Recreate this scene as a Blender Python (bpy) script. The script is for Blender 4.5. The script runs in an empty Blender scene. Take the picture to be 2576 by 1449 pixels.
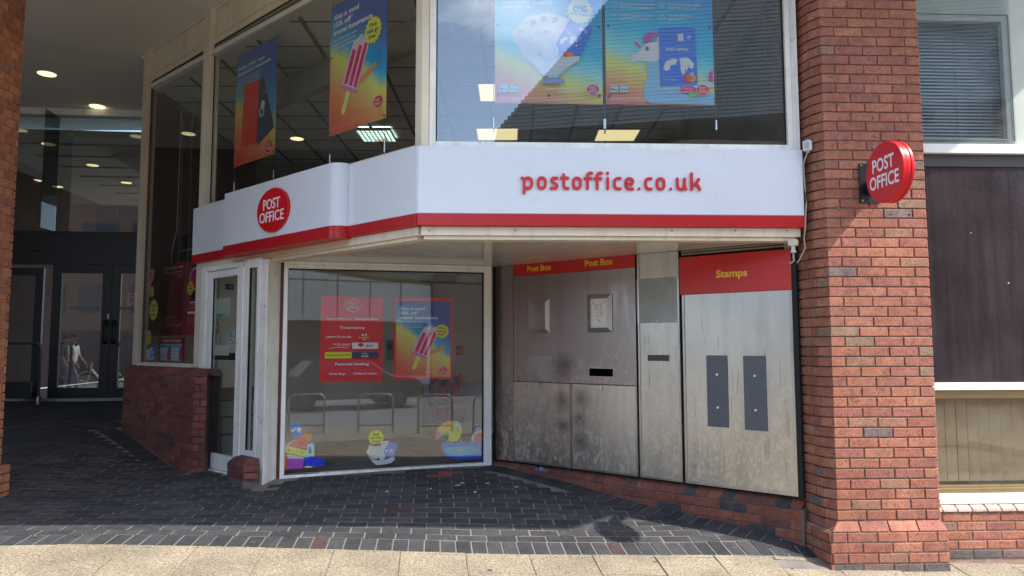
import bpy, bmesh, math, random
import numpy as np
from mathutils import Vector, Matrix
random.seed(7)
R_ = math.radians
scene = bpy.context.scene
COL = scene.collection
# ------------------------------------------------------------------ camera, sky, sun
HC, PITCH, ROLL = 1.62, R_(4.5), R_(0.1)
PW, PH, PF = 2576.0, 1449.0, 2700/3840*2576
cr, sr = math.cos(-ROLL), math.sin(-ROLL)
AX = Vector((1, 0, 0)); UPV = Vector((0, -math.sin(PITCH), math.cos(PITCH))); FWD = Vector((0, math.cos(PITCH), math.sin(PITCH)))
cx_, cy_ = AX*cr + UPV*sr, -AX*sr + UPV*cr
cam = bpy.data.cameras.new("camera"); cam.lens = 36*PF/PW; cam.sensor_width = 36
cam.clip_start = 0.02; cam.clip_end = 900
camo = bpy.data.objects.new("camera", cam); COL.objects.link(camo)
m = Matrix.Identity(4)
for i in range(3):
    m[i][0] = cx_[i]; m[i][1] = cy_[i]; m[i][2] = -FWD[i]
m[2][3] = HC
camo.matrix_world = m; scene.camera = camo

SUN = Vector((0.677, -0.335, 1.0)).normalized()          # towards the sun
w = bpy.data.worlds.new("World"); scene.world = w; w.use_nodes = True
nt = w.node_tree; bg = nt.nodes["Background"]
sky = nt.nodes.new("ShaderNodeTexSky"); sky.sky_type = 'NISHITA'; sky.sun_disc = False
sky.sun_elevation = math.asin(SUN.z); sky.sun_rotation = math.atan2(SUN.x, SUN.y)
sky.air_density = 1.0; sky.dust_density = 1.5; sky.ozone_density = 1.0
tc = nt.nodes.new("ShaderNodeTexCoord"); mp = nt.nodes.new("ShaderNodeMapping"); mp.inputs['Scale'].default_value = (1.6, 1.6, 4.0)
ns = nt.nodes.new("ShaderNodeTexNoise"); ns.inputs['Scale'].default_value = 1.7; ns.inputs['Detail'].default_value = 7; ns.inputs['Roughness'].default_value = .58
rp = nt.nodes.new("ShaderNodeValToRGB"); rp.color_ramp.elements[0].position = .53; rp.color_ramp.elements[1].position = .72
mx = nt.nodes.new("ShaderNodeMix"); mx.data_type = 'RGBA'
mx.inputs['B'].default_value = (7, 7.8, 9, 1)
L = nt.links.new
L(tc.outputs['Generated'], mp.inputs[0]); L(mp.outputs[0], ns.inputs['Vector']); L(ns.outputs['Fac'], rp.inputs[0])
L(rp.outputs[0], mx.inputs['Factor']); L(sky.outputs[0], mx.inputs['A']); L(mx.outputs['Result'], bg.inputs['Color'])
bg.inputs['Strength'].default_value = 0.15
sun = bpy.data.lights.new("sun", 'SUN'); sun.energy = 2.1; sun.angle = R_(0.53); sun.color = (1.0, .95, .87)
suno = bpy.data.objects.new("sun", sun); COL.objects.link(suno); suno.location = (8, -4, 14)
suno.rotation_euler = SUN.to_track_quat('Z', 'Y').to_euler()
scene.view_settings.view_transform = 'Standard'; scene.view_settings.look = 'None'
scene.view_settings.exposure = 1.85; scene.view_settings.gamma = 1; scene.view_settings.use_curve_mapping = False
scene.cycles.max_bounces = 10; scene.cycles.transparent_max_bounces = 16; scene.cycles.glossy_bounces = 5
scene.cycles.use_denoising = True; scene.cycles.caustics_reflective = False; scene.cycles.caustics_refractive = False

# ------------------------------------------------------------------ measuring helpers
def ray(x, y):
    u = (x-PW/2)/PF; v = -(y-PH/2)/PF
    return FWD + cx_*u + cy_*v
class Fr:
    """a vertical working plane: u along it (left to right), w out of it towards the street, z up"""
    def __init__(s, ox, oy, ang):
        a = R_(ang); s.o = (ox, oy); s.a = a; s.U = (math.cos(a), math.sin(a)); s.N = (math.sin(a), -math.cos(a))
    def p(s, u, w, z):
        return Vector((s.o[0]+u*s.U[0]+w*s.N[0], s.o[1]+u*s.U[1]+w*s.N[1], z))
    def hit(s, x, y, w=0.0):
        d = ray(x, y); n = s.N
        t = ((s.o[0]+w*n[0])*n[0]+(s.o[1]+w*n[1])*n[1])/(d.x*n[0]+d.y*n[1])
        q = d*t
        return ((q.x-s.o[0])*s.U[0]+(q.y-s.o[1])*s.U[1], HC+q.z)
    def loc(s, X, Y):
        return ((X-s.o[0])*s.U[0]+(Y-s.o[1])*s.U[1], (X-s.o[0])*s.N[0]+(Y-s.o[1])*s.N[1])
    def rot(s): return Matrix.Rotation(s.a, 4, 'Z')

# ground surface: a smooth sheet through surveyed spot heights
SPOTS = [(-3.0,4.78,.292),(-2.1,4.90,.255),(-.23,5.2,.149),(1.43,5.3,.07),(2.33,5.40,-.01),(3.2,5.45,-.03),(4.5,5.5,-.06),
 (-.2,5.62,.19),(-.2,6.27,.29),(-.2,6.74,.34),(-.2,7.57,.39),(-2.26,7.05,.345),(-2.44,6.9,.325),(-3.4,7.65,.345),(-3.0,7.3,.35),
 (-4.65,8.7,.63),(-4.2,6.05,.37),(-6.8,11.3,.754),(-5,11.3,.754),(-8,11,.77),(-4.4,7.6,.5),(-6,8.4,.66),
 (-3,3.4,.16),(0,3.5,.02),(3,3.7,-.12),(0,0,-.1),(-4,0,-.02),(4,0,-.2),(0,-2,-.15),(-5,-2,-.05),(5,-2,-.25),(2.2,5.75,.12),(1.2,6.3,.2),(6,4,-.2),(-6,3,.25),(-6,5.5,.4)]
SP = np.array(SPOTS)
def _k(r2): return 0.5*r2*np.log(r2+1e-9)
_n = len(SP); _d2 = ((SP[:,None,:2]-SP[None,:,:2])**2).sum(-1)
_A = np.zeros((_n+3,_n+3)); _A[:_n,:_n] = _k(_d2)+np.eye(_n)*.02; _A[:_n,_n] = 1; _A[:_n,_n+1:] = SP[:,:2]; _A[_n:,:_n] = _A[:_n,_n:].T
_c = np.linalg.solve(_A, np.concatenate([SP[:,2],[0,0,0]]))
def GZ(X, Y):
    X = min(max(X, -8.0), 6.0); Y = min(max(Y, -1.6), 11.6)
    r2 = (SP[:,0]-X)**2+(SP[:,1]-Y)**2
    return float(_c[:_n] @ _k(r2) + _c[_n]+_c[_n+1]*X+_c[_n+2]*Y)
def ghit(x, y):
    d = ray(x, y); t = 1.0
    lo, hi = 2.0, 16.0
    for _ in range(40):
        mid = (lo+hi)/2; q = d*mid
        if HC+q.z > GZ(q.x, q.y): lo = mid
        else: hi = mid
    q = d*lo
    return Vector((q.x, q.y, HC+q.z))

# ------------------------------------------------------------------ materials
MATS = {}
def lin(c): return tuple(((x/255)/12.92 if x/255 <= .04045 else ((x/255+.055)/1.055)**2.4) for x in c)
def M(name, col, rough=.6, metal=0.0, var=.12, scale=6.0, bump=0.0, bscale=60.0, rnd=0.0, spec=.5, coat=0, emit=0, speck=0, speckscale=160, streak=0, grime=0):
    """a procedural paint/stone/plastic: base colour with wear, relief and per-piece variation"""
    if name in MATS: return MATS[name]
    mt = bpy.data.materials.new(name); mt.use_nodes = True; MATS[name] = mt
    t = mt.node_tree; b = t.nodes["Principled BSDF"]; N = t.nodes.new; K = t.links.new
    b.inputs['Roughness'].default_value = rough; b.inputs['Metallic'].default_value = metal
    b.inputs['Specular IOR Level'].default_value = spec; b.inputs['Coat Weight'].default_value = coat
    c4 = (*col, 1)
    if emit:
        b.inputs['Emission Color'].default_value = c4; b.inputs['Emission Strength'].default_value = emit
    g = N("ShaderNodeNewGeometry"); last = None
    def mul(fac_socket, lo, hi):
        nonlocal last
        r = N("ShaderNodeMapRange"); r.inputs['To Min'].default_value = lo; r.inputs['To Max'].default_value = hi
        K(fac_socket, r.inputs['Value'])
        x = N("ShaderNodeMix"); x.data_type = 'RGBA'; x.blend_type = 'MULTIPLY'; x.inputs['Factor'].default_value = 1
        if last is None: x.inputs['A'].default_value = c4
        else: K(last, x.inputs['A'])
        K(r.outputs[0], x.inputs['B']); last = x.outputs['Result']
        return r
    if var:
        n = N("ShaderNodeTexNoise"); n.inputs['Scale'].default_value = scale; n.inputs['Detail'].default_value = 5; K(g.outputs['Position'], n.inputs['Vector'])
        r = mul(n.outputs['Fac'], 1-var, 1+var); r.inputs['From Min'].default_value = .3; r.inputs['From Max'].default_value = .7
    if speck:
        n = N("ShaderNodeTexNoise"); n.inputs['Scale'].default_value = speckscale; n.inputs['Detail'].default_value = 2; K(g.outputs['Position'], n.inputs['Vector'])
        r = mul(n.outputs['Fac'], 1-speck, 1+speck*.6); r.inputs['From Min'].default_value = .35; r.inputs['From Max'].default_value = .62
    if streak:
        mpn = N("ShaderNodeMapping"); mpn.inputs['Scale'].default_value = (14, 14, .8); K(g.outputs['Position'], mpn.inputs[0])
        n = N("ShaderNodeTexNoise"); n.inputs['Scale'].default_value = 1.0; n.inputs['Detail'].default_value = 6; K(mpn.outputs[0], n.inputs['Vector'])
        r = mul(n.outputs['Fac'], 1-streak, 1.02); r.inputs['From Min'].default_value = .35; r.inputs['From Max'].default_value = .5
    if grime:
        n = N("ShaderNodeTexNoise"); n.inputs['Scale'].default_value = 9; n.inputs['Detail'].default_value = 9; n.inputs['Roughness'].default_value = .75; K(g.outputs['Position'], n.inputs['Vector'])
        r = mul(n.outputs['Fac'], 1-grime, 1); r.inputs['From Min'].default_value = .30; r.inputs['From Max'].default_value = .42
    if rnd:
        oi = N("ShaderNodeObjectInfo"); ad = N("ShaderNodeMath"); ad.operation = 'ADD'; fr = N("ShaderNodeMath"); fr.operation = 'FRACT'
        K(oi.outputs['Random'], ad.inputs[0]); K(g.outputs['Random Per Island'], ad.inputs[1]); K(ad.outputs[0], fr.inputs[0])
        mul(fr.outputs[0], 1-rnd, 1+rnd)
    if last is not None: K(last, b.inputs['Base Color'])
    else: b.inputs['Base Color'].default_value = c4
    if bump:
        n = N("ShaderNodeTexNoise"); n.inputs['Scale'].default_value = bscale; n.inputs['Detail'].default_value = 6; K(g.outputs['Position'], n.inputs['Vector'])
        bp = N("ShaderNodeBump"); bp.inputs['Strength'].default_value = bump; bp.inputs['Distance'].default_value = .004
        K(n.outputs['Fac'], bp.inputs['Height']); K(bp.outputs[0], b.inputs['Normal'])
    return mt
def brickmat(name, cols, rough=.85, bump=.6, speckdark=.45):
    """fired clay: every brick takes its own colour from a kiln range, with fine dark creases and pits"""
    mt = bpy.data.materials.new(name); mt.use_nodes = True; MATS[name] = mt
    t = mt.node_tree; b = t.nodes["Principled BSDF"]; N = t.nodes.new; K = t.links.new
    b.inputs['Roughness'].default_value = rough; b.inputs['Specular IOR Level'].default_value = .25
    g = N("ShaderNodeNewGeometry"); oi = N("ShaderNodeObjectInfo"); ad = N("ShaderNodeMath"); ad.operation = 'ADD'; fr = N("ShaderNodeMath"); fr.operation = 'FRACT'
    K(oi.outputs['Random'], ad.inputs[0]); K(g.outputs['Random Per Island'], ad.inputs[1]); K(ad.outputs[0], fr.inputs[0])
    rp = N("ShaderNodeValToRGB"); rp.color_ramp.interpolation = 'CONSTANT'; e = rp.color_ramp.elements
    tot = sum(c[1] for c in cols); acc = 0
    for i, (c, wt) in enumerate(cols):
        el = e[i] if i < 2 else e.new(acc/tot)
        el.position = acc/tot; el.color = (*c, 1); acc += wt
    K(fr.outputs[0], rp.inputs[0]); last = rp.outputs[0]
    def noise(sc, det, lo, hi, fmin, fmax, stretch=None):
        nonlocal last
        n = N("ShaderNodeTexNoise"); n.inputs['Scale'].default_value = sc; n.inputs['Detail'].default_value = det
        if stretch:
            mpn = N("ShaderNodeMapping"); mpn.inputs['Scale'].default_value = stretch; K(g.outputs['Position'], mpn.inputs[0]); K(mpn.outputs[0], n.inputs['Vector'])
        else: K(g.outputs['Position'], n.inputs['Vector'])
        r = N("ShaderNodeMapRange"); r.inputs['From Min'].default_value = fmin; r.inputs['From Max'].default_value = fmax
        r.inputs['To Min'].default_value = lo; r.inputs['To Max'].default_value = hi; K(n.outputs['Fac'], r.inputs['Value'])
        x = N("ShaderNodeMix"); x.data_type = 'RGBA'; x.blend_type = 'MULTIPLY'; x.inputs['Factor'].default_value = 1
        K(last, x.inputs['A']); K(r.outputs[0], x.inputs['B']); last = x.outputs['Result']; return n
    noise(14, 4, .8, 1.15, .3, .7); n2 = noise(95, 3, 1-speckdark, 1.06, .36, .5, (1, 1, .7)); noise(2.2, 4, .82, 1.12, .3, .7)
    K(last, b.inputs['Base Color'])
    bp = N("ShaderNodeBump"); bp.inputs['Strength'].default_value = bump; bp.inputs['Distance'].default_value = .004
    K(n2.outputs['Fac'], bp.inputs['Height']); K(bp.outputs[0], b.inputs['Normal'])
    return mt
def glassmat(name, tint=(1,1,1), gain=1.0, dirt=.02):
    mt = bpy.data.materials.new(name); mt.use_nodes = True; MATS[name] = mt
    t = mt.node_tree; t.nodes.remove(t.nodes["Principled BSDF"]); N = t.nodes.new; K = t.links.new
    out = t.nodes["Material Output"]; gg = N("ShaderNodeNewGeometry")
    def ma(op, a, b=None):
        q = N("ShaderNodeMath"); q.operation = op
        for i, x in enumerate((a, b)):
            if x is None: continue
            if isinstance(x, (int, float)): q.inputs[i].default_value = x
            else: K(x, q.inputs[i])
        return q.outputs[0]
    dt = N("ShaderNodeVectorMath"); dt.operation = 'DOT_PRODUCT'; K(gg.outputs['Normal'], dt.inputs[0]); K(gg.outputs['Incoming'], dt.inputs[1])
    sch = ma('MULTIPLY_ADD', ma('POWER', ma('SUBTRACT', 1.0, ma('ABSOLUTE', dt.outputs['Value'])), 5.0), .96); sch.node.inputs[2].default_value = .042
    mul = ma('MULTIPLY', sch, gain).node; mul.use_clamp = True   # same reflectance from either side of the sheet
    tr = N("ShaderNodeBsdfTransparent"); tr.inputs[0].default_value = (*tint, 1); gl = N("ShaderNodeBsdfGlossy"); gl.inputs['Roughness'].default_value = 0.0
    g = N("ShaderNodeNewGeometry"); n = N("ShaderNodeTexNoise"); n.inputs['Scale'].default_value = .9; K(g.outputs['Position'], n.inputs['Vector'])
    bp = N("ShaderNodeBump"); bp.inputs['Strength'].default_value = .05; bp.inputs['Distance'].default_value = .02; K(n.outputs['Fac'], bp.inputs['Height']); K(bp.outputs[0], gl.inputs['Normal'])
    a = N("ShaderNodeMixShader"); K(mul.outputs[0], a.inputs[0]); K(tr.outputs[0], a.inputs[1]); K(gl.outputs[0], a.inputs[2])
    df = N("ShaderNodeBsdfDiffuse"); df.inputs[0].default_value = (.5, .5, .47, 1)
    n3 = N("ShaderNodeTexNoise"); n3.inputs['Scale'].default_value = 7; n3.inputs['Detail'].default_value = 8; K(g.outputs['Position'], n3.inputs['Vector'])
    r = N("ShaderNodeMapRange"); r.inputs['From Min'].default_value = .35; r.inputs['From Max'].default_value = .8; r.inputs['To Min'].default_value = dirt*.4; r.inputs['To Max'].default_value = dirt*3; K(n3.outputs['Fac'], r.inputs['Value'])
    c = N("ShaderNodeMixShader"); K(r.outputs[0], c.inputs[0]); K(a.outputs[0], c.inputs[1]); K(df.outputs[0], c.inputs[2]); K(c.outputs[0], out.inputs[0])
    return mt
def rampmat(name, stops, axis=2, tilt=.35, rough=.45):
    """printed poster ground: a colour gradient printed across the sheet"""
    mt = bpy.data.materials.new(name); mt.use_nodes = True; MATS[name] = mt
    t = mt.node_tree; b = t.nodes["Principled BSDF"]; N = t.nodes.new; K = t.links.new
    b.inputs['Roughness'].default_value = rough
    tc = N("ShaderNodeTexCoord"); sp = N("ShaderNodeSeparateXYZ"); K(tc.outputs['Generated'], sp.inputs[0])
    a = N("ShaderNodeMath"); a.operation = 'MULTIPLY_ADD'; a.inputs[1].default_value = tilt; K(sp.outputs[0], a.inputs[0])
    s = N("ShaderNodeMath"); s.operation = 'SUBTRACT'; s.inputs[1].default_value = tilt*.5; K(sp.outputs[axis], s.inputs[0]); K(s.outputs[0], a.inputs[2])
    n = N("ShaderNodeTexNoise"); n.inputs['Scale'].default_value = 2.5; K(tc.outputs['Generated'], n.inputs['Vector'])
    a2 = N("ShaderNodeMath"); a2.operation = 'MULTIPLY_ADD'; a2.inputs[1].default_value = .18; K(n.outputs['Fac'], a2.inputs[0]); K(a.outputs[0], a2.inputs[2])
    rp = N("ShaderNodeValToRGB"); e = rp.color_ramp.elements
    for i, (p, c) in enumerate(stops):
        el = e[i] if i < 2 else e.new(p)
        el.position = p; el.color = (*ink(c), 1)
    K(a2.outputs[0], rp.inputs[0]); K(rp.outputs[0], b.inputs['Base Color'])
    return mt
def ink(c):      # printed colours as reflectances
    l = [x*1.8 for x in lin(c)]; g = sum(l)/3
    return tuple(max(.004, min(.86, g+(x-g)*1.3)) for x in l)
def flat(c, rough=.5):
    nm = "print_%02x%02x%02x" % tuple(c)
    return M(nm, ink(c), rough, var=0)
def emitmat(name, col, s):
    mt = bpy.data.materials.new(name); mt.use_nodes = True; t = mt.node_tree; b = t.nodes["Principled BSDF"]
    b.inputs['Base Color'].default_value = (*col, 1); b.inputs['Emission Color'].default_value = (*col, 1); b.inputs['Emission Strength'].default_value = s
    MATS[name] = mt; return mt

# ------------------------------------------------------------------ object helpers
class MB:
    def __init__(s): s.v = []; s.f = []
    def quadbox(s, c8):
        n = len(s.v); s.v += [tuple(c) for c in c8]
        s.f += [(n+a, n+b, n+c, n+d) for a, b, c, d in ((0,3,2,1),(4,5,6,7),(0,1,5,4),(1,2,6,5),(2,3,7,6),(3,0,4,7))]
        return s
    def box(s, F, u0, u1, w0, w1, z0, z1):
        return s.quadbox([F.p(u0,w1,z0),F.p(u1,w1,z0),F.p(u1,w0,z0),F.p(u0,w0,z0),F.p(u0,w1,z1),F.p(u1,w1,z1),F.p(u1,w0,z1),F.p(u0,w0,z1)])
    def abox(s, x0, x1, y0, y1, z0, z1):
        return s.quadbox([(x0,y0,z0),(x1,y0,z0),(x1,y1,z0),(x0,y1,z0),(x0,y0,z1),(x1,y0,z1),(x1,y1,z1),(x0,y1,z1)])
    def prism(s, F, poly, w0, w1):
        n = len(s.v); k = len(poly)
        s.v += [tuple(F.p(u, w0, z)) for u, z in poly]+[tuple(F.p(u, w1, z)) for u, z in poly]
        s.f.append(tuple(range(n+k-1, n-1, -1))); s.f.append(tuple(range(n+k, n+2*k)))
        s.f += [(n+i, n+(i+1) % k, n+k+(i+1) % k, n+k+i) for i in range(k)]; return s
    def plan(s, poly, z0, z1):
        n = len(s.v); k = len(poly)
        s.v += [(x, y, z0) for x, y in poly]+[(x, y, z1) for x, y in poly]
        s.f.append(tuple(range(n+k-1, n-1, -1))); s.f.append(tuple(range(n+k, n+2*k)))
        s.f += [(n+i, n+(i+1) % k, n+k+(i+1) % k, n+k+i) for i in range(k)]; return s
    def sheet(s, F, poly, w):
        n = len(s.v); s.v += [tuple(F.p(u, w, z)) for u, z in poly]; s.f.append(tuple(range(n, n+len(poly)))); return s
    def tube(s, pts, r, n=8, cap=True):
        pts = [Vector(p) for p in pts]; rings = []
        rr = r if isinstance(r, (list, tuple)) else [r]*len(pts)
        for i, p in enumerate(pts):
            d = (pts[min(i+1, len(pts)-1)]-pts[max(i-1, 0)]).normalized()
            a = d.cross(Vector((0, 0, 1))); a = a.normalized() if a.length > 1e-3 else Vector((1, 0, 0)); b = d.cross(a)
            base = len(s.v); s.v += [tuple(p+(a*math.cos(2*math.pi*j/n)+b*math.sin(2*math.pi*j/n))*rr[i]) for j in range(n)]; rings.append(base)
        for A, B in zip(rings, rings[1:]):
            s.f += [(A+j, A+(j+1) % n, B+(j+1) % n, B+j) for j in range(n)]
        if cap: s.f.append(tuple(rings[0]+j for j in range(n-1, -1, -1))); s.f.append(tuple(rings[-1]+j for j in range(n)))
        return s
    def disc(s, c, axis, r, h, n=32, bev=0):
        c = Vector(c); axis = Vector(axis).normalized(); a = axis.cross(Vector((0, 0, 1))); a = a.normalized() if a.length > 1e-3 else Vector((1, 0, 0))
        pts = [(0, r-bev), (bev, r), (h-bev, r), (h, r-bev)] if bev else [(0, r), (h, r)]
        b = axis.cross(a); rings = []
        for d, q in pts:
            base = len(s.v); s.v += [tuple(c+axis*d+(a*math.cos(2*math.pi*j/n)+b*math.sin(2*math.pi*j/n))*q) for j in range(n)]; rings.append(base)
        for A, B in zip(rings, rings[1:]): s.f += [(A+j, A+(j+1) % n, B+(j+1) % n, B+j) for j in range(n)]
        s.f.append(tuple(rings[0]+j for j in range(n-1, -1, -1))); s.f.append(tuple(rings[-1]+j for j in range(n))); return s
    def ball(s, c, r, sc=(1,1,1), n=12, k=8):
        c = Vector(c); base = len(s.v)
        for i in range(k+1):
            th = math.pi*i/k
            for j in range(n):
                ph = 2*math.pi*j/n
                s.v.append((c.x+r*sc[0]*math.sin(th)*math.cos(ph), c.y+r*sc[1]*math.sin(th)*math.sin(ph), c.z+r*sc[2]*math.cos(th)))
        for i in range(k):
            for j in range(n): s.f.append((base+i*n+j, base+(i+1)*n+j, base+(i+1)*n+(j+1) % n, base+i*n+(j+1) % n))
        return s
    def ring(s, F, cu, cz, r0, r1, w0, w1, sz=1.0, n=40):
        base = len(s.v)
        for rr, ww in ((r0, w0), (r1, w0), (r1, w1), (r0, w1)):
            s.v += [tuple(F.p(cu+rr*math.cos(2*math.pi*j/n), ww, cz+sz*rr*math.sin(2*math.pi*j/n))) for j in range(n)]
        for k in range(4):
            A = base+k*n; B = base+((k+1) % 4)*n
            s.f += [(A+j, A+(j+1) % n, B+(j+1) % n, B+j) for j in range(n)]
        return s
    def mesh(s, name, mat):
        me = bpy.data.meshes.new(name); me.from_pydata(s.v, [], s.f)
        bm = bmesh.new(); bm.from_mesh(me); bmesh.ops.recalc_face_normals(bm, faces=bm.faces); bm.to_mesh(me); bm.free()
        for x in (mat if isinstance(mat, (list, tuple)) else [mat]): me.materials.append(x)
        return me
    def build(s, name, mat, parent=None, bev=0, smooth=False, **tags):
        o = bpy.data.objects.new(name, s.mesh(name, mat)); COL.objects.link(o)
        if parent is not None: adopt(o, parent)
        if bev:
            b = o.modifiers.new("edge", 'BEVEL'); b.width = bev; b.segments = 2; b.limit_method = 'ANGLE'; b.angle_limit = R_(50)
        if smooth:
            o.data.polygons.foreach_set('use_smooth', [True]*len(o.data.polygons)); o.data.set_sharp_from_angle(angle=R_(40))
        for k, v in tags.items(): o[k] = v
        return o
def adopt(o, parent):
    o.parent = parent; o.matrix_parent_inverse = parent.matrix_basis.inverted() if parent.parent is None else (parent.parent.matrix_basis @ parent.matrix_parent_inverse @ parent.matrix_basis).inverted()
    if parent.parent is not None:
        o.matrix_parent_inverse = world_of(parent).inverted()
def world_of(o):
    if o.parent is None: return o.matrix_basis.copy()
    return world_of(o.parent) @ o.matrix_parent_inverse @ o.matrix_basis
def thing(name, label, cat, loc, group=None):
    o = bpy.data.objects.new(name, None); COL.objects.link(o); o.empty_display_size = .1; o.matrix_basis = Matrix.Translation(Vector(loc))
    o['label'] = label; o['category'] = cat
    if group: o['group'] = group
    return o
def tag(o, label, cat, group=None):
    o['label'] = label; o['category'] = cat
    if group: o['group'] = group
    return o
def struct(o): o['kind'] = 'structure'; return o
def copy_thing(root, delta, label, rotz=0.0):
    r = root.copy(); COL.objects.link(r); r.matrix_basis = Matrix.Translation(Vector(delta)) @ root.matrix_basis @ Matrix.Rotation(rotz, 4, 'Z'); r['label'] = label
    def rec(a, b):
        for ch in list(a.children):
            c = ch.copy(); COL.objects.link(c); c.parent = b; c.matrix_parent_inverse = ch.matrix_parent_inverse.copy(); rec(ch, c)
    rec(root, r); return r

# one brick: chamfered arrises, sized per use and shared between alike pieces
_bc = {}
def brickmesh(l, h, d, mat, e=.0035, kind=''):
    key = (round(l, 3), round(h, 3), round(d, 3), mat.name, kind)
    if key in _bc: return _bc[key]
    b = MB(); x, z = l/2, h/2
    if kind == 'top':      # visible face is the top
        b.v = [(-x,-z,-d),(x,-z,-d),(x,z,-d),(-x,z,-d),(-x,-z,-e),(x,-z,-e),(x,z,-e),(-x,z,-e),(-x+e,-z+e,0),(x-e,-z+e,0),(x-e,z-e,0),(-x+e,z-e,0)]
    else:
        b.v = [(x,d,-z),(-x,d,-z),(-x,d,z),(x,d,z),(x,e,-z),(-x,e,-z),(-x,e,z),(x,e,z),(x-e,0,-z+e),(-x+e,0,-z+e),(-x+e,0,z-e),(x-e,0,z-e)]
    for k in (0, 4):
        b.f += [(k+i, k+(i+1) % 4, k+4+(i+1) % 4, k+4+i) for i in range(4)]
    b.f.append((8, 9, 10, 11)); b.f.append((3, 2, 1, 0))
    me = b.mesh('brick', mat); _bc[key] = me; return me
class Layer:
    """lays pieces one by one; the first `limit` become parts, the remainder one joined part"""
    def __init__(s, parent, mat, limit=300, name='brick', kind=''): s.parent = parent; s.mat = mat; s.limit = limit; s.n = 0; s.name = name; s.rest = MB(); s.kind = kind
    def put(s, mtx, l, h, d=.05, mat=None):
        me = brickmesh(l, h, d, mat or s.mat, kind=s.kind)
        if s.n < s.limit:
            o = bpy.data.objects.new(s.name, me); COL.objects.link(o); o.matrix_basis = mtx
            if s.parent is not None:
                o.parent = s.parent; o.matrix_parent_inverse = world_of(s.parent).inverted()
            s.n += 1
        else:
            k = len(s.rest.v); s.rest.v += [tuple(mtx @ v.co) for v in me.vertices]; s.rest.f += [tuple(k+i for i in p.vertices) for p in me.polygons]
    def done(s, name=None):
        if s.rest.v: s.rest.build(name or s.name+'work', s.mat, s.parent, kind='stuff')
def lay_wall(L_, F, u0, u1, z0, nc, w=0.0, bond='stretcher', zs=.075, offs=0, top=None, jit=.0015, foot=None):
    """courses of bricks on plane F between u0 and u1"""
    mod = .225 if bond == 'stretcher' else .1125
    for c in range(nc):
        z = z0+zs*c
        st = u0-(mod/2 if (c+offs) % 2 else 0)
        x = st
        while x < u1-.012:
            a, b = max(x, u0), min(x+mod-.01, u1)
            if b-a > .02:
                zz = z+zs/2-.005
                mtx = Matrix.Translation(F.p((a+b)/2+random.uniform(-.0012, .0012), w+random.uniform(-jit, jit), zz+random.uniform(-.0008, .0008))) @ F.rot() @ Matrix.Rotation(random.uniform(-.006, .006), 4, 'Y')
                l = round((b-a)/.005)*.005
                if abs((b-a)-(mod-.01)) > .003: l = b-a
                L_.put(mtx, l, zs-.01, mat=foot if (foot and c == 0) else None)
            x += mod
_tc = {}
def textmesh(s, bold):
    key = (s, bold)
    if key not in _tc:
        cu = bpy.data.curves.new('lettering', 'FONT'); cu.body = s; cu.size = 1; cu.offset = bold; cu.resolution_u = 3
        ob = bpy.data.objects.new('lettering', cu)
        me = bpy.data.meshes.new_from_object(ob)
        v = [tuple(x.co) for x in me.vertices]; f = [tuple(p.vertices) for p in me.polygons]
        bpy.data.objects.remove(ob); bpy.data.curves.remove(cu); bpy.data.meshes.remove(me)
        _tc[key] = (v, f)
    return _tc[key]
_CAP = None
def text(F, s, u0, u1, z, cap, w, mat, parent, bold=.012, depth=0, shear=0, name='lettering', skew=0.0, center=None):
    """lettering set between u0 and u1 with its baseline at z and capitals `cap` high"""
    global _CAP
    if _CAP is None: _CAP = max(v[1] for v in textmesh('H', 0)[0])
    v, f = textmesh(s, bold if depth else bold+.012)
    if not v: return None
    x0 = min(p[0] for p in v); x1 = max(p[0] for p in v)
    sy = cap/_CAP
    if center is not None:
        sx = sy*1.0; wd = (x1-x0)*sx; u0 = center-wd/2; u1 = center+wd/2
    if u1 is None: sx = sy; u1 = u0+(x1-x0)*sx
    sx = (u1-u0)/(x1-x0); b = MB()
    P = [(u0+(p[0]-x0)*sx+shear*p[1]*sy, z+p[1]*sy+skew*(p[0]-x0)*sx) for p in v]
    b.v = [tuple(F.p(a, w, c)) for a, c in P]; b.f = list(f)
    if depth:
        n = len(P); b.v += [tuple(F.p(a, w-depth, c)) for a, c in P]
        cnt = {}
        for q in f:
            for i in range(len(q)):
                e = (q[i], q[(i+1) % len(q)]); cnt[e] = 1
        b.f += [(a+n, c+n, c, a) for (a, c) in cnt if (c, a) not in cnt]
    me = bpy.data.meshes.new(name); me.from_pydata(b.v, [], b.f); me.materials.append(mat)
    o = bpy.data.objects.new(name, me); COL.objects.link(o)
    if parent is not None: adopt(o, parent)
    return o
def arc(cx, cy, r, a0, a1, n=8, ry=None):
    return [(cx+r*math.cos(R_(a0+(a1-a0)*i/n)), cy+(ry or r)*math.sin(R_(a0+(a1-a0)*i/n))) for i in range(n+1)]
def stroke(pts, wd, ncap=6):
    """outline of a round-ended stroke along pts"""
    n = len(pts); Lf = []; Rt = []; h = wd/2
    for i in range(n):
        a = pts[max(i-1, 0)]; b = pts[min(i+1, n-1)]; dx, dy = b[0]-a[0], b[1]-a[1]; q = math.hypot(dx, dy) or 1; nx, ny = -dy/q, dx/q
        Lf.append((pts[i][0]+nx*h, pts[i][1]+ny*h)); Rt.append((pts[i][0]-nx*h, pts[i][1]-ny*h))
    def cap(c, frm): 
        a0 = math.atan2(frm[1]-c[1], frm[0]-c[0]); return [(c[0]+h*math.cos(a0-math.pi*k/ncap), c[1]+h*math.sin(a0-math.pi*k/ncap)) for k in range(1, ncap)]
    return Lf+cap(pts[-1], Lf[-1])+Rt[::-1]+cap(pts[0], Rt[0])
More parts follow.
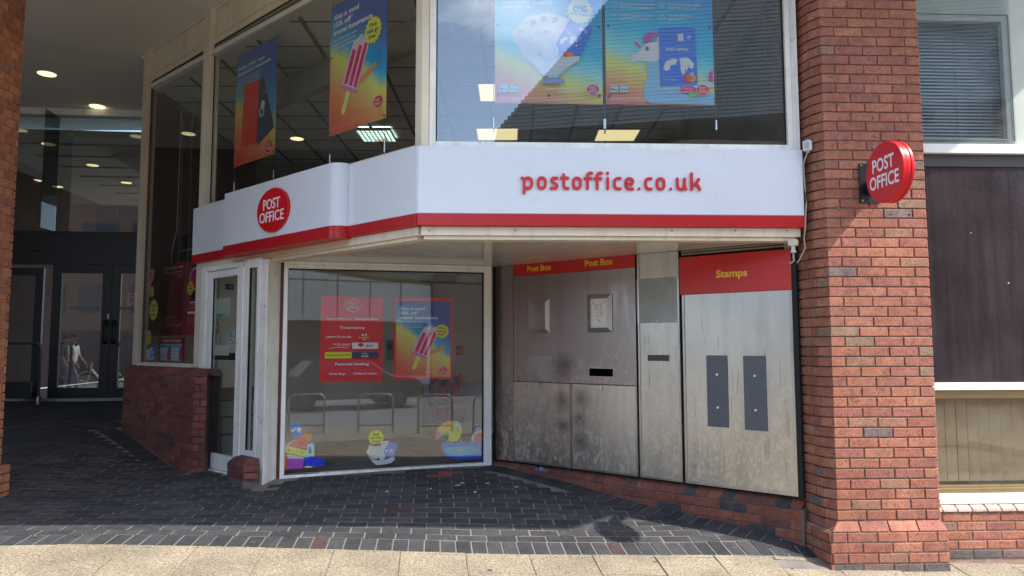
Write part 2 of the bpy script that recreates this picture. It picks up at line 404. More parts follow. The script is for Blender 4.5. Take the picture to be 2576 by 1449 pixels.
class Card:
    """a printed sheet on plane F; drawing happens in sheet fractions, each ink layer a hair above the last"""
    def __init__(s, F, u0, u1, z0, z1, w, mat, name, label, cat, thick=.002, group=None, parent=None, partname='sheet', dirw=1):
        s.F, s.u0, s.z0, s.W, s.H, s.w = F, u0, z0, u1-u0, z1-z0, w
        if parent is None: s.t = thing(name, label, cat, F.p((u0+u1)/2, w, z0), group)
        else: s.t = parent
        s.k = 0; MB().box(F, u0, u1, w-thick, w, z0, z1).build(partname, mat, s.t)
    def lv(s): s.k += 1; return s.w+.0006+.00045*s.k
    def pt(s, p): return (s.u0+p[0]*s.W, s.z0+p[1]*s.H)
    def poly(s, pts, c, name='print'): MB().sheet(s.F, [s.pt(p) for p in pts], s.lv()).build(name, flat(c), s.t)
    def polys(s, L_, c, name='print'):
        b = MB(); w = s.lv()
        for pts in L_: b.sheet(s.F, [s.pt(p) for p in pts], w)
        b.build(name, flat(c), s.t)
    def rect(s, x0, y0, x1, y1, c, name='print'): s.poly([(x0,y0),(x1,y0),(x1,y1),(x0,y1)], c, name)
    def circ(s, x, y, r, c, ry=None, n=28, name='print'):
        k = s.W/s.H; s.poly([(x+r*math.cos(2*math.pi*i/n), y+(ry or r)*k*math.sin(2*math.pi*i/n)) for i in range(n)], c, name)
    def ringo(s, x, y, r, th, c, ry=None, name='print'):
        cu, cz = s.pt((x, y)); MB().ring(s.F, cu, cz, (r-th)*s.W, r*s.W, s.lv(), s.lv()+.0003, sz=(ry or r)/r, n=28).build(name, flat(c), s.t)
    def star(s, x, y, r, c, n=16, inner=.84, name='print'):
        k = s.W/s.H; s.poly([(x+r*(1 if i % 2 else inner)*math.cos(math.pi*i/n), y+k*r*(1 if i % 2 else inner)*math.sin(math.pi*i/n)) for i in range(2*n)], c, name)
    def text(s, t, x0, x1, y, cap, c, bold=.012, shear=0, skew=0, center=None):
        a = s.u0+x0*s.W if x0 is not None else 0; b = s.u0+x1*s.W if x1 is not None else None
        return text(s.F, t, a, b, s.z0+y*s.H, cap*s.H, s.lv(), flat(c), s.t, bold=bold, shear=shear, skew=skew, name='lettering', center=(s.u0+center*s.W) if center is not None else None)
    def stroke(s, pts, wd, c, name='print'):
        P = [(p[0]*s.W, p[1]*s.H) for p in pts]; o = stroke(P, wd*s.W)
        MB().sheet(s.F, [(s.u0+a, s.z0+b) for a, b in o], s.lv()).build(name, flat(c), s.t)
    def logo(s, x, y, r, ring=(255,255,255), fill=(190,20,45)):
        s.circ(x, y, r, ring, ry=r*.86); s.circ(x, y, r*.93, fill, ry=r*.79)
        k = s.W/s.H
        s.text('POST', x-r*.48, x+r*.48, y+r*.08*k, r*.36*k, ring, bold=.0); s.text('OFFICE', x-r*.68, x+r*.68, y-r*.46*k, r*.36*k, ring, bold=.0)
# ------------------------------------------------------------------ palette
BR = brickmat('red_brick', [((.36,.145,.094),5),((.325,.128,.086),5),((.38,.163,.104),4),((.30,.123,.09),3),((.335,.132,.10),3),((.27,.17,.115),.6),((.20,.142,.128),.3),((.32,.167,.107),1)], speckdark=.42)
BRD = brickmat('maroon_brick', [((.21,.075,.058),4),((.18,.065,.055),4),((.235,.085,.062),3),((.15,.055,.05),2),((.10,.06,.058),.6)], bump=.3, speckdark=.25)
PAVER = brickmat('blue_paver', [((.047,.048,.052),6),((.039,.040,.044),5),((.056,.057,.060),4),((.066,.064,.064),2),((.07,.045,.042),.25),((.26,.07,.04),.07)], rough=.8, bump=.4, speckdark=.45)
MORT = M('mortar', (.175,.157,.135), .95, var=.25, scale=5, bump=.5, speck=.2)
MORTL = M('brick_mortar', (.33,.225,.175), .95, var=.2, scale=9, bump=.5, speck=.2)
MORTD = M('dark_mortar', (.14,.11,.10), .95, var=.2, scale=9, bump=.5)
SLAB = M('yellow_slab', (.240,.200,.138), .85, var=.24, scale=2.4, bump=.5, bscale=90, rnd=.07, speck=.42, speckscale=70)
CREAM = M('cream_paint', (.72,.64,.50), .55, var=.07, scale=3, streak=.10, grime=.12)
WHITE = M('white_paint', (.86,.86,.81), .5, var=.06, scale=4, streak=.08, grime=.2)
WORN = M('worn_white_paint', (.86,.85,.78), .6, var=.08, scale=5, streak=.12, grime=.55)
FWHITE = M('fascia_white', (.70,.75,.805), .42, var=.02, scale=5, grime=.07)
FRED = M('fascia_red', (.46,.016,.02), .32, var=.06, scale=8, grime=.25)
SOFF = M('soffit_board', (.66,.635,.60), .22, var=.05, scale=4, coat=.3)
CEIL = M('ceiling_plaster', (.74,.71,.64), .8, var=.05, scale=1.2)
DARK = M('black_paint', (.012,.012,.014), .4, var=.1)
BLK = M('black_rubber', (.01,.01,.01), .8, var=0)
BROWN = M('brown_edge', (.12,.045,.025), .7)
GALV = M('galvanised_plate', (.36,.37,.36), .55, metal=.7, var=.07, scale=9, speck=.08, speckscale=90)
GREYP = M('grey_plate', (.095,.105,.12), .5, var=.06)
RED = M('sign_red', (.56,.02,.018), .35, var=.06, scale=3, grime=.08)
DRED = M('disc_red', (.60,.012,.018), .38, var=.03, spec=.3)
CHROME = M('steel_bright', (.7,.7,.68), .25, metal=1, var=.05)
INW = M('interior_wall', (.80,.77,.68), .8, var=.05)
INC = M('interior_ceiling', (.62,.63,.58), .8, var=.06)
INF = M('interior_floor', (.22,.21,.20), .6)
ASPH = M('asphalt', (.17,.168,.16), .9, var=.12, scale=1.5, bump=.6, speck=.4, speckscale=60)
BOARD = M('peeling_black_board', (.032,.024,.027), .20, var=.3, scale=2.5, streak=.3, bump=.45, bscale=25)
LAMPY = emitmat('downlight_glow', (1.0, .86, .48), .42)
LAMPP = emitmat('panel_glow', (1.0, .83, .42), .30)
GLASS = glassmat('window_glass', (.97,.98,.975), 2.3, .005)
GLASSP = glassmat('shop_door_glass', (.93,.95,.94), 1.1, .010)
GLASSD = glassmat('door_glass', (.78,.80,.79), 2.8, .010)
GLASSU = glassmat('upper_glass', (.96,.98,.97), 1.7, .008)
GLASSS = glassmat('street_glass', (.96,.98,.99), 3.0, .010)
def steel(nm='brushed_steel', col=(.54,.505,.455), smudges=()):
    mt = M(nm, col, .30, metal=1.0, var=.12, scale=1.3, streak=.07)
    t = mt.node_tree; b = t.nodes["Principled BSDF"]; N = t.nodes.new; K = t.links.new
    g = N("ShaderNodeNewGeometry"); mpn = N("ShaderNodeMapping"); mpn.inputs['Scale'].default_value = (3.5, 3.5, 1.2); K(g.outputs['Position'], mpn.inputs[0])
    n = N("ShaderNodeTexNoise"); n.inputs['Scale'].default_value = 3; n.inputs['Detail'].default_value = 9; n.inputs['Roughness'].default_value = .68; n.inputs['Distortion'].default_value = .6; K(mpn.outputs[0], n.inputs['Vector'])
    r = N("ShaderNodeMapRange"); r.inputs['From Min'].default_value = .40; r.inputs['From Max'].default_value = .60; r.inputs['To Min'].default_value = .30; r.inputs['To Max'].default_value = .40; K(n.outputs['Fac'], r.inputs['Value']); K(r.outputs[0], b.inputs['Roughness'])
    # dried run marks, heavier low down where they are splashed
    sp = N("ShaderNodeSeparateXYZ"); K(g.outputs['Position'], sp.inputs[0])
    zr = N("ShaderNodeMapRange"); zr.inputs['From Min'].default_value = 1.75; zr.inputs['From Max'].default_value = .7; K(sp.outputs[2], zr.inputs['Value'])
    n2 = N("ShaderNodeTexNoise"); n2.inputs['Scale'].default_value = 1.0; n2.inputs['Detail'].default_value = 8; n2.inputs['Distortion'].default_value = 1.4
    mp2 = N("ShaderNodeMapping"); mp2.inputs['Scale'].default_value = (20, 20, 13); K(g.outputs['Position'], mp2.inputs[0]); K(mp2.outputs[0], n2.inputs['Vector'])
    r2 = N("ShaderNodeMapRange"); r2.inputs['From Min'].default_value = .53; r2.inputs['From Max'].default_value = .57; K(n2.outputs['Fac'], r2.inputs['Value'])
    mm = N("ShaderNodeMath"); mm.operation = 'MULTIPLY'; K(zr.outputs[0], mm.inputs[0]); K(r2.outputs[0], mm.inputs[1])
    m2 = N("ShaderNodeMath"); m2.operation = 'MULTIPLY'; m2.inputs[1].default_value = .48; K(mm.outputs[0], m2.inputs[0])
    old = b.inputs['Base Color'].links[0].from_socket
    x = N("ShaderNodeMix"); x.data_type = 'RGBA'; x.inputs['B'].default_value = (.74,.66,.50,1); K(m2.outputs[0], x.inputs['Factor']); K(old, x.inputs['A']); K(x.outputs['Result'], b.inputs['Base Color'])
    last = x.outputs['Result']
    for P, rad in smudges:      # greasy hand marks round the locks
        vs = N("ShaderNodeVectorMath"); vs.operation = 'DISTANCE'; vs.inputs[1].default_value = tuple(P)
        nn = N("ShaderNodeTexNoise"); nn.inputs['Scale'].default_value = 14; nn.inputs['Detail'].default_value = 4; K(g.outputs['Position'], nn.inputs['Vector'])
        K(g.outputs['Position'], vs.inputs[0]); aa = N("ShaderNodeMath"); aa.operation = 'MULTIPLY_ADD'; aa.inputs[1].default_value = rad*.9; K(nn.outputs['Fac'], aa.inputs[0]); K(vs.outputs['Value'], aa.inputs[2])
        rr_ = N("ShaderNodeMapRange"); rr_.inputs['From Min'].default_value = rad*.3; rr_.inputs['From Max'].default_value = rad*2.1; rr_.inputs['To Min'].default_value = .42; rr_.inputs['To Max'].default_value = 1; K(aa.outputs[0], rr_.inputs['Value'])
        y = N("ShaderNodeMix"); y.data_type = 'RGBA'; y.blend_type = 'MULTIPLY'; y.inputs['Factor'].default_value = 1; K(last, y.inputs['A']); K(rr_.outputs[0], y.inputs['B']); last = y.outputs['Result']
    K(last, b.inputs['Base Color'])
    m3 = N("ShaderNodeMath"); m3.operation = 'MULTIPLY_ADD'; m3.inputs[1].default_value = -.35; m3.inputs[2].default_value = 1.0; K(mm.outputs[0], m3.inputs[0]); K(m3.outputs[0], b.inputs['Metallic'])
    return mt
STEEL = steel()

# ------------------------------------------------------------------ working planes
FR = Fr(-.72, 5.38, 2.5)            # street fascia
FA = Fr(-.72, 5.38, -41.9)          # splayed front with the door (u runs negative to the left)
FW = Fr(-2.26, 7.04, 13.8)          # recessed shop window
FS = Fr(-.20, 7.62, -38.1)          # steel front with post boxes
FP = Fr(2.39, 5.41, 2.5)            # big brick pillar
FL = Fr(-4.285, 5.10, 90)           # inner side of the other pillar
FB = Fr(3.175, 5.53, 2.5)            # bay to the right of the pillar
SOF = 2.45
A0 = (-.72, 5.38)
ZT = FR.hit(1400, 370)[1]; ZB = FR.hit(1400, 568.5)[1]; ZR = FR.hit(1400, 538.5)[1]
CEILZ = FA.hit(359, 143, -.10)[1]
UL = FA.hit(484, 600)[0]            # left end of the fascia
UE = FA.hit(345, 700, -.1)[0]       # left end of the splayed glazing

# ------------------------------------------------------------------ ground
def gridsheet(x0, x1, y0, y1, nx, ny, dz):
    b = MB()
    for j in range(ny+1):
        for i in range(nx+1):
            X = x0+(x1-x0)*i/nx; Y = y0+(y1-y0)*j/ny; b.v.append((X, Y, GZ(X, Y)+dz))
    for j in range(ny):
        for i in range(nx):
            a = j*(nx+1)+i; b.f.append((a, a+1, a+nx+2, a+nx+1))
    return b
e0, e1 = ghit(0, 1372), ghit(1990, 1399.5)
ex, ey = e1.x-e0.x, e1.y-e0.y; el = math.hypot(ex, ey); ex /= el; ey /= el
def E(s, t):   # paving coordinates: s along the brick edge, t back from it
    return (e0.x+ex*s-ey*t, e0.y+ey*s+ex*t)
base = gridsheet(-14, 9, -1.6, 14, 138, 94, -.0045).build('paved_ground', MORT); struct(base); base.data.polygons.foreach_set('use_smooth', [True]*len(base.data.polygons))
def gmtx(s, t, rot=0.0, lift=0.0):
    X, Y = E(s, t); z = GZ(X, Y); h = .05
    dx = (GZ(X+h, Y)-GZ(X-h, Y))/(2*h); dy = (GZ(X, Y+h)-GZ(X, Y-h))/(2*h)
    n = Vector((-dx, -dy, 1)).normalized(); u = Vector((ex, ey, 0)); u = (Matrix.Rotation(rot, 3, 'Z') @ u); u = (u-n*u.dot(n)).normalized(); v = n.cross(u)
    m = Matrix.Identity(4)
    for i in range(3): m[i][0] = u[i]; m[i][1] = v[i]; m[i][2] = n[i]
    rj = random.uniform(-.008, .008); u = (Matrix.Rotation(rj, 3, n) @ u); v = n.cross(u)
    for i in range(3): m[i][0] = u[i]; m[i][1] = v[i]
    p = Vector((X+random.uniform(-.001, .001), Y+random.uniform(-.001, .001), z))+n*(lift+random.uniform(-.0018, .0018)); m[0][3], m[1][3], m[2][3] = p; return m
fore = thing('brick_paving', 'dark blue brick paving rising from the pavement edge into the recessed entrance', 'paving', (*E(3, 1), GZ(*E(3, 1)))); struct(fore)
PL = Layer(fore, PAVER, 300, 'paver', 'top')
# paving stops at the walls: polygon in plan
wl = FA.p(UL-.1, .28, 0)
def inside(X, Y):
    # in front of splayed front, window, steel front, pillar and the other pillar
    u, w = FS.loc(X, Y)
    if X > -.2 and w < .30: return False          # border against the steel front is laid apart
    u2, w2 = FW.loc(X, Y)
    if -2.3 < X <= -.15 and w2 < .10 and Y > 6.5: return False
    u3, w3 = FA.loc(X, Y)
    if X <= -2.2 and w3 < (.43 if -5.25 < u3 < -3.15 else .10) and Y > 6.3 and Y < 9.2: return False
    if X > 2.25 and Y > 5.15: return False
    if X < -4.25 and 5.0 < Y < 6.2: return False
    if Y > 11.35: return False
    return True
slen = 12.6
# soldier row, then stretcher courses
s = -3.4
while s < slen:
    X, Y = E(s+.054, .107)
    if X < 2.25: PL.put(gmtx(s+.052, .107), .1030, .214, .04)
    s += .1125
order = []
for r in range(58):
    t = .2275+.1125*r+.051; s = -6.2-(.1125 if r % 2 else 0)
    while s < 11:
        X, Y = E(s+.1075, t)
        if inside(X, Y) and X > -11 and not (X > 2.0 and t < .75): order.append((s+.1075, t))
        s += .225
order.sort(key=lambda q: E(*q)[1]+.25*abs(E(*q)[0]))
for s, t in order: PL.put(gmtx(s, t), .2145, .1028, .04)
# soldier border along the steel front and along the low wall
def border(F, u0, u1, w0, name):
    u = u0
    while u < u1:
        p = F.p(u+.05, w0+.107, 0); X, Y = p.x, p.y
        ss = (X-e0.x)*ex+(Y-e0.y)*ey; tt = -(X-e0.x)*ey+(Y-e0.y)*ex
        PL.put(gmtx(ss, tt, F.a-math.atan2(ey, ex), .001), .1025, .213, .04); u += .1125
border(FS, .05, 3.0, .075, '')
border(FA, UE+.35, -3.2, .212, '')
PL.done('paver_field')
# yellow slabs of the footway
foot = thing('footway', 'sunlit yellow stone footway slabs in front of the brick paving', 'footway', (*E(3, -1), GZ(*E(3, -1)))); struct(foot)
SL = Layer(foot, SLAB, 300, 'slab', 'top'); SL.kind = 'top'
slabs = []; k = 0; s = -2.35-.452*4
while s < 12.0:
    offs = (.04 if k % 2 else .33)
    t = -.012; first = True
    while t > -6.4:
        ln = offs if first else .60; first = False
        slabs.append((-t, s+.222, t-ln/2, max(ln-.006, .03)))
        t -= ln
    if E(s, 0)[0] > 1.95: slabs.append((0, s+.222, .30, .594))
    s += .452; k += 1
slabs.sort()
for _, a_, b_, l_ in slabs: SL.put(gmtx(a_, b_, 0, .003), .446, l_, .05)
# between pillar base and footway the slabs run on
for i in range(7):
    for t0 in (.0, ):
        X, Y = E(9.1+.222, .3)
SL.done('slabs_beyond')
gum = MB()
for i in range(58):
    s_, t_ = random.uniform(-.6, 7.8), (-random.uniform(.02, 1.0) if i < 40 else random.uniform(.03, .5)); mtx = gmtx(s_, t_, 0, .0025); r = random.uniform(.008, .022)
    k = len(gum.v); gum.v += [tuple(mtx @ Vector((r*random.uniform(.8, 1.5)*math.cos(a*math.pi/5), r*random.uniform(.7, 1.1)*math.sin(a*math.pi/5), 0))) for a in range(10)]; gum.f.append(tuple(range(k, k+10)))
g_ = gum.build('gum_spots', M('old_gum', (.07,.06,.05), .8)); g_['kind'] = 'stuff'
road = MB(); road.abox(-60, 60, -60, -1.75, -.9, -.24); struct(road.build('road', ASPH))
kb = MB()
for i in range(-10, 9): kb.abox(i*.9+.004, i*.9+.896, -1.75, -1.602, -.6, GZ(i*.9+.45, -1.6)-.002)
struct(kb.build('kerb', M('granite_kerb', (.20,.19,.175), .8, speck=.3)))
struct(MB().abox(-60, -14, -1.6, 12, -.6, .2).build('side_ground', SLAB)); struct(MB().abox(9, 60, -1.6, 5.4, -.6, -.14).build('side_pavement', SLAB))
mk = MB()
for i in range(-9, 10): mk.abox(i*4.0, i*4.0+2.0, -6.1, -6.0, -.236, -.234)
mk.abox(-40, 40, -9.6, -9.5, -.236, -.234); struct(mk.build('road_markings', M('road_paint', (.7,.7,.66), .7, grime=.3)))

# ------------------------------------------------------------------ big brick pillar
zb = -.045
pil = thing('brick_pillar', 'red brick pillar with splayed foot carrying the round red projecting sign', 'pillar', FP.p(.41, -.2, zb))
PT = 4.72; PWD = .7775; NC = int((PT-zb)/.075)
c0 = FP.p(.0, 0, 0); side0 = Fr(2.33, 5.49, 0)
core = [tuple(FP.p(u, w, 0))[:2] for u, w in ((.012,-.012),(.770,-.012),(.798,-.055),(.798,-.9),(-.05,-.9),(-.068,-.26),(-.018,-.076))]
MB().plan(core, zb-.3, PT).build('mortar_core', MORTL, pil)
LP = Layer(pil, BR, 300)
lay_wall(LP, FP, .0, PWD, zb+.375, NC-5)
# plinth: four wide courses and one splayed course
FOOTB = brickmat('dirty_foot_brick', [((.13,.115,.11),3),((.17,.13,.115),2),((.10,.095,.095),2),((.21,.14,.12),1)]); lay_wall(LP, FP, -.058, .8095, zb, 4, w=.040, foot=FOOTB)
MB().box(FP, -.050, .802, -.2, .031, zb-.3, zb+.298).build('mortar_plinth', MORTL, pil)
for i in range(4):
    u0 = -.058+i*.2175; u1 = u0+.2090+(.006 if i == 3 else 0); a, b = (0 if i == 0 else u0), (PWD if i == 3 else u1)
    q = MB(); q.quadbox([FP.p(u0,.040,zb+.3),FP.p(u1,.040,zb+.3),FP.p(u1,-.1,zb+.3),FP.p(u0,-.1,zb+.3),FP.p(a,.0,zb+.365),FP.p(b,.0,zb+.365),FP.p(b,-.1,zb+.365),FP.p(a,-.1,zb+.365)])
    q.build('brick', BR, pil, bev=.003); 
# canted corner and side bricks
LC = Layer(pil, BR, 0)
FC = Fr(2.33, 5.495, -54); CL = math.hypot(.06, .085)
lay_wall(LC, FC, 0, .10, zb, NC, w=.0)
FSd = Fr(2.27, 5.80, -79); lay_wall(LC, FSd, .0, .305, zb, NC, offs=1)
FPs = Fr(*FP.p(-.155, -.40, 0)[:2], 2.5-79.8); lay_wall(LC, FPs, 0, .45, zb-.075, 5, w=.0)
FCr = Fr(*FP.p(PWD, 0, 0)[:2], 58); lay_wall(LC, FCr, 0.0, .055, zb+.3, NC-4)
FRt = Fr(*FCr.p(.055, 0, 0)[:2], 92.5); lay_wall(LC, FRt, 0, .225, zb+.3, NC-4)
MB().quadbox([FP.p(-.060,.030,zb-.02),FP.p(-.05,.030,zb-.02),FP.p(-.02,-.36,zb-.02),FP.p(-.135,-.38,zb-.02),FP.p(-.060,.030,zb+.298),FP.p(-.05,.030,zb+.298),FP.p(-.02,-.36,zb+.298),FP.p(-.135,-.38,zb+.298)]).build('plinth_side', MORTL, pil)
LC.done('brickwork')
hb = MB(); 
for (x, y) in [(2196,298),(2266,302),(2200,345),(2225,355),(2262,352),(2194,375),(2262,522),(2240,540),(2288,540),(2245,408)]:
    u, z = FP.hit(x, y, .0); hb.disc(FP.p(u, -.004, z), (FP.N[0], FP.N[1], 0), .007, .006, 8)
hb.build('screw_hole', BLK, pil)

# ------------------------------------------------------------------ other brick pillar
ZL = .33
lp = thing('brick_pillar', 'orange brick pillar at the edge of the covered walkway opposite the projecting sign', 'pillar', (-4.7, 5.6, ZL))
MB().plan([(-5.3,4.98),(-4.30,4.98),(-4.296,5.0),(-4.296,6.12),(-4.32,6.14),(-5.3,6.14)], ZL-.3, CEILZ).build('mortar_core', MORTL, lp)
BRO = brickmat('orange_brick', [((.36,.135,.07),5),((.32,.115,.06),4),((.28,.10,.058),3),((.38,.16,.085),3),((.25,.11,.075),1.5),((.17,.11,.095),.6)], speckdark=.2)
LL = Layer(lp, BRO, 300); nl = int((CEILZ-ZL)/.075)
for c in range(nl):
    z = ZL+.075*c+.0325; pl = .045 if c < 4 else 0.0
    y = 4.98+(.056 if c % 2 else 0)
    while y < 6.13:
        ln = min(.1025, 6.135+pl-y)
        if ln > .03:
            if ln > .07 and y+.1125 > 6.13: ln = 6.138+pl-y
            LL.n = LL.n if y > 5.55 else LL.n
            LLx = LL
            mtx = Matrix.Translation(Vector((-4.285+pl+random.uniform(-.001,.001), y+ln/2, z))) @ FL.rot()
            (LL if y > 5.68 else LL).put(mtx, ln, .065)
        y += .1125
# front and back faces
FLf = Fr(-5.3, 4.97, 0); lay_wall(LL, FLf, 0, 1.01, ZL, nl)
LL.done('brickwork')
# ------------------------------------------------------------------ canopy over the walkway and the storey above
XE = 4.42; YC = 4.62
can = MB(); YCf = lambda X: 3.63+.10*X
can.plan([(-13, YCf(-13)), (4.02, 4.03), (4.47, 4.49), (5.05, 4.85), (5.62, 5.42), (-.66, 5.42), (-4.9, 9.25), (-4.9, 12.5), (-13, 12.5)], CEILZ, CEILZ+.35)
canopy = struct(can.build('ceiling', CEIL))
struct(MB().plan([(-13, YCf(-13)+.05), (4.0, YCf(4.0)+.05), (4.47, 4.54), (5.05, 4.9), (5.6, 5.45), (5.6, 12.9), (-13, 12.9)], CEILZ+.352, CEILZ+4.4).build('upper_storey', M('upper_brick', (.3,.13,.09), .9)))
def downlight(X, Y, z, label, r=.115):
    t = thing('downlight', label, 'ceiling light', (X, Y, z), 'round recessed downlights')
    MB().disc((X, Y, z-.006), (0, 0, 1), r*1.12, .005, 28).build('bezel', WHITE, t)
    MB().disc((X, Y, z-.010), (0, 0, 1), r, .003, 28).build('lamp', LAMPY, t)
def cz(x, y, z):
    d = ray(x, y); t = (z-HC)/d.z; return (d.x*t, d.y*t)
pA, pB = cz(118, 185, CEILZ), cz(245, 267, CEILZ)
downlight(*pA, CEILZ, 'round downlight in the plain walkway ceiling, nearest to the street')
downlight(*pB, CEILZ, 'round downlight in the walkway ceiling, second back beside the glazing corner')
stp = (pB[0]-pA[0], pB[1]-pA[1])
lab = ['round downlight in the walkway ceiling, over the pillar side and towards the street', 'round downlight above the passage, third back from the street', 'round downlight in the ceiling just in front of the door screen']
for k_, (fx, fy) in enumerate([(-1.9, 0), (1.9, .1)]):
    downlight(pA[0]+fx, pA[1]+fy, CEILZ, lab[k_])

struct(MB().abox(-9.6, -9.4, 5.2, 12.8, .2, CEILZ).build('added_side_wall', M('added_wall_brick', (.055,.035,.03), .9, var=.2)))  # unseen wall added to keep open sky out of the glazing reflections
# ------------------------------------------------------------------ walkway end: glass screen, black head panel, doors
FD = Fr(-7.0, 11.3, 6.0)
def DX(x, w=0): return FD.hit(x, 850, w)[0]
def DZ(y, x=200): return FD.hit(x, y, 0)[1]
uL, uR = DX(-60), DX(352)+.9
zfl = GZ(-6.6, 11.3)
scr = thing('glass_screen', 'tall frameless glass screen above the black door panel at the walkway end', 'glass screen', FD.p((uL+uR)/2, 0, DZ(583)))
zst = DZ(295)
MB().box(FD, uL, uR, -.05, .12, zst, zst+.10).build('head_beam', WHITE, scr)
umid = DX(124)
MB().box(FD, uL, umid-.004, -.012, 0, DZ(583), zst).build('pane', GLASSD, scr)
MB().box(FD, umid+.004, uR, -.012, 0, DZ(583), zst).build('pane', GLASSD, scr)
MB().box(FD, umid-.006, umid+.006, .0, .42, DZ(583), zst-.01).build('glass_fin', glassmat('fin_glass', (.35,.42,.40), 1.5), scr)
hp = thing('head_panel', 'long matt black panel across the top of the walkway doors', 'panel', FD.p((uL+uR)/2, 0, DZ(665)))
MB().box(FD, uL, uR, -.12, .04, DZ(665), DZ(583)).build('panel', DARK, hp)
MB().box(FD, DX(70), DX(92), .04, .055, DZ(635), DZ(629)).build('door_sensor', BLK, hp)
def doorleaf(F, u0, u1, z0, z1, st, label, hand=0, name='glazed_door'):
    t = thing(name, label, 'door', F.p((u0+u1)/2, 0, z0))
    b = MB()
    b.box(F, u0, u0+st, -.03, .02, z0, z1); b.box(F, u1-st, u1, -.03, .02, z0, z1)
    b.box(F, u0+st, u1-st, -.03, .02, z1-st, z1); b.box(F, u0+st, u1-st, -.03, .02, z0, z0+st*1.15)
    b.build('frame', DARK, t)
    MB().box(F, u0+st, u1-st, -.010, -.004, z0+st*1.15, z1-st).build('pane', GLASSD, t)
    if hand:
        uh = u1-st*.45 if hand > 0 else u0+st*.45; zc = z0+(z1-z0)*.49
        h = .17; pts = [F.p(uh, .02, zc-h), F.p(uh, .09, zc-h), F.p(uh, .09, zc+h), F.p(uh, .02, zc+h)]
        MB().tube(pts, .022, 10).build('handle', BLK, t)
    return t
z0d, z1d = DZ(1001, 200), DZ(666)
d1 = doorleaf(FD, DX(127), DX(277)-.003, z0d, z1d, .135, 'black framed glass door leaf with a white sticker beside its bar handle', 1)
d2 = doorleaf(FD, DX(277)+.003, DX(277)+1.03, z0d, z1d, .135, 'black framed glass door leaf half hidden behind the red brick low wall', -1)
for dd, xs in ((d1, [166,179,191,204,216,229,241]), (d2, [288,300,312,325,337])):
    b = MB()
    for x in xs:
        for yy in (775.5, 866):
            u, z = FD.hit(x, yy); b.disc(FD.p(u, -.0039, z), (FD.N[0], FD.N[1], 0), .034, .0008, 16)
    b.build('frosted_dots', M('frosted_dot', (.25,.25,.24), .7), dd)
u, z = FD.hit(228, 789); cs = FD.hit(214.5, 789)
uu, zz = FD.hit(277-8, 800)
stk = Card(FD, DX(269.5), DX(273.5), DZ(803, 271), DZ(790, 271), .0235, flat((215,215,205)), 'door_sticker', '', '', parent=d1, partname='sticker'); stk.circ(.5,.55,.3,(30,30,30))
u0_, u1_ = DX(316), DX(344); ns_ = Card(FD, u0_, u0_+.42, DZ(769, 330), DZ(735, 330), -.002, flat((150,145,140)), 'no_smoking_notice', 'white notice with two red prohibition circles stuck on the far door glass', 'notice', thick=.001)
for yy in (.74, .3):
    ns_.ringo(.22, yy, .13, .03, (150,30,30)); ns_.stroke([(.14,yy+.1),(.30,yy-.1)], .03, (150,30,30)); ns_.rect(.14,yy-.02,.30,yy+.02,(60,60,60))
    for q in range(3): ns_.rect(.45,yy+.08-q*.08,.9-.1*q,yy+.105-q*.08,(90,90,90))
# fixed leaf standing open in front of the left side light, with a bottom bar
sl = doorleaf(FD, DX(-60), DX(104), z0d, DZ(675), .12, 'black framed glass side light left of the double doors')
FO = Fr(*FD.p(DX(98), .35, 0)[:2], 180-6+18)
og = thing('barrier_leaf', 'low open black gate leaf with a rounded tubular corner before the doors', 'gate', FD.p(DX(98), .4, zfl))
ob = []; 
a0, a1 = DX(20, .45), DX(104, .45); zt_ = DZ(864, 60); 
ob = [FD.p(a0, .45, zt_), FD.p(a1-.06, .45, zt_)]+[FD.p(a1-.06+.06*math.sin(R_(q)), .45, zt_-.06+.06*math.cos(R_(q))) for q in (30, 60, 90)]+[FD.p(a1, .45, zfl+.10)]
MB().tube(ob, .02, 10).build('rail', M('gate_metal', (.09,.09,.095), .35, metal=.6), og)
MB().box(FD, a0, a1-.1, .44, .46, zfl+.09, zfl+.33).build('kick_panel', DARK, og)
MB().disc(FD.p(a1, .45, zfl-.02), (0,0,1), .04, .13, 16, .01).build('pivot', CHROME, og)
struct(MB().box(FD, uL, uR, -.05, .05, zfl-.1, z0d-.004).build('threshold', M('threshold_strip', (.35,.34,.32), .5, metal=.5)))
# dim hall beyond the doors
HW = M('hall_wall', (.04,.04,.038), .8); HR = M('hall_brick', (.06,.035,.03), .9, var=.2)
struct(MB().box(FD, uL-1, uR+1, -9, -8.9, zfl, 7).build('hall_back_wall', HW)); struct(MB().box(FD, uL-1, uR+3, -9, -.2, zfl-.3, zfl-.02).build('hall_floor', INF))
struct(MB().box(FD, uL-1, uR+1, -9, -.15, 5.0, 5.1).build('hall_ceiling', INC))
hw = struct(MB().box(FD, uL-1.2, uL-1, -9, -.15, zfl, 5).build('hall_side_wall', HR))
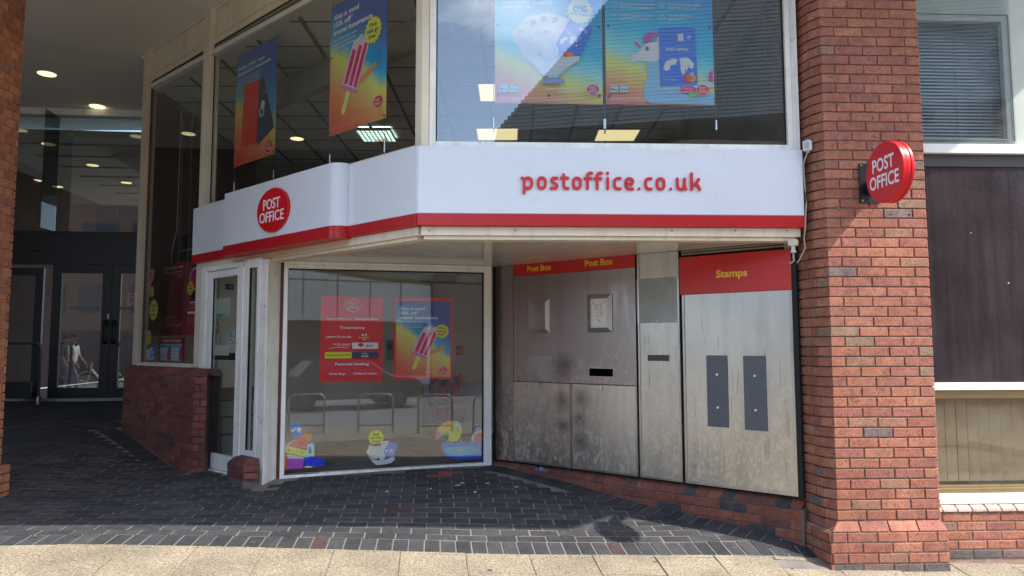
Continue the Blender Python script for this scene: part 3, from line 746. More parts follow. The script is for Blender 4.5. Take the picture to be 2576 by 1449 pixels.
# ceiling strips and egg-crate panels inside the hall
tb = MB()
for k_ in range(9): tb.box(FD, uL, uR, -.6-k_*.8-.03, -.6-k_*.8, 4.97, 4.999)
struct(tb.build('ceiling_joint', M('pale_joint', (.4,.4,.38), .6)))
ec = thing('louvre_panel', 'grey egg-crate ceiling panel seen through the glass screen', 'ceiling panel', FD.p(DX(300), -2, 4.9))
b = MB()
for k_ in range(22): b.box(FD, DX(300)-.6+k_*.11, DX(300)-.59+k_*.11, -4.4, -.9, 4.86, 4.92)
for k_ in range(30): b.box(FD, DX(300)-.6, DX(300)+1.8, -.9-k_*.12, -.89-k_*.12, 4.861, 4.921)
b.build('louvre', M('louvre_grey', (.4,.4,.38), .5), ec)
for k_, (x, y) in enumerate([(122,362),(233,415),(90,453),(318,459),(145,469),(113,489)]):
    p = cz(x, y, 4.96); downlight(p[0], min(p[1], 19), 4.96, ['hall downlight nearest the screen beside the glass fin','hall downlight right of the glass fin, second row','faint hall downlight far over by the orange pillar','faint hall downlight near the glazing corner, third row','bright hall downlight, higher of the pair at the fin','bright hall downlight, lower of the pair at the fin'][k_], .10)  # glowing discs set in the hall ceiling behind the glass screen
# window band above the black panel, blue reflection put into its pane colour
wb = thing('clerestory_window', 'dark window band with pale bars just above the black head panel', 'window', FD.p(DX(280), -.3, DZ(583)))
MB().box(FD, DX(205), DX(350), -.34, -.32, DZ(583), DZ(508)).build('pane', M('reflected_blue', (.018,.03,.055), .15), wb)
b = MB()
for x in (205, 262, 318, 350): b.box(FD, DX(x)-.01, DX(x)+.01, -.32, -.30, DZ(583), DZ(508))
b.box(FD, DX(205), DX(350), -.30, -.285, DZ(538)-.01, DZ(538)+.01); b.box(FD, DX(205), DX(350), -.30, -.285, DZ(508)-.012, DZ(508)+.012); b.build('glazing_bar', M('grey_bar', (.22,.22,.22), .5), wb)

# ------------------------------------------------------------------ low brick wall under the splayed glazing
uw1 = FA.hit(488, 1000, .20)[0]; uw0 = uw1-1.86
zcap = FA.hit(497, 924, -.1)[1]
lw = thing('low_brick_wall', 'low dark red brick wall with canted top bricks under the splayed shop glazing', 'wall', FA.p((uw0+uw1)/2, .1, GZ(*FA.p((uw0+uw1)/2, .1, 0)[:2])))
FLW = Fr(*FA.p(uw0, .20, 0)[:2], -41.9); LWl = uw1-uw0
ztop = zcap-.075; nlw = 15; zlw = ztop-nlw*.075
MB().box(FLW, .01, LWl-.03, -.3, -.008, zlw-.2, ztop).build('mortar_core', MORTD, lw)
MB().quadbox([FLW.p(0,-.012,ztop),FLW.p(LWl,-.012,ztop),FLW.p(LWl,-.3,ztop),FLW.p(0,-.3,ztop),FLW.p(0.05,-.115,ztop+.068),FLW.p(LWl-.05,-.115,ztop+.068),FLW.p(LWl-.05,-.3,ztop+.068),FLW.p(0.05,-.3,ztop+.068)]).build('cap_bed', MORTD, lw)
LWL = Layer(lw, BRD, 300); lay_wall(LWL, FLW, 0, LWl, zlw, nlw)
# canted cap bricks
def capbricks(F, u0, u1, z, par, mat, dep=.12, h=.075, w=0.0, pitch=.1125, dark=None, lip=.0):
    u = u0; k = 0
    while u < u1-.03:
        v = min(u+pitch-.009, u1); q = MB()
        q.quadbox([F.p(u,w,z+.003),F.p(v,w,z+.003),F.p(v,w-.2,z+.003),F.p(u,w-.2,z+.003),F.p(u,w-dep,z+h),F.p(v,w-dep,z+h),F.p(v,w-.2,z+h),F.p(u,w-.2,z+h)])
        q.build('brick', mat, par, bev=.004); u += pitch; k += 1
capbricks(FLW, 0, LWl, ztop, lw, BRD)
# canted end towards the door
pe = FLW.p(LWl, 0, 0); FLE = Fr(pe.x, pe.y, 8); LE = Layer(lw, BRD, 300)
lay_wall(LE, FLE, .01, .125, zlw, nlw, bond='header'); MB().quadbox([FLW.p(LWl-.03,-.008,zlw-.2),FLE.p(.118,-.008,zlw-.2),FLE.p(.11,-.28,zlw-.2),FLW.p(LWl-.03,-.28,zlw-.2),FLW.p(LWl-.03,-.008,ztop),FLE.p(.118,-.008,ztop),FLE.p(.11,-.28,ztop),FLW.p(LWl-.03,-.28,ztop)]).build('mortar_core', MORTD, lw)
q = MB(); q.quadbox([FLE.p(.0,0,ztop+.003),FLE.p(.125,0,ztop+.003),FLE.p(.125,-.2,ztop+.003),FLE.p(-.05,-.2,ztop+.003),FLE.p(-.05,-.11,ztop+.07),FLE.p(.10,-.11,ztop+.07),FLE.p(.10,-.2,ztop+.07),FLE.p(-.05,-.2,ztop+.07)]); q.build('brick', BRD, lw, bev=.004)
LWL.done('brickwork')
# left return of the low wall
pr = FLW.p(0, 0, 0); FLR = Fr(pr.x-.01, pr.y, 90); 
FLr = Fr(*FLW.p(0,-1.4,0)[:2], -41.9+90)
MB().box(FLW, -.01, .0, -1.4, -.004, zlw-.2, ztop).build('end_face', BRD, lw)

# brick stump beside the door
_wS = .17; _a, _b = FA.hit(570, 1185, _wS)[0], FA.hit(612, 1190, _wS)[0]
FT = Fr(*FA.p(_a, _wS, 0)[:2], -41.9); LT = _b-_a
zs0 = FA.hit(592, 1200, _wS)[1]-.012; zs1 = FA.hit(592, 1168, _wS)[1]
st_ = thing('brick_stump', 'small red brick block with a sloped top at the foot of the door post', 'brick block', FT.p(LT/2, -.1, zs0))
MB().box(FT, .006, LT-.012, -.16, -.006, zs0-.1, zs1).build('mortar_core', MORTD, st_)
LS = Layer(st_, BRD, 300); nst = 2; hh = (zs1-zs0)/nst
for c in range(nst):
    sp_ = [0, LT*.55, LT] if c % 2 else [0, LT*.35, LT]
    for a, b_ in zip(sp_, sp_[1:]):
        LS.put(Matrix.Translation(FT.p((a+b_)/2, 0, zs0+hh*(c+.5))) @ FT.rot(), b_-a-.009, hh-.009)
for a, b_ in ((0, LT*.47), (LT*.5, LT)):
    q = MB(); q.quadbox([FT.p(a,0,zs1),FT.p(b_,0,zs1),FT.p(b_,-.15,zs1),FT.p(a,-.15,zs1),FT.p(a+(.05 if a == 0 else 0),-.05,zs1+.055),FT.p(b_-(.05 if b_ == LT else 0),-.05,zs1+.055),FT.p(b_,-.15,zs1+.055),FT.p(a,-.15,zs1+.055)]); q.build('brick', BRD, st_, bev=.004)
FTe = Fr(*FT.p(LT, 0, 0)[:2], math.degrees(FT.a)+62)
for c in range(nst): LS.put(Matrix.Translation(FTe.p(.065, 0.001, zs0+hh*(c+.5))) @ FTe.rot(), .125, hh-.009)

# ------------------------------------------------------------------ splayed glazing (tall shop glazing above door and low wall)
GW = -.10                                     # glass line behind the fascia
GWm = GW+.0
def AU(x, y=400, w=GW): return FA.hit(x, y, w)[0]
sg = thing('splayed_shop_glazing', 'tall cream framed glazing on the splayed front, reaching from the sign to the ceiling', 'window', FA.p(-2.4, GW, ZT))
zg_top = FA.hit(960/1.4907, 75/1.4907, GW)[1]; u_m0, u_m1 = AU(514), AU(531)
uE0, uE1 = AU(359, 500), AU(371, 500)
fb = MB()
fb.box(FA, uE0, uE1, GW-.06, GW+.05, zcap, CEILZ)                      # end post
fb.box(FA, u_m0, u_m1, GW-.06, GW+.05, zcap-.0, CEILZ)                  # mullion
fb.build('mullion', CREAM, sg, bev=.004)
hbm = MB()
for a, b_ in ((uE1, u_m0), (u_m1, -.085)):
    hbm.box(FA, a, b_, GW-.05, GW+.01, zg_top, zg_top+.05); hbm.box(FA, a, b_, GW-.05, GW-.01, zg_top+.05, CEILZ-.03); hbm.box(FA, a+.05, b_-.05, GW-.01, GW+.004, zg_top+.09, CEILZ-.07); hbm.box(FA, a, b_, GW-.05, GW+.02, CEILZ-.03, CEILZ)
hbm.build('head_panel', CREAM, sg, bev=.004)
cb = MB(); cb.box(FA, uE1, u_m0, GW-.05, GW+.04, zcap, zcap+.035); cb.box(FA, uE1+.0, u_m0, GW-.05, GW+.06, zcap-.03, zcap); cb.build('sill', CREAM, sg, bev=.003)
MB().box(FA, uE1, u_m0, GW-.012, GW-.006, zcap+.035, zg_top).build('pane', GLASSU, sg)
MB().box(FA, u_m1, -.08, GW-.012, GW-.006, ZB-.05, zg_top).build('pane', GLASSU, sg)
gk = MB()
for a, b_ in ((uE1, u_m0), (u_m1, -.08)):
    gk.box(FA, a, b_, GW-.006, GW+.0, zg_top-.012, zg_top); gk.box(FA, a, a+.012, GW-.006, GW, zcap+.035 if a == uE1 else ZB, zg_top)
gk.build('gasket', BLK, sg)
MB().box(FA, u_m1, -.07, GW, GW+.05, ZT+.012, ZT+.03).build('glazing_bead', CREAM, sg)

# corner mullion and street window above the sign
uw = thing('street_shop_window', 'wide pale framed window above the white web-address sign with two travel posters', 'window', FR.p(1.5, -.08, ZT))
W0 = -.075
def RU(x, y=200, w=W0): return FR.hit(x, y, w)[0]
zwb = FR.hit(1500, 362, W0)[1]; zh = CEILZ
m_ = MB(); m_.plan([tuple(FA.p(-.085, GW+.05, 0))[:2], tuple(FA.p(-.085, GW-.05, 0))[:2], tuple(FR.p(RU(1080), W0-.05, 0))[:2], tuple(FR.p(RU(1080), W0+.02, 0))[:2], tuple(FR.p(RU(1062), W0+.035, 0))[:2]], ZT-.05, CEILZ)
m_.build('corner_post', CREAM, uw, bev=.003)
f_ = MB(); f_.box(FR, RU(1081), RU(1097), W0-.05, W0+.02, ZT-.05, zh); f_.box(FR, RU(1975), RU(1988), W0-.05, W0+.02, ZT-.05, zh); f_.box(FR, RU(1989), RU(2006), W0-.05, W0+.012, ZT-.05, zh)
f_.box(FR, RU(1097), RU(1975), W0-.05, W0+.03, ZT-.05, zwb); f_.build('frame', WORN, uw, bev=.003)
MB().box(FR, RU(1097), RU(1975), W0-.022, W0-.016, zwb, zh).build('pane', GLASSS, uw)
gk = MB(); gk.box(FR, RU(1097), RU(1097)+.008, W0-.016, W0-.008, zwb, zh); gk.box(FR, RU(1975)-.012, RU(1975), W0-.016, W0-.008, zwb, zh); gk.box(FR, RU(1097), RU(1975), W0-.016, W0-.008, zwb, zwb+.006); gk.build('gasket', BLK, uw)

# ------------------------------------------------------------------ fascia signs
URt = FR.hit(2022, 470)[0]
sf = thing('street_fascia_sign', 'long white fascia sign with a red lower band and red web address', 'sign', FR.p(URt/2, 0, ZB))
MB().box(FR, .004, URt, -.10, 0, ZR, ZT).build('white_panel', FWHITE, sf, bev=.006)
MB().box(FR, .004, URt+.01, -.10, .004, ZB, ZR-.001).build('red_band', FRED, sf, bev=.004)
zbase = FR.hit(1540, 480.2)[1]; uS = FR.hit(1312.5, 470)[0]; unit = (FR.hit(1762, 470)[0]-uS)/((1815-735)/83); SWD = .205
zbase = FR.hit(1540, 479.5)[1]
def gl(x0, paths, closed=()):
    b = MB()
    for k_, pth in enumerate(paths):
        P = [(uS+unit*(x0+a), zbase+unit*c) for a, c in pth]
        if k_ in closed:
            n = len(P); h = SWD*unit/2; base = len(b.v); rings = []
            for off, ww in ((-h, 0.001), (h, 0.001), (h, .014), (-h, .014)):
                r_ = []
                for i in range(n):
                    a, c = P[i-1], P[(i+1) % n]; dx, dz = c[0]-a[0], c[1]-a[1]; q = math.hypot(dx, dz); r_.append(len(b.v)); b.v.append(tuple(FR.p(P[i][0]+dz/q*off, ww, P[i][1]-dx/q*off)))
                rings.append(r_)
            for k2 in range(4):
                A_, B_ = rings[k2], rings[(k2+1) % 4]
                b.f += [(A_[i], A_[(i+1) % n], B_[(i+1) % n], B_[i]) for i in range(n)]
        else: b.prism(FR, stroke(P, SWD*unit), .014+.0007*k_, .001)
    b.build('letter', LETR, sf)
LETR = M('letter_red', (.60,.026,.034), .4, var=.03)
h_ = .12
def rr(x0, x1, y0, y1, r): return arc(x1-r, y1-r, r, 0, 90, 6)+arc(x0+r, y1-r, r, 90, 180, 6)+arc(x0+r, y0+r, r, 180, 270, 6)+arc(x1-r, y0+r, r, 270, 360, 6)
def Z(x): return (x-735)/83
gl(Z(735), [[(.02,.86),(.15,.78),(.17,.6),(.17,-.23)], [(.17,.62),(.22,.80)]+arc(.44,.60,.27,110,0,6)+arc(.44,.38,.27,0,-90,6)+[(.20,.12)]])
for xo in (822, 1033, 1538): gl(Z(xo)+.02, [rr(.12,.62,.12,.88,.23)], closed=(0,))
gl(Z(903), [[(.52,.86)]+arc(.30,.70,.17,80,200,6,.17)+[(.24,.53),(.40,.45)]+arc(.34,.29,.18,40,-90,6,.17)+[(.08,.12)]])
gl(Z(968)-.02, [[(.24,1.13),(.24,.38)]+arc(.44,.32,.20,180,270,5)+[(.54,.12)], [(.06,.88),(.54,.88)]])
for xo in (1113, 1172): gl(Z(xo)-.03, [[(.22,.12),(.22,1.04)]+arc(.42,1.06,.20,180,90,5)+[(.54,1.26)], [(.04,.86),(.50,.86)]])
gl(Z(1240), [[(.13,.12),(.13,.88)], [(.13,1.24),(.131,1.27)]])
for xo in (1282, 1470): gl(Z(xo), [[(.54,.88),(.36,.88)]+arc(.36,.62,.24,90,180,5,.26)+arc(.36,.38,.24,180,270,5,.26)+[(.54,.12)]])
gl(Z(1350), [[(.62,.12),(.40,.12)]+arc(.36,.38,.24,270,180,5,.26)+arc(.36,.62,.24,180,90,5,.26)+arc(.40,.64,.24,90,0,5,.24)+[(.62,.48),(.14,.48)]])
for xo in (1430, 1622): gl(Z(xo), [[(.12,.13),(.121,.13)]])
gl(Z(1663), [[(.12,.88),(.12,.40)]+arc(.37,.37,.25,180,270,5)+arc(.40,.37,.25,270,330,4)+[(.62,.45)], [(.64,.88),(.64,.34),(.68,.18),(.74,.14)]])
gl(Z(1750), [[(.12,1.27),(.12,.12)], [(.16,.46),(.40,.50),(.64,.86)], [(.40,.50),(.60,.34),(.70,.12)]])

# splayed fascia: plain piece, projecting box with a rounded end, plain piece
sa = thing('splayed_fascia_sign', 'white and red fascia on the splayed front with a projecting rounded box and round emblem', 'sign', FA.p(-2, 0, ZB))
uP = FA.hit(876, 500)[0]; uB = FA.hit(567, 560, .1)[0]
MB().box(FA, uP+.004, -.003, -.10, 0, ZR, ZT).build('white_panel', FWHITE, sa, bev=.004); MB().box(FA, uP+.004, -.003, -.10, .004, ZB, ZR-.001).build('red_band', FRED, sa, bev=.003)
MB().box(FA, UL, uB-.003, -.10, 0, ZR, ZT).build('white_panel', FWHITE, sa, bev=.004); MB().box(FA, UL, uB-.003, -.10, .004, ZB, ZR-.001).build('red_band', FRED, sa, bev=.003)
PR = .115
def boxplan(g):
    pts = [(uB, -.09), (uB, PR+g)]+[(uP-.12+.12*math.sin(R_(a)), PR+g-.115+.115*math.cos(R_(a))) for a in range(0, 91, 9)]+[(uP, -.09)]
    return [tuple(FA.p(u, w, 0))[:2] for u, w in pts]
MB().plan(boxplan(0), ZR, ZT+.012).build('white_panel', FWHITE, sa, smooth=True); MB().plan(boxplan(.003), ZB-.012, ZR-.001).build('red_band', FRED, sa, smooth=True)
cu, czv = FA.hit(691, 529, PR); rx = (FA.hit(730, 529, PR)[0]-FA.hit(652, 529, PR)[0])/2; rz = (FA.hit(691, 474, PR)[1]-FA.hit(691, 583, PR)[1])/2
lg = thing('round_emblem', 'round red shop emblem with white lettering fixed to the projecting fascia box', 'emblem', FA.p(cu, PR, czv))
q = MB(); n = 48; q.prism(FA, [(cu+rx*math.cos(2*math.pi*i/n), czv+rz*math.sin(2*math.pi*i/n)) for i in range(n)], PR+.028, PR+.001); q.build('disc', DRED, lg, bev=.004)
WL = M('white_letter', (.8,.8,.8), .4, var=0)
text(FA, 'POST', cu-rx*.56, cu+rx*.50, czv+rz*.06, rz*.46, PR+.031, WL, lg, bold=.012, depth=.003)
text(FA, 'OFFICE', cu-rx*.80, cu+rx*.76, czv-rz*.52, rz*.46, PR+.031, WL, lg, bold=.012, depth=.003)

# cream trim below the signs, boarded soffit of the recess
sofp = [A0, tuple(FR.p(URt, -.1, 0))[:2], tuple(FS.p(3.1, -.02, 0))[:2], tuple(FS.p(0, 0, 0))[:2], tuple(FW.p(0, -.03, 0))[:2], tuple(FA.p(-2.3, -.05, 0))[:2]]
tr = thing('soffit_trim', 'weathered cream timber trim running below both fascia signs', 'trim', FR.p(0, 0, SOF))
b = MB(); b.box(FR, .03, URt-.02, -.16, -.035, SOF-.0, ZB-.001); b.box(FR, .05, URt-.06, -.17, -.055, SOF-.03, SOF-.001); b.build('trim_board', CREAM, tr, bev=.004)
b = MB(); b.box(FA, UL+.08, -.03, -.16, -.035, SOF, ZB-.001); b.box(FA, UL+.08, -.06, -.17, -.055, SOF-.03, SOF-.001); b.build('trim_board', CREAM, tr, bev=.004)
so = thing('boarded_soffit', 'glossy grey boarded soffit over the recessed entrance', 'soffit', (0, 6.4, SOF))
# boards run parallel to the steel front
gap = M('soffit_gap', (.10,.09,.08), .8)
MB().plan([tuple(FR.p(.06,-.12,0))[:2], tuple(FR.p(URt-.04,-.12,0))[:2], tuple(FS.p(3.0,-.15,0))[:2], tuple(FS.p(-.1,-.15,0))[:2], tuple(FW.p(0,-.12,0))[:2], tuple(FA.p(-2.3,-.12,0))[:2], tuple(FA.p(-.1,-.12,0))[:2]], SOF+.004, SOF+.05).build('backing', gap, so)
def clip(poly, a, b_, c_):   # keep a*x+b*y<=c
    out = []
    for i in range(len(poly)):
        p, q = poly[i], poly[(i+1) % len(poly)]; fp = a*p[0]+b_*p[1]-c_; fq = a*q[0]+b_*q[1]-c_
        if fp <= 0: out.append(p)
        if (fp < 0 < fq) or (fq < 0 < fp):
            t = fp/(fp-fq); out.append((p[0]+(q[0]-p[0])*t, p[1]+(q[1]-p[1])*t))
    return out
SP_ = [tuple(FR.p(.06,-.12,0))[:2], tuple(FR.p(URt-.04,-.12,0))[:2], tuple(FS.p(2.98,.0,0))[:2], tuple(FS.p(0,.0,0))[:2], tuple(FW.p(0,-.01,0))[:2], tuple(FA.p(-2.28,-.12,0))[:2], tuple(FA.p(-.1,-.12,0))[:2]]
# split into two convex halves about a line through the corner
bw = .10; c_n = (FS.N[0], FS.N[1]); d0 = c_n[0]*FS.o[0]+c_n[1]*FS.o[1]
# triangulate simply: piece A (right of corner line), piece B (left)
fanL = [SP_[6], SP_[3], SP_[4], SP_[5]]; fanR = [SP_[0], SP_[1], SP_[2], SP_[3]]
for k_ in range(30):
    lo, hi = d0+k_*bw, d0+(k_+1)*bw-.005
    for pc in (fanR, fanL, [SP_[6], SP_[0], SP_[3]]):
        q = clip(clip(pc, c_n[0], c_n[1], hi), -c_n[0], -c_n[1], -lo)
        if len(q) >= 3: MB().plan(q, SOF-.006, SOF+.003).build('board', SOFF, so)
# ------------------------------------------------------------------ steel front with post boxes and stamp panel
def SU(x, y=850): return FS.hit(x, y)[0]
def SH(x, y): return FS.hit(x, y)
zs_b = .435; uC = SU(1241); 
stf = thing('steel_post_office_front', 'stained steel front with post box and stamp panels under the soffit', 'shop front', FS.p(1.5, 0, zs_b))
uA, uB1, uB2, uC2, uD, uE_ = SU(1292), SU(1600), SU(1606), SU(1711), SU(1718), SU(1998, 900)
zMid = SH(1445, 966)[1]
MB().box(FS, uC-.03, uE_+.03, -.12, -.035, zs_b-.02, SOF-.007).build('backing_sheet', M('dark_gap', (.02,.02,.02), .8), stf)
TRIM = M('steel_trim', (.50,.48,.45), .28, metal=1, var=.1, streak=.1)
def panel(u0, u1, z0, z1, nm='panel', tr=True, mat=None, w=0.0):
    MB().box(FS, u0, u1, w-.03, w, z0, z1).build(nm, mat or STEEL, stf, bev=.0015)
def bead(u0, u1, z0, z1, t=.022, w=.009):
    b = MB(); b.box(FS, u0, u0+t, .001, w, z0, z1); b.box(FS, u1-t, u1, .001, w, z0, z1); b.box(FS, u0+t, u1-t, .001, w, z0, z0+t*1.4); b.build('edge_trim', TRIM, stf, bev=.002)
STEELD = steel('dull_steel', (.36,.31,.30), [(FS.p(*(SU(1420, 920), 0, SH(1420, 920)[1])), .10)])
STEELK = steel('handled_steel', (.55,.515,.465), [(FS.p(SU(x, y), 0, SH(x, y)[1]), r_) for x, y, r_ in ((1415,1008,.085),(1462,1003,.085),(1458,1055,.07),(1416,1070,.06),(1460,1110,.075))])
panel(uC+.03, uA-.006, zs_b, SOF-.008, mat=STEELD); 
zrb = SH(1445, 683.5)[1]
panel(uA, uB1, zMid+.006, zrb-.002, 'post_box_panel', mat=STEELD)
MB().box(FS, uA, uB1, -.03, .004, zrb, SOF-.008).build('red_header', RED, stf, bev=.001)
um = SU(1437, 1000)
panel(uA, um-.004, zs_b, zMid, 'access_door', mat=STEELK); panel(um+.004, uB1, zs_b, zMid, 'access_door', mat=STEELK)
bead(uA, um-.004, zs_b, zMid, .016, .006); bead(um+.004, uB1, zs_b, zMid, .016, .006)
panel(uB2, uC2, zs_b, SOF-.008, 'centre_panel'); bead(uB2, uC2, zs_b, SOF-.01, .018)
zr0, zr1 = SH(1850, 735)[1], SH(1850, 637)[1]
panel(uD, uE_, zs_b, zr0-.002, 'stamp_panel'); bead(uD, uE_, zs_b, zr0-.004, .02)
MB().box(FS, uD-.02, uE_, -.03, .006, zr0, zr1).build('red_header', RED, stf, bev=.001)
# louvres above the stamp panel
for (ya, yb) in ((612.5, 617), (619.5, 624), (626.5, 631)):
    z1, z0 = SH(1850, ya)[1], SH(1850, yb)[1]
    q = MB(); q.quadbox([FS.p(uD,.0,z0),FS.p(uE_-.05,.0,z0),FS.p(uE_-.05,-.03,z0+.01),FS.p(uD,-.03,z0+.01),FS.p(uD,-.005,z1),FS.p(uE_-.05,-.005,z1),FS.p(uE_-.05,-.035,z1+.01),FS.p(uD,-.035,z1+.01)]); q.build('louvre', M('louvre_paint', (.30,.28,.25), .6), stf)
MB().box(FS, uE_-.05, uE_-.005, -.03, .004, zr1+.002, SOF-.01).build('louvre_end', M('louvre_paint', (.30,.28,.25), .6), stf)
MB().box(FS, uE_+.004, uE_+.04, -.10, .012, zs_b-.01, SOF-.01).build('black_seal', BLK, stf)
# fixings and marks
SCR = M('scratch_pale', (.75,.72,.66), .25, metal=.9, var=0); b = MB(); random.seed(11)
for (xa, ya, xb, yb) in ((1810,803,1838,799),(1838,799,1868,801),(1826,806,1850,803),(1380,870,1392,846),(1470,790,1476,802),(1540,905,1552,890),(1652,760,1668,752),(1900,1120,1906,1190),(1916,1100,1920,1180),(1760,1000,1768,1050)):
    o = [(SU(xa, ya), SH(xa, ya)[1]), (SU(xb, yb), SH(xb, yb)[1])]; b.sheet(FS, stroke(o, .0035), .0012)
b.build('scratches', SCR, stf, kind='stuff')
DRP = M('drip_mark', (.16,.14,.12), .6, var=0); b = MB()
for i in range(26):
    x = random.uniform(1725, 1985); ya = random.uniform(790, 1040) if i < 14 else random.uniform(1080, 1180); ln = random.uniform(14, 70)
    b.sheet(FS, stroke([(SU(x, ya), SH(x, ya)[1]), (SU(x, ya)+random.uniform(-.003, .003), SH(x, ya+ln*.5)[1]), (SU(x, ya), SH(x, ya+ln)[1])], .0022), .0011+.00002*i)
for i in range(12):
    x = random.uniform(1612, 1705); ya = random.uniform(840, 1000); ln = random.uniform(10, 50); b.sheet(FS, stroke([(SU(x, ya), SH(x, ya)[1]), (SU(x, ya), SH(x, ya+ln)[1])], .002), .0011+.00002*i)
b.build('drip_marks', DRP, stf, kind='stuff')
def plate(x0, x1, y0, y1, mat, nm, d=.004, screws=True):
    xm, ym = (x0+x1)/2, (y0+y1)/2; u0, u1 = SU(x0, ym), SU(x1, ym); z1, z0 = SH(xm, y0)[1], SH(xm, y1)[1]
    MB().box(FS, u0, u1, .001, d, z0, z1).build(nm, mat, stf, bev=.001)
    if screws:
        b = MB()
        for a in (u0+.015, (u0+u1)/2, u1-.015):
            for c in (z0+.015, z1-.015): b.disc(FS.p(a, d-.0005, c), (*FS.N, 0), .005, .003, 8)
        b.build('screw', CHROME, stf)
    return u0, u1, z0, z1
plate(1602, 1705, 699, 812, GALV, 'cover_plate'); plate(1330, 1389, 894, 957, M('thin_plate', (.42,.41,.40), .38, metal=1, var=.12), 'cover_plate')
for x0, x1, y0, y1 in ((1779, 1832, 894, 1074), (1872, 1929, 895, 1083)):
    u0, u1, z0, z1 = plate(x0, x1, y0, y1, GREYP, 'blanking_plate', .006, False); b = MB()
    for c in (z0+(z1-z0)*.27, z0+(z1-z0)*.73): b.disc(FS.p((u0+u1)/2, .0055, c), (*FS.N, 0), .012, .008, 14, .003)
    b.build('bolt', CHROME, stf)
def slot(x0, x1, y0, y1, inner, nm):
    xm, ym = (x0+x1)/2, (y0+y1)/2; u0, u1 = SU(x0, ym), SU(x1, ym); z1, z0 = SH(xm, y0)[1], SH(xm, y1)[1]
    MB().box(FS, u0, u1, .0005, .0015, z0, z1).build(nm, inner, stf)
    b = MB(); t = .006; b.box(FS, u0-t, u1+t, .0004, .007, z0-t, z0); b.box(FS, u0-t, u1+t, .0004, .007, z1, z1+t); b.box(FS, u0-t, u0, .0004, .007, z0, z1); b.box(FS, u1, u1+t, .0004, .007, z0, z1); b.build('slot_lip', STEEL, stf)
slot(1483, 1543, 927, 947, M('slot_black', (.003,.003,.003), 1, var=0, spec=0), 'posting_slot')
slot(1630, 1684, 893, 908, M('slot_brown', (.07,.06,.055), .6), 'sealed_slot')
for (x0, x1, y0, y1, card) in ((1331, 1384, 752, 838, False), (1479, 1541, 740, 836, True)):
    xm, ym = (x0+x1)/2, (y0+y1)/2; u0, u1 = SU(x0, ym), SU(x1, ym); z1, z0 = SH(xm, y0)[1], SH(xm, y1)[1]; t = .042; q = MB()
    for a, b_, c, d in (((u0,z0),(u1,z0),(u1-t,z0+t),(u0+t,z0+t)), ((u1,z0),(u1,z1),(u1-t,z1-t),(u1-t,z0+t)), ((u1,z1),(u0,z1),(u0+t,z1-t),(u1-t,z1-t)), ((u0,z1),(u0,z0),(u0+t,z0+t),(u0+t,z1-t))):
        q.quadbox([FS.p(a[0],.001,a[1]),FS.p(b_[0],.001,b_[1]),FS.p(c[0],.001,c[1]),FS.p(d[0],.001,d[1]),FS.p(a[0],.012,a[1]),FS.p(b_[0],.012,b_[1]),FS.p(c[0],.028,c[1]),FS.p(d[0],.028,d[1])])
    q.build('notice_frame', M('frame_metal', (.62,.59,.53), .3, metal=1, var=.08), stf)
    if card:
        cd = Card(FS, u0+t, u1-t, z0+t, z1-t, .014, flat((205,205,200)), 'collection_card', 'white card with handwritten letters and a number in the metal frame', 'notice', thick=.002)
        P = (60,60,65)
        for p_ in ([(.28,.62),(.27,.82)], [(.50,.80),(.38,.81),(.36,.66),(.50,.63)], [(.74,.82),(.58,.81),(.57,.63),(.74,.64)], [(.58,.72),(.70,.73)], [(.32,.52),(.44,.55),(.46,.47),(.30,.38),(.48,.38)], [(.54,.53),(.72,.55),(.62,.37)], [(.57,.46),(.72,.47)], [(.50,.22),(.50,.28)], [(.46,.23),(.54,.27)], [(.54,.23),(.46,.27)], [(.14,.84),(.20,.88)], [(.14,.88),(.20,.84)], [(.80,.86),(.86,.90)], [(.80,.90),(.86,.86)]):
            cd.stroke(p_, .018, P, 'handwriting')
for x, y in ((1418, 1063), (1457, 1060)):
    u, z = SH(x, y); b = MB(); b.disc(FS.p(u, .001, z), (*FS.N, 0), .013, .004, 14, .001); b.build('keyhole', CHROME, stf); MB().box(FS, u-.002, u+.002, .005, .0058, z-.007, z+.007).build('key_slot', BLK, stf)
for x, y in ((1361, 966), (1512, 974)):
    u, z = SH(x, y); MB().box(FS, u-.018, u+.018, .007, .013, z-.022, z+.012).build('latch', CHROME, stf, bev=.002)
YEL = M('sign_yellow', (.85,.50,.02), .4, var=0)
text(FS, 'Post Box', SU(1327, 674), SU(1388, 674), SH(1357, 681)[1], SH(1357, 666.5)[1]-SH(1357, 680)[1], .0055, YEL, stf, bold=.022)
text(FS, 'Post Box', SU(1472, 660), SU(1543, 660), SH(1507, 667.5)[1], SH(1507, 651)[1]-SH(1507, 666)[1], .0055, YEL, stf, bold=.022)
text(FS, 'Stamps', SU(1802, 688), SU(1881, 688), SH(1842, 696)[1], SH(1842, 678)[1]-SH(1842, 695.5)[1], .0075, YEL, stf, bold=.024)
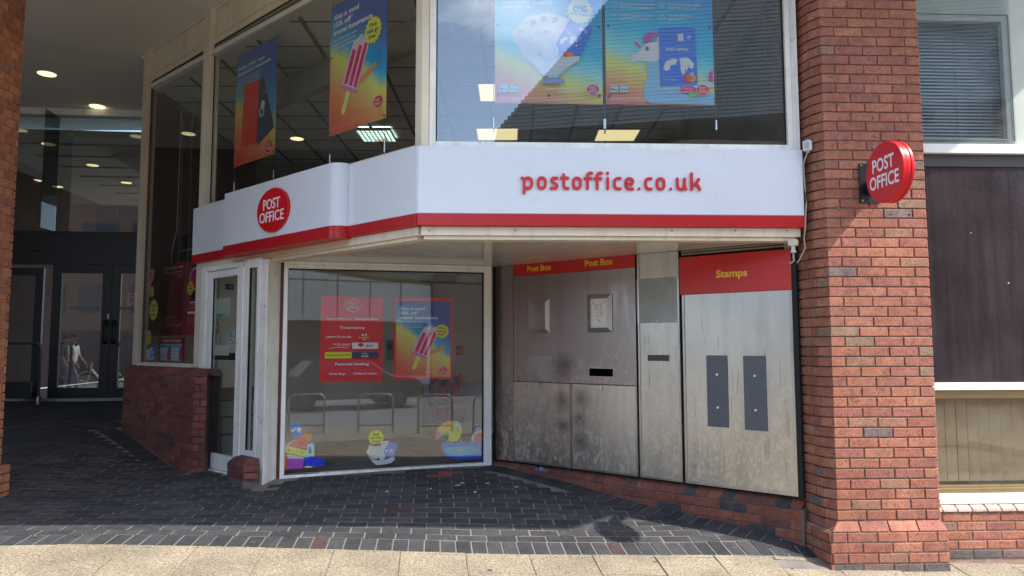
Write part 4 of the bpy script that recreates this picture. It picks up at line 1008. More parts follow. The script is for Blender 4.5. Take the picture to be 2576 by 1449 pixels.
# brick base below the steel front
bb = thing('brick_plinth', 'dark red brick base with a sloping header course under the steel front', 'plinth', FS.p(1.6, .05, .2))
zp = zs_b-.018-.07
MB().quadbox([FS.p(-.02,.063,zp-.5),FS.p(3.14,.063,zp-.5),FS.p(3.14,-.2,zp-.5),FS.p(-.02,-.2,zp-.5),FS.p(-.02,.063,zp),FS.p(3.14,.063,zp),FS.p(3.14,-.2,zp),FS.p(-.02,-.2,zp)]).build('mortar_core', MORTD, bb)
MB().quadbox([FS.p(-.02,.055,zp),FS.p(3.12,.055,zp),FS.p(3.12,-.2,zp),FS.p(-.02,-.2,zp),FS.p(-.02,-.045,zp+.062),FS.p(3.12,-.045,zp+.062),FS.p(3.12,-.2,zp+.062),FS.p(-.02,-.2,zp+.062)]).build('mortar_slope', MORTD, bb)
BRP = brickmat('plinth_brick', [((.25,.085,.055),4),((.21,.075,.055),3),((.28,.10,.065),3),((.16,.075,.06),1.5),((.075,.065,.065),1.6)], speckdark=.4)
capbricks(FS, 0, 3.12, zp, bb, BRP, dep=.115, h=.066, w=.07)
LB = Layer(bb, BRP, 300); lay_wall(LB, FS, 0.0, 3.12, zp-.075*7, 7, w=.07); LB.done('brickwork')

# ------------------------------------------------------------------ recessed shop window
def WU(x, y=900, w=0): return FW.hit(x, y, w)[0]
def WZ(x, y, w=0): return FW.hit(x, y, w)[1]
sw = thing('recessed_shop_window', 'large white framed shop window set back under the soffit between door post and steel front', 'window', FW.p(1, 0, .36))
u0, u1, u2, u3, u4 = WU(710), WU(721), WU(1213), WU(1217), WU(1236)
zt, zb1 = WZ(960, 680), WZ(960, 1174)
zf0, zf1 = .33, .40
b = MB(); b.box(FW, u0, u1, -.07, .02, .30, SOF-.008); b.box(FW, u1, u3, -.07, .02, zt, SOF-.04); b.box(FW, u1, u3, -.07, .03, SOF-.039, SOF-.008)
b.box(FW, u3, u4, -.07, .02, .34, SOF-.008); b.build('frame', WHITE, sw, bev=.004)
b = MB(); b.quadbox([FW.p(u1,.02,.30),FW.p(u3,.02,.34),FW.p(u3,-.07,.34),FW.p(u1,-.07,.30),FW.p(u1,.02,.372),FW.p(u3,.02,.408),FW.p(u3,-.07,.408),FW.p(u1,-.07,.372)]); b.build('bottom_rail', WORN, sw, bev=.003)
MB().box(FW, u1, u3, -.032, -.026, .375, zt).build('pane', GLASS, sw)
b = MB(); b.box(FW, u1, u3, -.026, -.018, zt-.012, zt); b.box(FW, u3-.014, u3, -.026, -.018, .40, zt-.012); b.box(FW, u1, u3, -.02, .018, .374, .378)
b.build('gasket', BLK, sw)
# brown packing strip and the big door post
MB().box(FW, u0-.03, u0-.002, -.06, -.005, .30, SOF-.01).build('packing_strip', BROWN, sw)
dp = thing('door_post', 'broad cream painted post with chipped paint between the glass door and shop window', 'post', FA.p(FA.hit(655, 1000, 0)[0], 0, .3))
qL, qM, qR = FA.hit(644, 900, 0.0), FA.hit(668, 900, 0), None
pM = FA.p(qM[0], 0, 0); pL = FA.p(qL[0], 0, 0)
uW_ = FW.hit(700, 900, 0.0)[0]; pRr = FW.p(u0-.035, -.01, 0)
zpb = GZ(pM.x, pM.y)-.02
MB().plan([(pL.x, pL.y), (pM.x, pM.y), (pRr.x, pRr.y), (pRr.x+.02, pRr.y+.10), (pL.x+.06, pL.y+.12)], zpb, SOF-.008).build('post_body', WORN, dp, bev=.004)
b = MB()
FPp = Fr(pM.x, pM.y, math.degrees(math.atan2(pRr.y-pM.y, pRr.x-pM.x))); lpp = math.hypot(pRr.y-pM.y, pRr.x-pM.x)
b.box(FPp, .0, .012, -.004, .004, zpb+.01, SOF-.01); b.build('corner_bead', WHITE, dp)
# ------------------------------------------------------------------ glass door and side light on the splayed front
def AX_(x, y=950, w=-.0): return FA.hit(x, y, w)[0]
def AZ(x, y, w=-.0): return FA.hit(x, y, w)[1]
gd = thing('shop_door', 'white framed glass shop door with paper notices and a black push bar', 'door', FA.p(AX_(555), 0, .36))
a0, a1, a2, a3, a4, a5, a6 = AX_(501), AX_(513), AX_(527), AX_(591), AX_(604), AX_(619), AX_(641)
a7 = AX_(645)
zD0 = GZ(*FA.p(a1, 0, 0)[:2])-.03
zDt, zGt, zGb = AZ(560, 681), AZ(560, 697), AZ(560, 1156)
zGb = AZ(545, 1143)
b = MB(); b.box(FA, a0, a1, -.08, .012, zD0, SOF); b.box(FA, a1, a4, -.08, .012, zDt+.012, SOF); b.box(FA, a3+.018, a4+.03, -.08, .012, zD0, zDt+.012)
b.build('frame', WORN, gd, bev=.004)
b = MB(); b.box(FA, a1+.004, a2, -.05, -.004, zD0+.05, zDt+.006); b.box(FA, a3, a3+.015, -.05, -.004, zD0+.05, zDt+.006); b.box(FA, a2, a3, -.05, -.004, zGt, zDt+.006); b.box(FA, a2, a3, -.05, -.004, zD0+.05, zGb)
b.build('door_leaf', WHITE, gd, bev=.003); MB().box(FA, a1, a3+.018, -.06, .02, zD0, zD0+.04).build('threshold', WORN, gd, bev=.003)
MB().box(FA, a2, a3, -.03, -.024, zGb, zGt).build('pane', GLASSP, gd); MB().box(FA, a2-.001, a2+.01, -.024, -.012, zGb, zGt).build('gasket', BLK, gd)
MB().box(FA, a2+.005, a3, -.07, -.045, AZ(560, 906), AZ(560, 888)).build('push_bar', BLK, gd)
sd = thing('side_light', 'narrow white framed side light between the glass door and the big post', 'window', FA.p(AX_(630), 0, .5))
zS0 = AZ(630, 1136); zS1 = AZ(630, 674); zSb = zS0-.10
b = MB(); b.box(FA, a4+.031, a5, -.06, .004, zSb, zS1+.09); b.box(FA, a6, a7+.02, -.06, .004, zSb-.1, zS1+.09); b.box(FA, a5, a6, -.06, .004, zSb, zS0); b.box(FA, a5, a6, -.06, .004, zS1, zS1+.09); b.build('frame', WHITE, sd, bev=.003)
MB().box(FA, a5, a6, -.032, -.026, zS0, zS1).build('pane', GLASSP, sd); MB().box(FA, a5, a5+.012, -.026, -.01, zS0, zS1).build('gasket', BLK, sd)
MB().box(FA, a4+.03, a7+.05, -.08, -.02, zD0, zSb).build('bottom_panel', WORN, sd)
def onA(x0, x1, y0, y1, w):
    xm, ym = (x0+x1)/2, (y0+y1)/2
    return AX_(x0, ym, w), AX_(x1, ym, w), AZ(xm, y1, w), AZ(xm, y0, w)
r = onA(545, 579, 750, 796, -.034)
c = Card(FA, r[0], r[1], r[2], r[3], -.033, flat((150,160,150)), 'door_notice', 'greenish white paper sheet taped high inside the glass door', 'notice', thick=.001); c.text('EMERG', .1, .52, .05, .10, (20,90,70), .03); c.text('Y', .7, .8, .05, .10, (20,90,70), .03)
r = onA(541, 576, 868, 894, -.034); c = Card(FA, r[0], r[1], r[2], r[3], -.033, flat((165,168,165)), 'door_notice', 'small blank white paper taped over the black push bar', 'notice', thick=.001); c.stroke([(.2,.4),(.8,.45)], .01, (120,130,150)); c.stroke([(.2,.6),(.7,.62)], .01, (120,130,150))
r = onA(575, 590, 834, 850, -.034); c = Card(FA, r[0], r[1], r[2], r[3], -.033, flat((150,165,165)), 'door_sticker', 'tiny pale sticker at the closing edge of the shop door, upper one', 'sticker', thick=.001); c.rect(.1,.2,.9,.35,(20,60,70)); c.circ(.45,.65,.12,(20,60,70))
r = onA(575, 590, 851, 874, -.034); c = Card(FA, r[0], r[1], r[2], r[3], -.033, flat((160,160,158)), 'door_sticker', 'tiny pale sticker at the closing edge of the shop door, lower one', 'sticker', thick=.001); c.stroke([(.55,.4),(.85,.6)], .07, (30,30,30)); c.rect(.1,.8,.7,.86,(60,60,60))

# ------------------------------------------------------------------ inside the entrance lobby
lobZ = .33
FV = Fr(*FW.p(-1.6, -1.75, 0)[:2], 13.8)      # lobby back wall
def VU(x, y=900, w=0.0): return FV.hit(x, y, w)[0]
def VZ(x, y, w=0.0): return FV.hit(x, y, w)[1]
# the lobby stops at the inner side of the shop door
_uL = FA.hit(502, 950, 0)[0]-.03; ULB = -2.0
for q in range(300):
    if FA.loc(*FV.p(-2+q*.02, 0, 0)[:2])[0] > _uL: ULB = -2+q*.02; break
struct(MB().box(FV, ULB, 4.2, -.1, 0, lobZ-.3, SOF+.1).build('lobby_wall', INW))
struct(MB().plan([tuple(FV.p(ULB,0,0))[:2], tuple(FA.p(_uL,-.12,0))[:2], tuple(FA.p(-2.2,-.12,0))[:2], tuple(FW.p(0,-.08,0))[:2], tuple(FW.p(2.25,-.08,0))[:2], tuple(FV.p(4.2,0,0))[:2]][::-1], lobZ-.3, lobZ-.02).build('lobby_floor', INF))
lc_ = [tuple(FV.p(ULB,0,0))[:2], tuple(FA.p(_uL,-.13,0))[:2], tuple(FA.p(-2.25,-.13,0))[:2], tuple(FW.p(0,-.13,0))[:2], tuple(FW.p(2.6,-.25,0))[:2], tuple(FV.p(4.2,0,0))[:2]]
struct(MB().plan(lc_[::-1], SOF+.06, SOF+.12).build('lobby_ceiling', INW))
struct(MB().box(FS, -.3, 3.0, -2.6, -.22, SOF+.06, SOF+.12).build('lobby_ceiling', INW))
struct(MB().plan([tuple(FV.p(ULB,0,0))[:2], tuple(FV.p(ULB+.12,0,0))[:2], tuple(FA.p(_uL+.12,-.14,0))[:2], tuple(FA.p(_uL,-.14,0))[:2]], lobZ-.2, SOF+.05).build('lobby_side_wall', INW))
struct(MB().box(FW, 2.95, 3.05, -1.8, -.1, lobZ, SOF+.05).build('lobby_side_wall', INW))
# deep reveal boxes on the wall, alarm, action sign, light fitting
co = MB(); co.box(FV, VU(1062), VU(1085), .0, .12, lobZ, SOF); struct(co.build('lobby_wall_pier', M('pier_pale', (.40,.39,.35), .7)))
el_ = thing('emergency_light', 'white bulkhead emergency light high on the lobby wall behind the shop window', 'emergency light', FV.p(VU(1118), .05, VZ(1118, 700)))
MB().box(FV, VU(1086, 700), VU(1150, 700), 0, .04, VZ(1118, 714), VZ(1118, 686)).build('base_plate', M('plate_white', (.9,.9,.88), .4), el_, bev=.01)
MB().box(FV, VU(1091, 700), VU(1146, 700), .041, .10, VZ(1118, 712), VZ(1118, 690)).build('diffuser', M('diffuser', (.30,.28,.22), .15, coat=.5), el_, bev=.015)
al = thing('alarm_panel', 'grey alarm control box with small lights on the lobby wall', 'alarm panel', FV.p(VU(981), 0, VZ(981, 880)))
MB().box(FV, VU(971), VU(991), 0, .06, VZ(981, 906), VZ(981, 856)).build('case', M('alarm_grey', (.20,.21,.22), .4), al, bev=.006)
MB().box(FV, VU(974), VU(985), .061, .064, VZ(981, 880), VZ(981, 866)).build('display', BLK, al)
b = MB()
for i in range(3):
    for j in range(4): b.disc(FV.p(VU(975)+.045*i, .061, VZ(981, 884)-.03*j), (*FV.N, 0), .01, .004, 8)
b.build('button', M('button_white', (.5,.5,.5), .5), al)
fa = Card(FV, VU(1147, 880), VU(1168, 880), VZ(1157, 893), VZ(1157, 870), .004, flat((150,30,25)), 'fire_action_sign', 'small red and white fire action sign on the lobby wall by the extinguishers', 'sign')
fa.rect(.55,.1,.95,.9,(170,160,120)); fa.stroke([(.3,.3),(.2,.6)], .12, (190,170,150)); 
for q in range(4): fa.rect(.6,.2+q*.18,.9,.26+q*.18,(90,80,60))
def extinguisher(x, yb, yt, label, lab2):
    u = VU(x, 1000, .14); z0 = VZ(x, yb, .14); z1 = VZ(x, yt, .14); H_ = z1-z0; r_ = H_*.135
    t = thing('fire_extinguisher', label, 'fire extinguisher', FV.p(u, .14, z0), 'fire extinguishers')
    ER = M('extinguisher_red', (.78,.03,.02), .25, coat=.5, var=.03); c = FV.p(u, .14, z0)
    b = MB(); prof = [(0,r_*.9),(.02,r_),(H_*.76,r_),(H_*.82,r_*.8),(H_*.86,r_*.4),(H_*.89,r_*.35)]; n = 20; rings = []
    for dz, q in prof:
        base_ = len(b.v); b.v += [(c.x+q*math.cos(2*math.pi*j/n), c.y+q*math.sin(2*math.pi*j/n), c.z+dz) for j in range(n)]; rings.append(base_)
    for A_, B_ in zip(rings, rings[1:]): b.f += [(A_+j, A_+(j+1) % n, B_+(j+1) % n, B_+j) for j in range(n)]
    b.f.append(tuple(rings[0]+j for j in range(n-1,-1,-1))); b.f.append(tuple(rings[-1]+j for j in range(n))); b.build('cylinder', ER, t, smooth=True)
    MB().box(FV, u-r_*.72, u+r_*.72, .14+r_*.55, .14+r_*1.02, z0+H_*.28, z0+H_*.62).build('instruction_label', flat(lab2), t)
    b = MB(); b.tube([c+Vector((0,0,H_*.88)), c+Vector((0,0,H_*.94))], r_*.3); p = c+Vector((0,0,H_*.93)); d = Vector((FV.U[0], FV.U[1], 0))
    b.tube([p-d*.02, p+d*.07+Vector((0,0,.05))], .009, 6); b.tube([p-d*.02, p+d*.08+Vector((0,0,.005))], .008, 6); b.build('valve_handle', BLK if lab2[0] < 100 else ER, t)
    hpts = [p, p-d*.08+Vector((0,0,.03)), p-d*.15-Vector((0,0,.06)), p-d*.155-Vector((0,0,.30)), p-d*.13-Vector((0,0,H_*.58))]
    MB().tube(hpts, .011, 8).build('hose', BLK, t, smooth=True)
extinguisher(1112, 1057, 952, 'darker red fire extinguisher with pale label standing behind the third cycle stand reflection', (70,65,60))
extinguisher(1149, 1060, 944, 'bright red fire extinguisher, one nearer the steel front', (140,130,120))
_pz = FA.p(_uL+.12, -.14, 0); FZ = Fr(_pz.x, _pz.y, 48.1)      # side wall just inside the shop door
def ZU(x, y, w=0): return FZ.hit(x, y, w)[0]
def ZZ(x, y, w=0): return FZ.hit(x, y, w)[1]
ph = thing('lobby_pipe', 'bent pale pipe beside the white cabinet seen through the shop door', 'pipe', FZ.p(ZU(550, 1000), .05, lobZ))
pp_ = [(546,1140),(549,1000),(550,930),(548,918),(540,915)]
MB().tube([FZ.p(ZU(x, y, .06), .06, ZZ(x, y, .06)) for x, y in pp_], .022, 10).build('pipe', M('pipe_pale', (.72,.72,.68), .4), ph, smooth=True)
MB().tube([FZ.p(ZU(x, y, .06), .06, ZZ(x, y, .06)) for x, y in [(546,880),(549,840),(548,824),(541,820),(531,820)]], .016, 8).build('upper_pipe', M('pipe_pale', (.72,.72,.68), .4), ph, smooth=True)
bx = thing('white_cabinet', 'tall white cabinet panel standing just inside the shop door', 'cabinet', FZ.p(ZU(535, 1000), .04, lobZ))
MB().box(FZ, ZU(528, 1000, .05), ZU(543, 1000, .05), .01, .05, ZZ(536, 1124, .05), ZZ(536, 918, .05)).build('panel', M('cabinet_white', (.74,.77,.74), .4), bx, bev=.008)
stp_ = thing('lobby_steps', 'grey steps rising inside the shop door beside the white cabinet', 'stairs', FZ.p(ZU(575, 1100), .1, lobZ)); STG = M('step_grey', (.26,.255,.235), .7); STN = M('step_nosing', (.05,.05,.05), .6)
for (ya, yb) in ((1140,1092),(1090,1048),(1046,1006)):
    w_ = .05+.03*(ya-1006)/134; MB().box(FZ, ZU(556, ya, w_), ZU(590, ya, w_)+.5, 0.002, w_, ZZ(570, ya, w_), ZZ(570, yb, w_)-.012).build('step', STG, stp_); MB().box(FZ, ZU(556, ya, w_), ZU(590, ya, w_)+.5, 0.003, w_+.008, ZZ(570, yb, w_)-.012, ZZ(570, yb, w_)).build('nosing', STN, stp_)
MB().box(FZ, ZU(553, 985), ZU(590, 985)+.5, .002, .03, ZZ(570, 1004), ZZ(570, 975)).build('skirting', M('skirting_brown', (.20,.17,.13), .7), stp_)
ex_ = Card(FZ, ZU(566, 722), ZU(586, 722), ZZ(576, 729), ZZ(576, 715), .012, flat((25,50,40)), 'exit_sign', 'small dark green exit sign high inside the shop door', 'sign'); ex_.rect(.1,.45,.3,.55,(170,180,170)); ex_.circ(.5,.7,.05,(170,180,170)); ex_.stroke([(.5,.6),(.45,.3)], .07, (170,180,170)); ex_.stroke([(.75,.3),(.75,.7)], .12, (170,180,170))

# ------------------------------------------------------------------ upper display hall behind the glazing
UC = 4.86
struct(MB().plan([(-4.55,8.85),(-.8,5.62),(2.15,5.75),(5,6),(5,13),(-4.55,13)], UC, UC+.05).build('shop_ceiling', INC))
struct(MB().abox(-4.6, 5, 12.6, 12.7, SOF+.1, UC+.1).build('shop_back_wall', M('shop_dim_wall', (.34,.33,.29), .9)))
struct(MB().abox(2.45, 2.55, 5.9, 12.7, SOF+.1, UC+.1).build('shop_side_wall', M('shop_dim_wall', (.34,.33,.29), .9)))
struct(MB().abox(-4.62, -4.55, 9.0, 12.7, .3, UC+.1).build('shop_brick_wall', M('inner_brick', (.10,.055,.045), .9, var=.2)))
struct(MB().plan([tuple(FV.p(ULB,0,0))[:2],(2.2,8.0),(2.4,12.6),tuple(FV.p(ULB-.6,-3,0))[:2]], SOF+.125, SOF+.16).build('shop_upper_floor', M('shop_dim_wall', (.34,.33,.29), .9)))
gb = MB()
def behind(poly):    # keep what lies inside the shop, behind the splayed glass
    return clip(clip(poly, FA.N[0], FA.N[1], FA.N[0]*FA.o[0]+FA.N[1]*FA.o[1]-.20), FR.N[0], FR.N[1], FR.N[0]*FR.o[0]+FR.N[1]*FR.o[1]-.25)
def rc(x0, x1, y0, y1): return [(x0, y0), (x1, y0), (x1, y1), (x0, y1)]
for k_ in range(13):
    q = behind(rc(-4.55, 2.4, 5.8+k_*.6-.012, 5.8+k_*.6+.012))
    if len(q) > 2: gb.plan(q, UC-.006, UC-.0005)
struct(gb.build('ceiling_grid', M('grid_dark', (.05,.05,.05), .6)))
gb = MB()
for k_ in range(12):
    q = behind(rc(-4.5+k_*.6-.02, -4.5+k_*.6+.02, 5.5, 12.6))
    if len(q) > 2: gb.plan(q, UC-.013, UC-.0065)
struct(gb.build('ceiling_rail', M('grid_dark2', (.03,.03,.03), .6)))
FQ = Fr(*FA.p(-.2, -.95, 0)[:2], -41.9)
bk = thing('bulkhead', 'pale boxed bulkhead running under the shop ceiling behind the splayed glazing', 'bulkhead', FQ.p(-2, 0, UC-.3))
MB().box(FQ, -3.7, -.1, -.12, 0, UC-.32, UC-.014).build('bulkhead_box', M('bulkhead_paint', (.36,.36,.33), .7), bk)
for (xa, xb, ya, yb, lb) in ((1203, 1300, 325, 352, 'square warm ceiling light panel, left one low in the street window'), (1503, 1600, 328, 354, 'square warm ceiling light panel, right one low in the street window'), (1208, 1300, 213, 254, 'square warm ceiling light panel half hidden by the left travel poster')):
    pts = [cz(x, y, UC-.02)[:2] for x, y in ((xa, ya), (xb, ya), (xb, yb), (xa, yb))]
    X0 = sum(p[0] for p in pts)/4; Y0 = (pts[0][1]+pts[2][1])/2; hx = (pts[2][0]-pts[3][0])/2; hy = abs(pts[0][1]-pts[2][1])/2
    t = thing('ceiling_light_panel', lb, 'ceiling light', (X0, Y0, UC-.03), 'square ceiling light panels'); MB().abox(X0-hx, X0+hx, Y0-hy, Y0+hy, UC-.022, UC-.016).build('diffuser', LAMPP, t)
    MB().abox(X0-hx-.02, X0+hx+.02, Y0-hy-.02, Y0+hy+.02, UC-.0155, UC-.0135).build('surround', WHITE, t)
p0, p1 = cz(895, 322, UC-.02), cz(997, 350, UC-.02)
t = thing('louvred_light', 'louvred strip light glinting on the ceiling behind the popsicle poster', 'ceiling light', (p0[0], p0[1], UC-.03)); b = MB(); xa, xb, ya, yb = p0[0], p1[0], p1[1], p0[1]
for i in range(7): b.abox(xa, xb, ya+(yb-ya)*i/6-.012, ya+(yb-ya)*i/6+.012, UC-.06, UC-.014)
for i in range(9): b.abox(xa+(xb-xa)*i/8-.008, xa+(xb-xa)*i/8+.008, ya, yb, UC-.059, UC-.0141)
b.build('louvre', CHROME, t); MB().abox(xa, xb, ya, yb, UC-.0138, UC-.0132).build('tube', emitmat('cool_tube', (.75,1,.95), 1.5), t)
# glowing discs added in the shop ceiling for the canopy downlights' reflections
for k_, (x, y) in enumerate(((657,252),(914,256),(747,349),(963,350),(606,415),(812,418),(437,413))):
    p = cz(x, y, UC-.02)
    if p[1] < 12.3: downlight(p[0], p[1], UC-.015, ['shop downlight seen through the passport poster sheet','shop downlight seen through the popsicle poster','shop downlight between the two hanging posters','shop downlight under the louvred strip light','shop downlight at the foot of the passport poster','shop downlight low behind the fascia top','shop downlight beside the glazing mullion'][k_], .10)

# ------------------------------------------------------------------ posters
SUNSET = [(0,(205,95,85)),(.22,(215,125,95)),(.40,(205,160,110)),(.52,(185,180,110)),(.64,(70,140,170)),(.85,(30,90,150)),(1,(25,70,130))]
def popsicle(c, x, y, s, k, outline=True):
    """tilted striped ice lolly with a bite and its stick; x,y is the bottom of the ice"""
    def T(P): 
        a = R_(-24); return [(x+(p[0]*math.cos(a)-p[1]*math.sin(a))*s, y+(p[0]*math.sin(a)+p[1]*math.cos(a))*s*k) for p in P]
    c.poly(T([(-.05,-.05),(.35,.22),(.62,.55),(.58,.62),(.2,.25),(-.02,.05)]), (182,128,92))                    # printed shadow
    c.poly(T([(-.06,.0),(-.055,-.34)]+arc(0,-.36,.055,180,360,6)+[(.055,-.34),(.06,0)]), (225,185,130))
    body = [(-.24,.0),(.24,.0),(.24,.80),(.22,.90),(.13,.97),(.06,1.0),(.0,.93),(-.05,.90),(-.10,.83),(-.17,.80),(-.24,.72)]
    c.poly(T(body), (232,170,190))
    for a, b_, t_ in ((-.19,-.09,.70),(-.04,.06,.80),(.11,.20,.86)): c.poly(T([(a,.10),(b_,.10),(b_,t_),(a,t_)]), (215,60,95))
    c.poly(T([(-.24,.0),(.24,.0),(.24,.07),(-.24,.07)]), (222,120,150))
    c.poly(T([(.02,1.0),(-.05,.90),(-.10,.83),(-.17,.80),(-.24,.72),(-.20,.84),(-.12,.88),(-.08,.96)]), (235,220,205))
def poptext(c, k, big):
    c.text('Get a cool', .06, .52, .885, .036, (235,240,245), .03); c.text('15% off*', .06, .42, .825, .036, (235,240,245), .03); c.text('travel insurance', .05, .76, .765, .036, (235,240,245), .03)
    for q, s_ in enumerate(('Get holiday ready with a', 'great deal this summer,', 'exclusively available in branch.')): c.text(s_, .07, .07+.018*len(s_), .715-.032*q, .016, (225,232,240), .01)
    c.text('Terms and conditions apply.', .07, .36, .61, .008, (200,210,220), 0)
def sunbadge(c, x, y, r, lines, fill=(235,200,50), ink=(40,50,90)):
    c.star(x, y, r, fill); k = c.W/c.H; n = len(lines)
    for q, l in enumerate(lines): 
        wd = min(r*1.3, r*.2*len(l)); c.text(l, x-wd/2, x+wd/2, y+k*r*(.28-.42*q) if n > 1 else y-k*r*.15, k*r*.26, ink, .02)
# popsicle poster in the recessed window
GP = rampmat('sunset_print', SUNSET, tilt=.45)
ua, ub = WU(991, 850, -.06), WU(1138, 850, -.06); za, zb_ = WZ(1064, 953.5, -.06), WZ(1064, 750, -.06)
pp = thing('travel_insurance_poster', 'red bordered poster of a pink striped popsicle hanging in the recessed window', 'poster', FW.p((ua+ub)/2, -.06, za))
MB().box(FW, ua, ub, -.064, -.060, za, zb_).build('red_border', flat((200,40,40)), pp)
bu = (ub-ua)*.035
c = Card(FW, ua+bu, ub-bu, za+bu, zb_-bu*1.6, -.0585, GP, '', '', '', thick=.001, parent=pp); k = c.W/c.H
poptext(c, k, True); popsicle(c, .42, .27, .62, k); sunbadge(c, .84, .605, .135, ['Plus', 'kids go', 'free*']); c.logo(.87, .08, .085)
c.text('Travel Money | Insurance | Passport', .42, .76, .075, .009, (240,210,190), 0); c.text('We can help with that', .52, .76, .055, .009, (240,210,190), 0)
# services board
ua, ub = WU(806, 850, -.06), WU(963, 850, -.06); za, zb_ = WZ(884, 960.5, -.06), WZ(884, 746, -.06)
c = Card(FW, ua, ub, za, zb_, -.06, flat((200,28,34)), 'services_board', 'bright red board listing counter services in rows behind the recessed window', 'notice board', thick=.004); k = c.W/c.H
c.logo(.51, .895, .125, (225,225,225), (200,28,34))
W_ = (235,228,225); rows = [.74, .632, .525, .42, .31, .205, .095]
for i, y in enumerate(rows):
    c.rect(.07, y-.038, .93, y+.042, (215,60,60)); c.rect(.078, y-.034, .922, y+.038, (196,32,36))
for y in (.74, .525, .095): c.rect(.497, y-.036, .503, y+.040, (215,60,60))
c.text('Passport check & send', .09, .49, .730, .016, W_, .02); c.text('Travel insurance', .53, .92, .728, .021, W_, .025)
c.text('Travel money', .30, .71, .620, .026, W_, .03); c.text('Letters & parcels', .09, .49, .516, .021, W_, .02)
c.rect(.66,.535,.74,.562,W_); c.rect(.60,.505,.80,.530,(150,60,30)); c.text('Royal Mail', .61,.79,.511,.013,(240,180,60), .01); c.rect(.68,.490,.72,.503,W_); c.circ(.70,.550,.018,(200,28,34))
c.text('PARCEL', .20, .32, .432, .014, W_, .02); c.text('FORCE', .34, .48, .432, .014, W_, .02); c.text('WORLDWIDE', .28, .46, .417, .009, W_, .0); c.stroke([(.15,.39),(.28,.405),(.45,.395)], .008, W_)
c.rect(.505,.384,.925,.458,(225,222,220)); c.poly([(.60,.42),(.645,.405),(.69,.42),(.69,.445),(.645,.455),(.60,.445)], (190,30,50)); c.text('dpd', .72,.83,.41,.028,(90,90,90), .02)
c.rect(.075,.275,.50,.348,(225,180,30)); c.text('WesternUnion WU', .10,.48,.303,.018,(30,30,30), .015)
c.rect(.505,.275,.925,.348,(35,38,60)); c.text('amazon', .66,.77,.328,.010,(215,215,220), .01); c.text('hub', .66,.77,.288,.022,(215,215,220), .01)
c.stroke([(.66,.324),(.715,.320),(.76,.325)], .006, (225,150,50))
c.text('Personal banking', .24,.78,.195,.026,W_,.03); c.text('Drop & go', .15,.41,.086,.022,W_,.02); c.text('Collect & return', .53,.91,.086,.021,W_,.02)
# window stickers along the bottom of the glass
def worldmap(c, x, y, s, col=(230,235,245)):
    k = c.W/c.H
    for P in ([(-.5,.0),(-.42,.2),(-.2,.32),(-.02,.3),(-.1,.12),(-.25,.1),(-.3,-.05),(-.42,-.1)], [(.02,.33),(.3,.36),(.5,.15),(.44,-.02),(.3,.05),(.25,-.1),(.15,.08),(.05,.12)], [(.06,.1),(.2,.05),(.2,-.15),(.12,-.22),(.05,-.05)], [(.35,-.15),(.48,-.12),(.44,-.24),(.36,-.22)]):
        c.poly([(x+a*s, y+b_*s*k) for a, b_ in P], col)
def cutout(x0, x1, y0, y1, name, label, F=FW, w=-.045, cat='window sticker'):
    xm, ym = (x0+x1)/2, (y0+y1)/2; a, b_ = F.hit(x0, ym, w)[0], F.hit(x1, ym, w)[0]; z0, z1 = F.hit(xm, y1, w)[1], F.hit(xm, y0, w)[1]
    c = Card.__new__(Card); c.F, c.u0, c.z0, c.W, c.H, c.w, c.k = F, a, z0, b_-a, z1-z0, w, 0; c.t = thing(name, label, cat, F.p((a+b_)/2, w, z0)); return c
c = cutout(715, 817, 1060, 1180, 'luggage_sticker', 'window sticker of stacked pastel suitcases in the bottom corner by the door post')
def spoly(c, X0, W_, Y1, H_, P, col): c.poly([((x-X0)/W_, (Y1-y)/H_) for x, y in P], col)
def LP_(P, col): spoly(c, 45, 495, 735, 615, P, col)
LP_([(190,330),(275,255),(375,290),(375,330),(345,395),(300,370),(240,350)], (222,120,70)); LP_([(100,180),(215,120),(280,290),(175,340)], (62,115,200)); worldmap(c, .30, .80, .24); LP_([(235,285),(262,275),(270,295),(245,305)], (225,120,90))
LP_([(75,415),(160,350),(240,320),(335,375),(315,475),(180,440),(80,425)], (228,110,105)); LP_([(75,415),(160,350),(175,358),(100,420)], (240,200,200)); 
for q in range(3): LP_([(215,372+q*18),(290,388+q*18),(289,396+q*18),(214,380+q*18)], (190,60,60))
LP_([(45,430),(80,420),(320,490),(300,580),(50,510)], (225,190,110))
for q in range(7): LP_([(60+34*q,452+9*q),(64+34*q,453+9*q),(58+34*q,508+10*q),(54+34*q,507+10*q)], (185,150,75))
LP_([(95,470),(118,476),(116,490),(93,484)], (90,70,50)); LP_([(255,515),(278,521),(276,535),(253,529)], (90,70,50))
LP_([(330,420),(350,405),(395,402),(415,430),(415,570),(380,585),(300,580),(320,490)], (140,215,190)); LP_([(345,455),(368,450),(380,530),(345,540)], (60,90,85)); LP_([(375,415),(390,415),(400,570),(388,575)], (225,240,235))
LP_([(75,530),(300,580),(285,600),(85,588)], (215,220,228)); LP_([(85,590),(285,597),(280,720),(85,728)], (160,90,165)); LP_([(285,610),(370,570),(540,625),(540,690),(420,705),(290,690)], (58,75,185))
for q in range(5): LP_([(300+26*q,612-6*q),(310+26*q,611-6*q),(302+26*q,680-4*q),(292+26*q,681-4*q)], (30,40,125))
LP_([(430,600),(520,632),(520,640),(430,610)], (30,40,125)); LP_([(430,655),(520,672),(520,680),(430,664)], (30,40,125)); LP_([(38,535),(70,545),(85,600),(78,640),(92,730),(38,735)], (165,90,60)); LP_([(300,700),(340,690),(400,705),(390,716),(300,716)], (220,190,120))
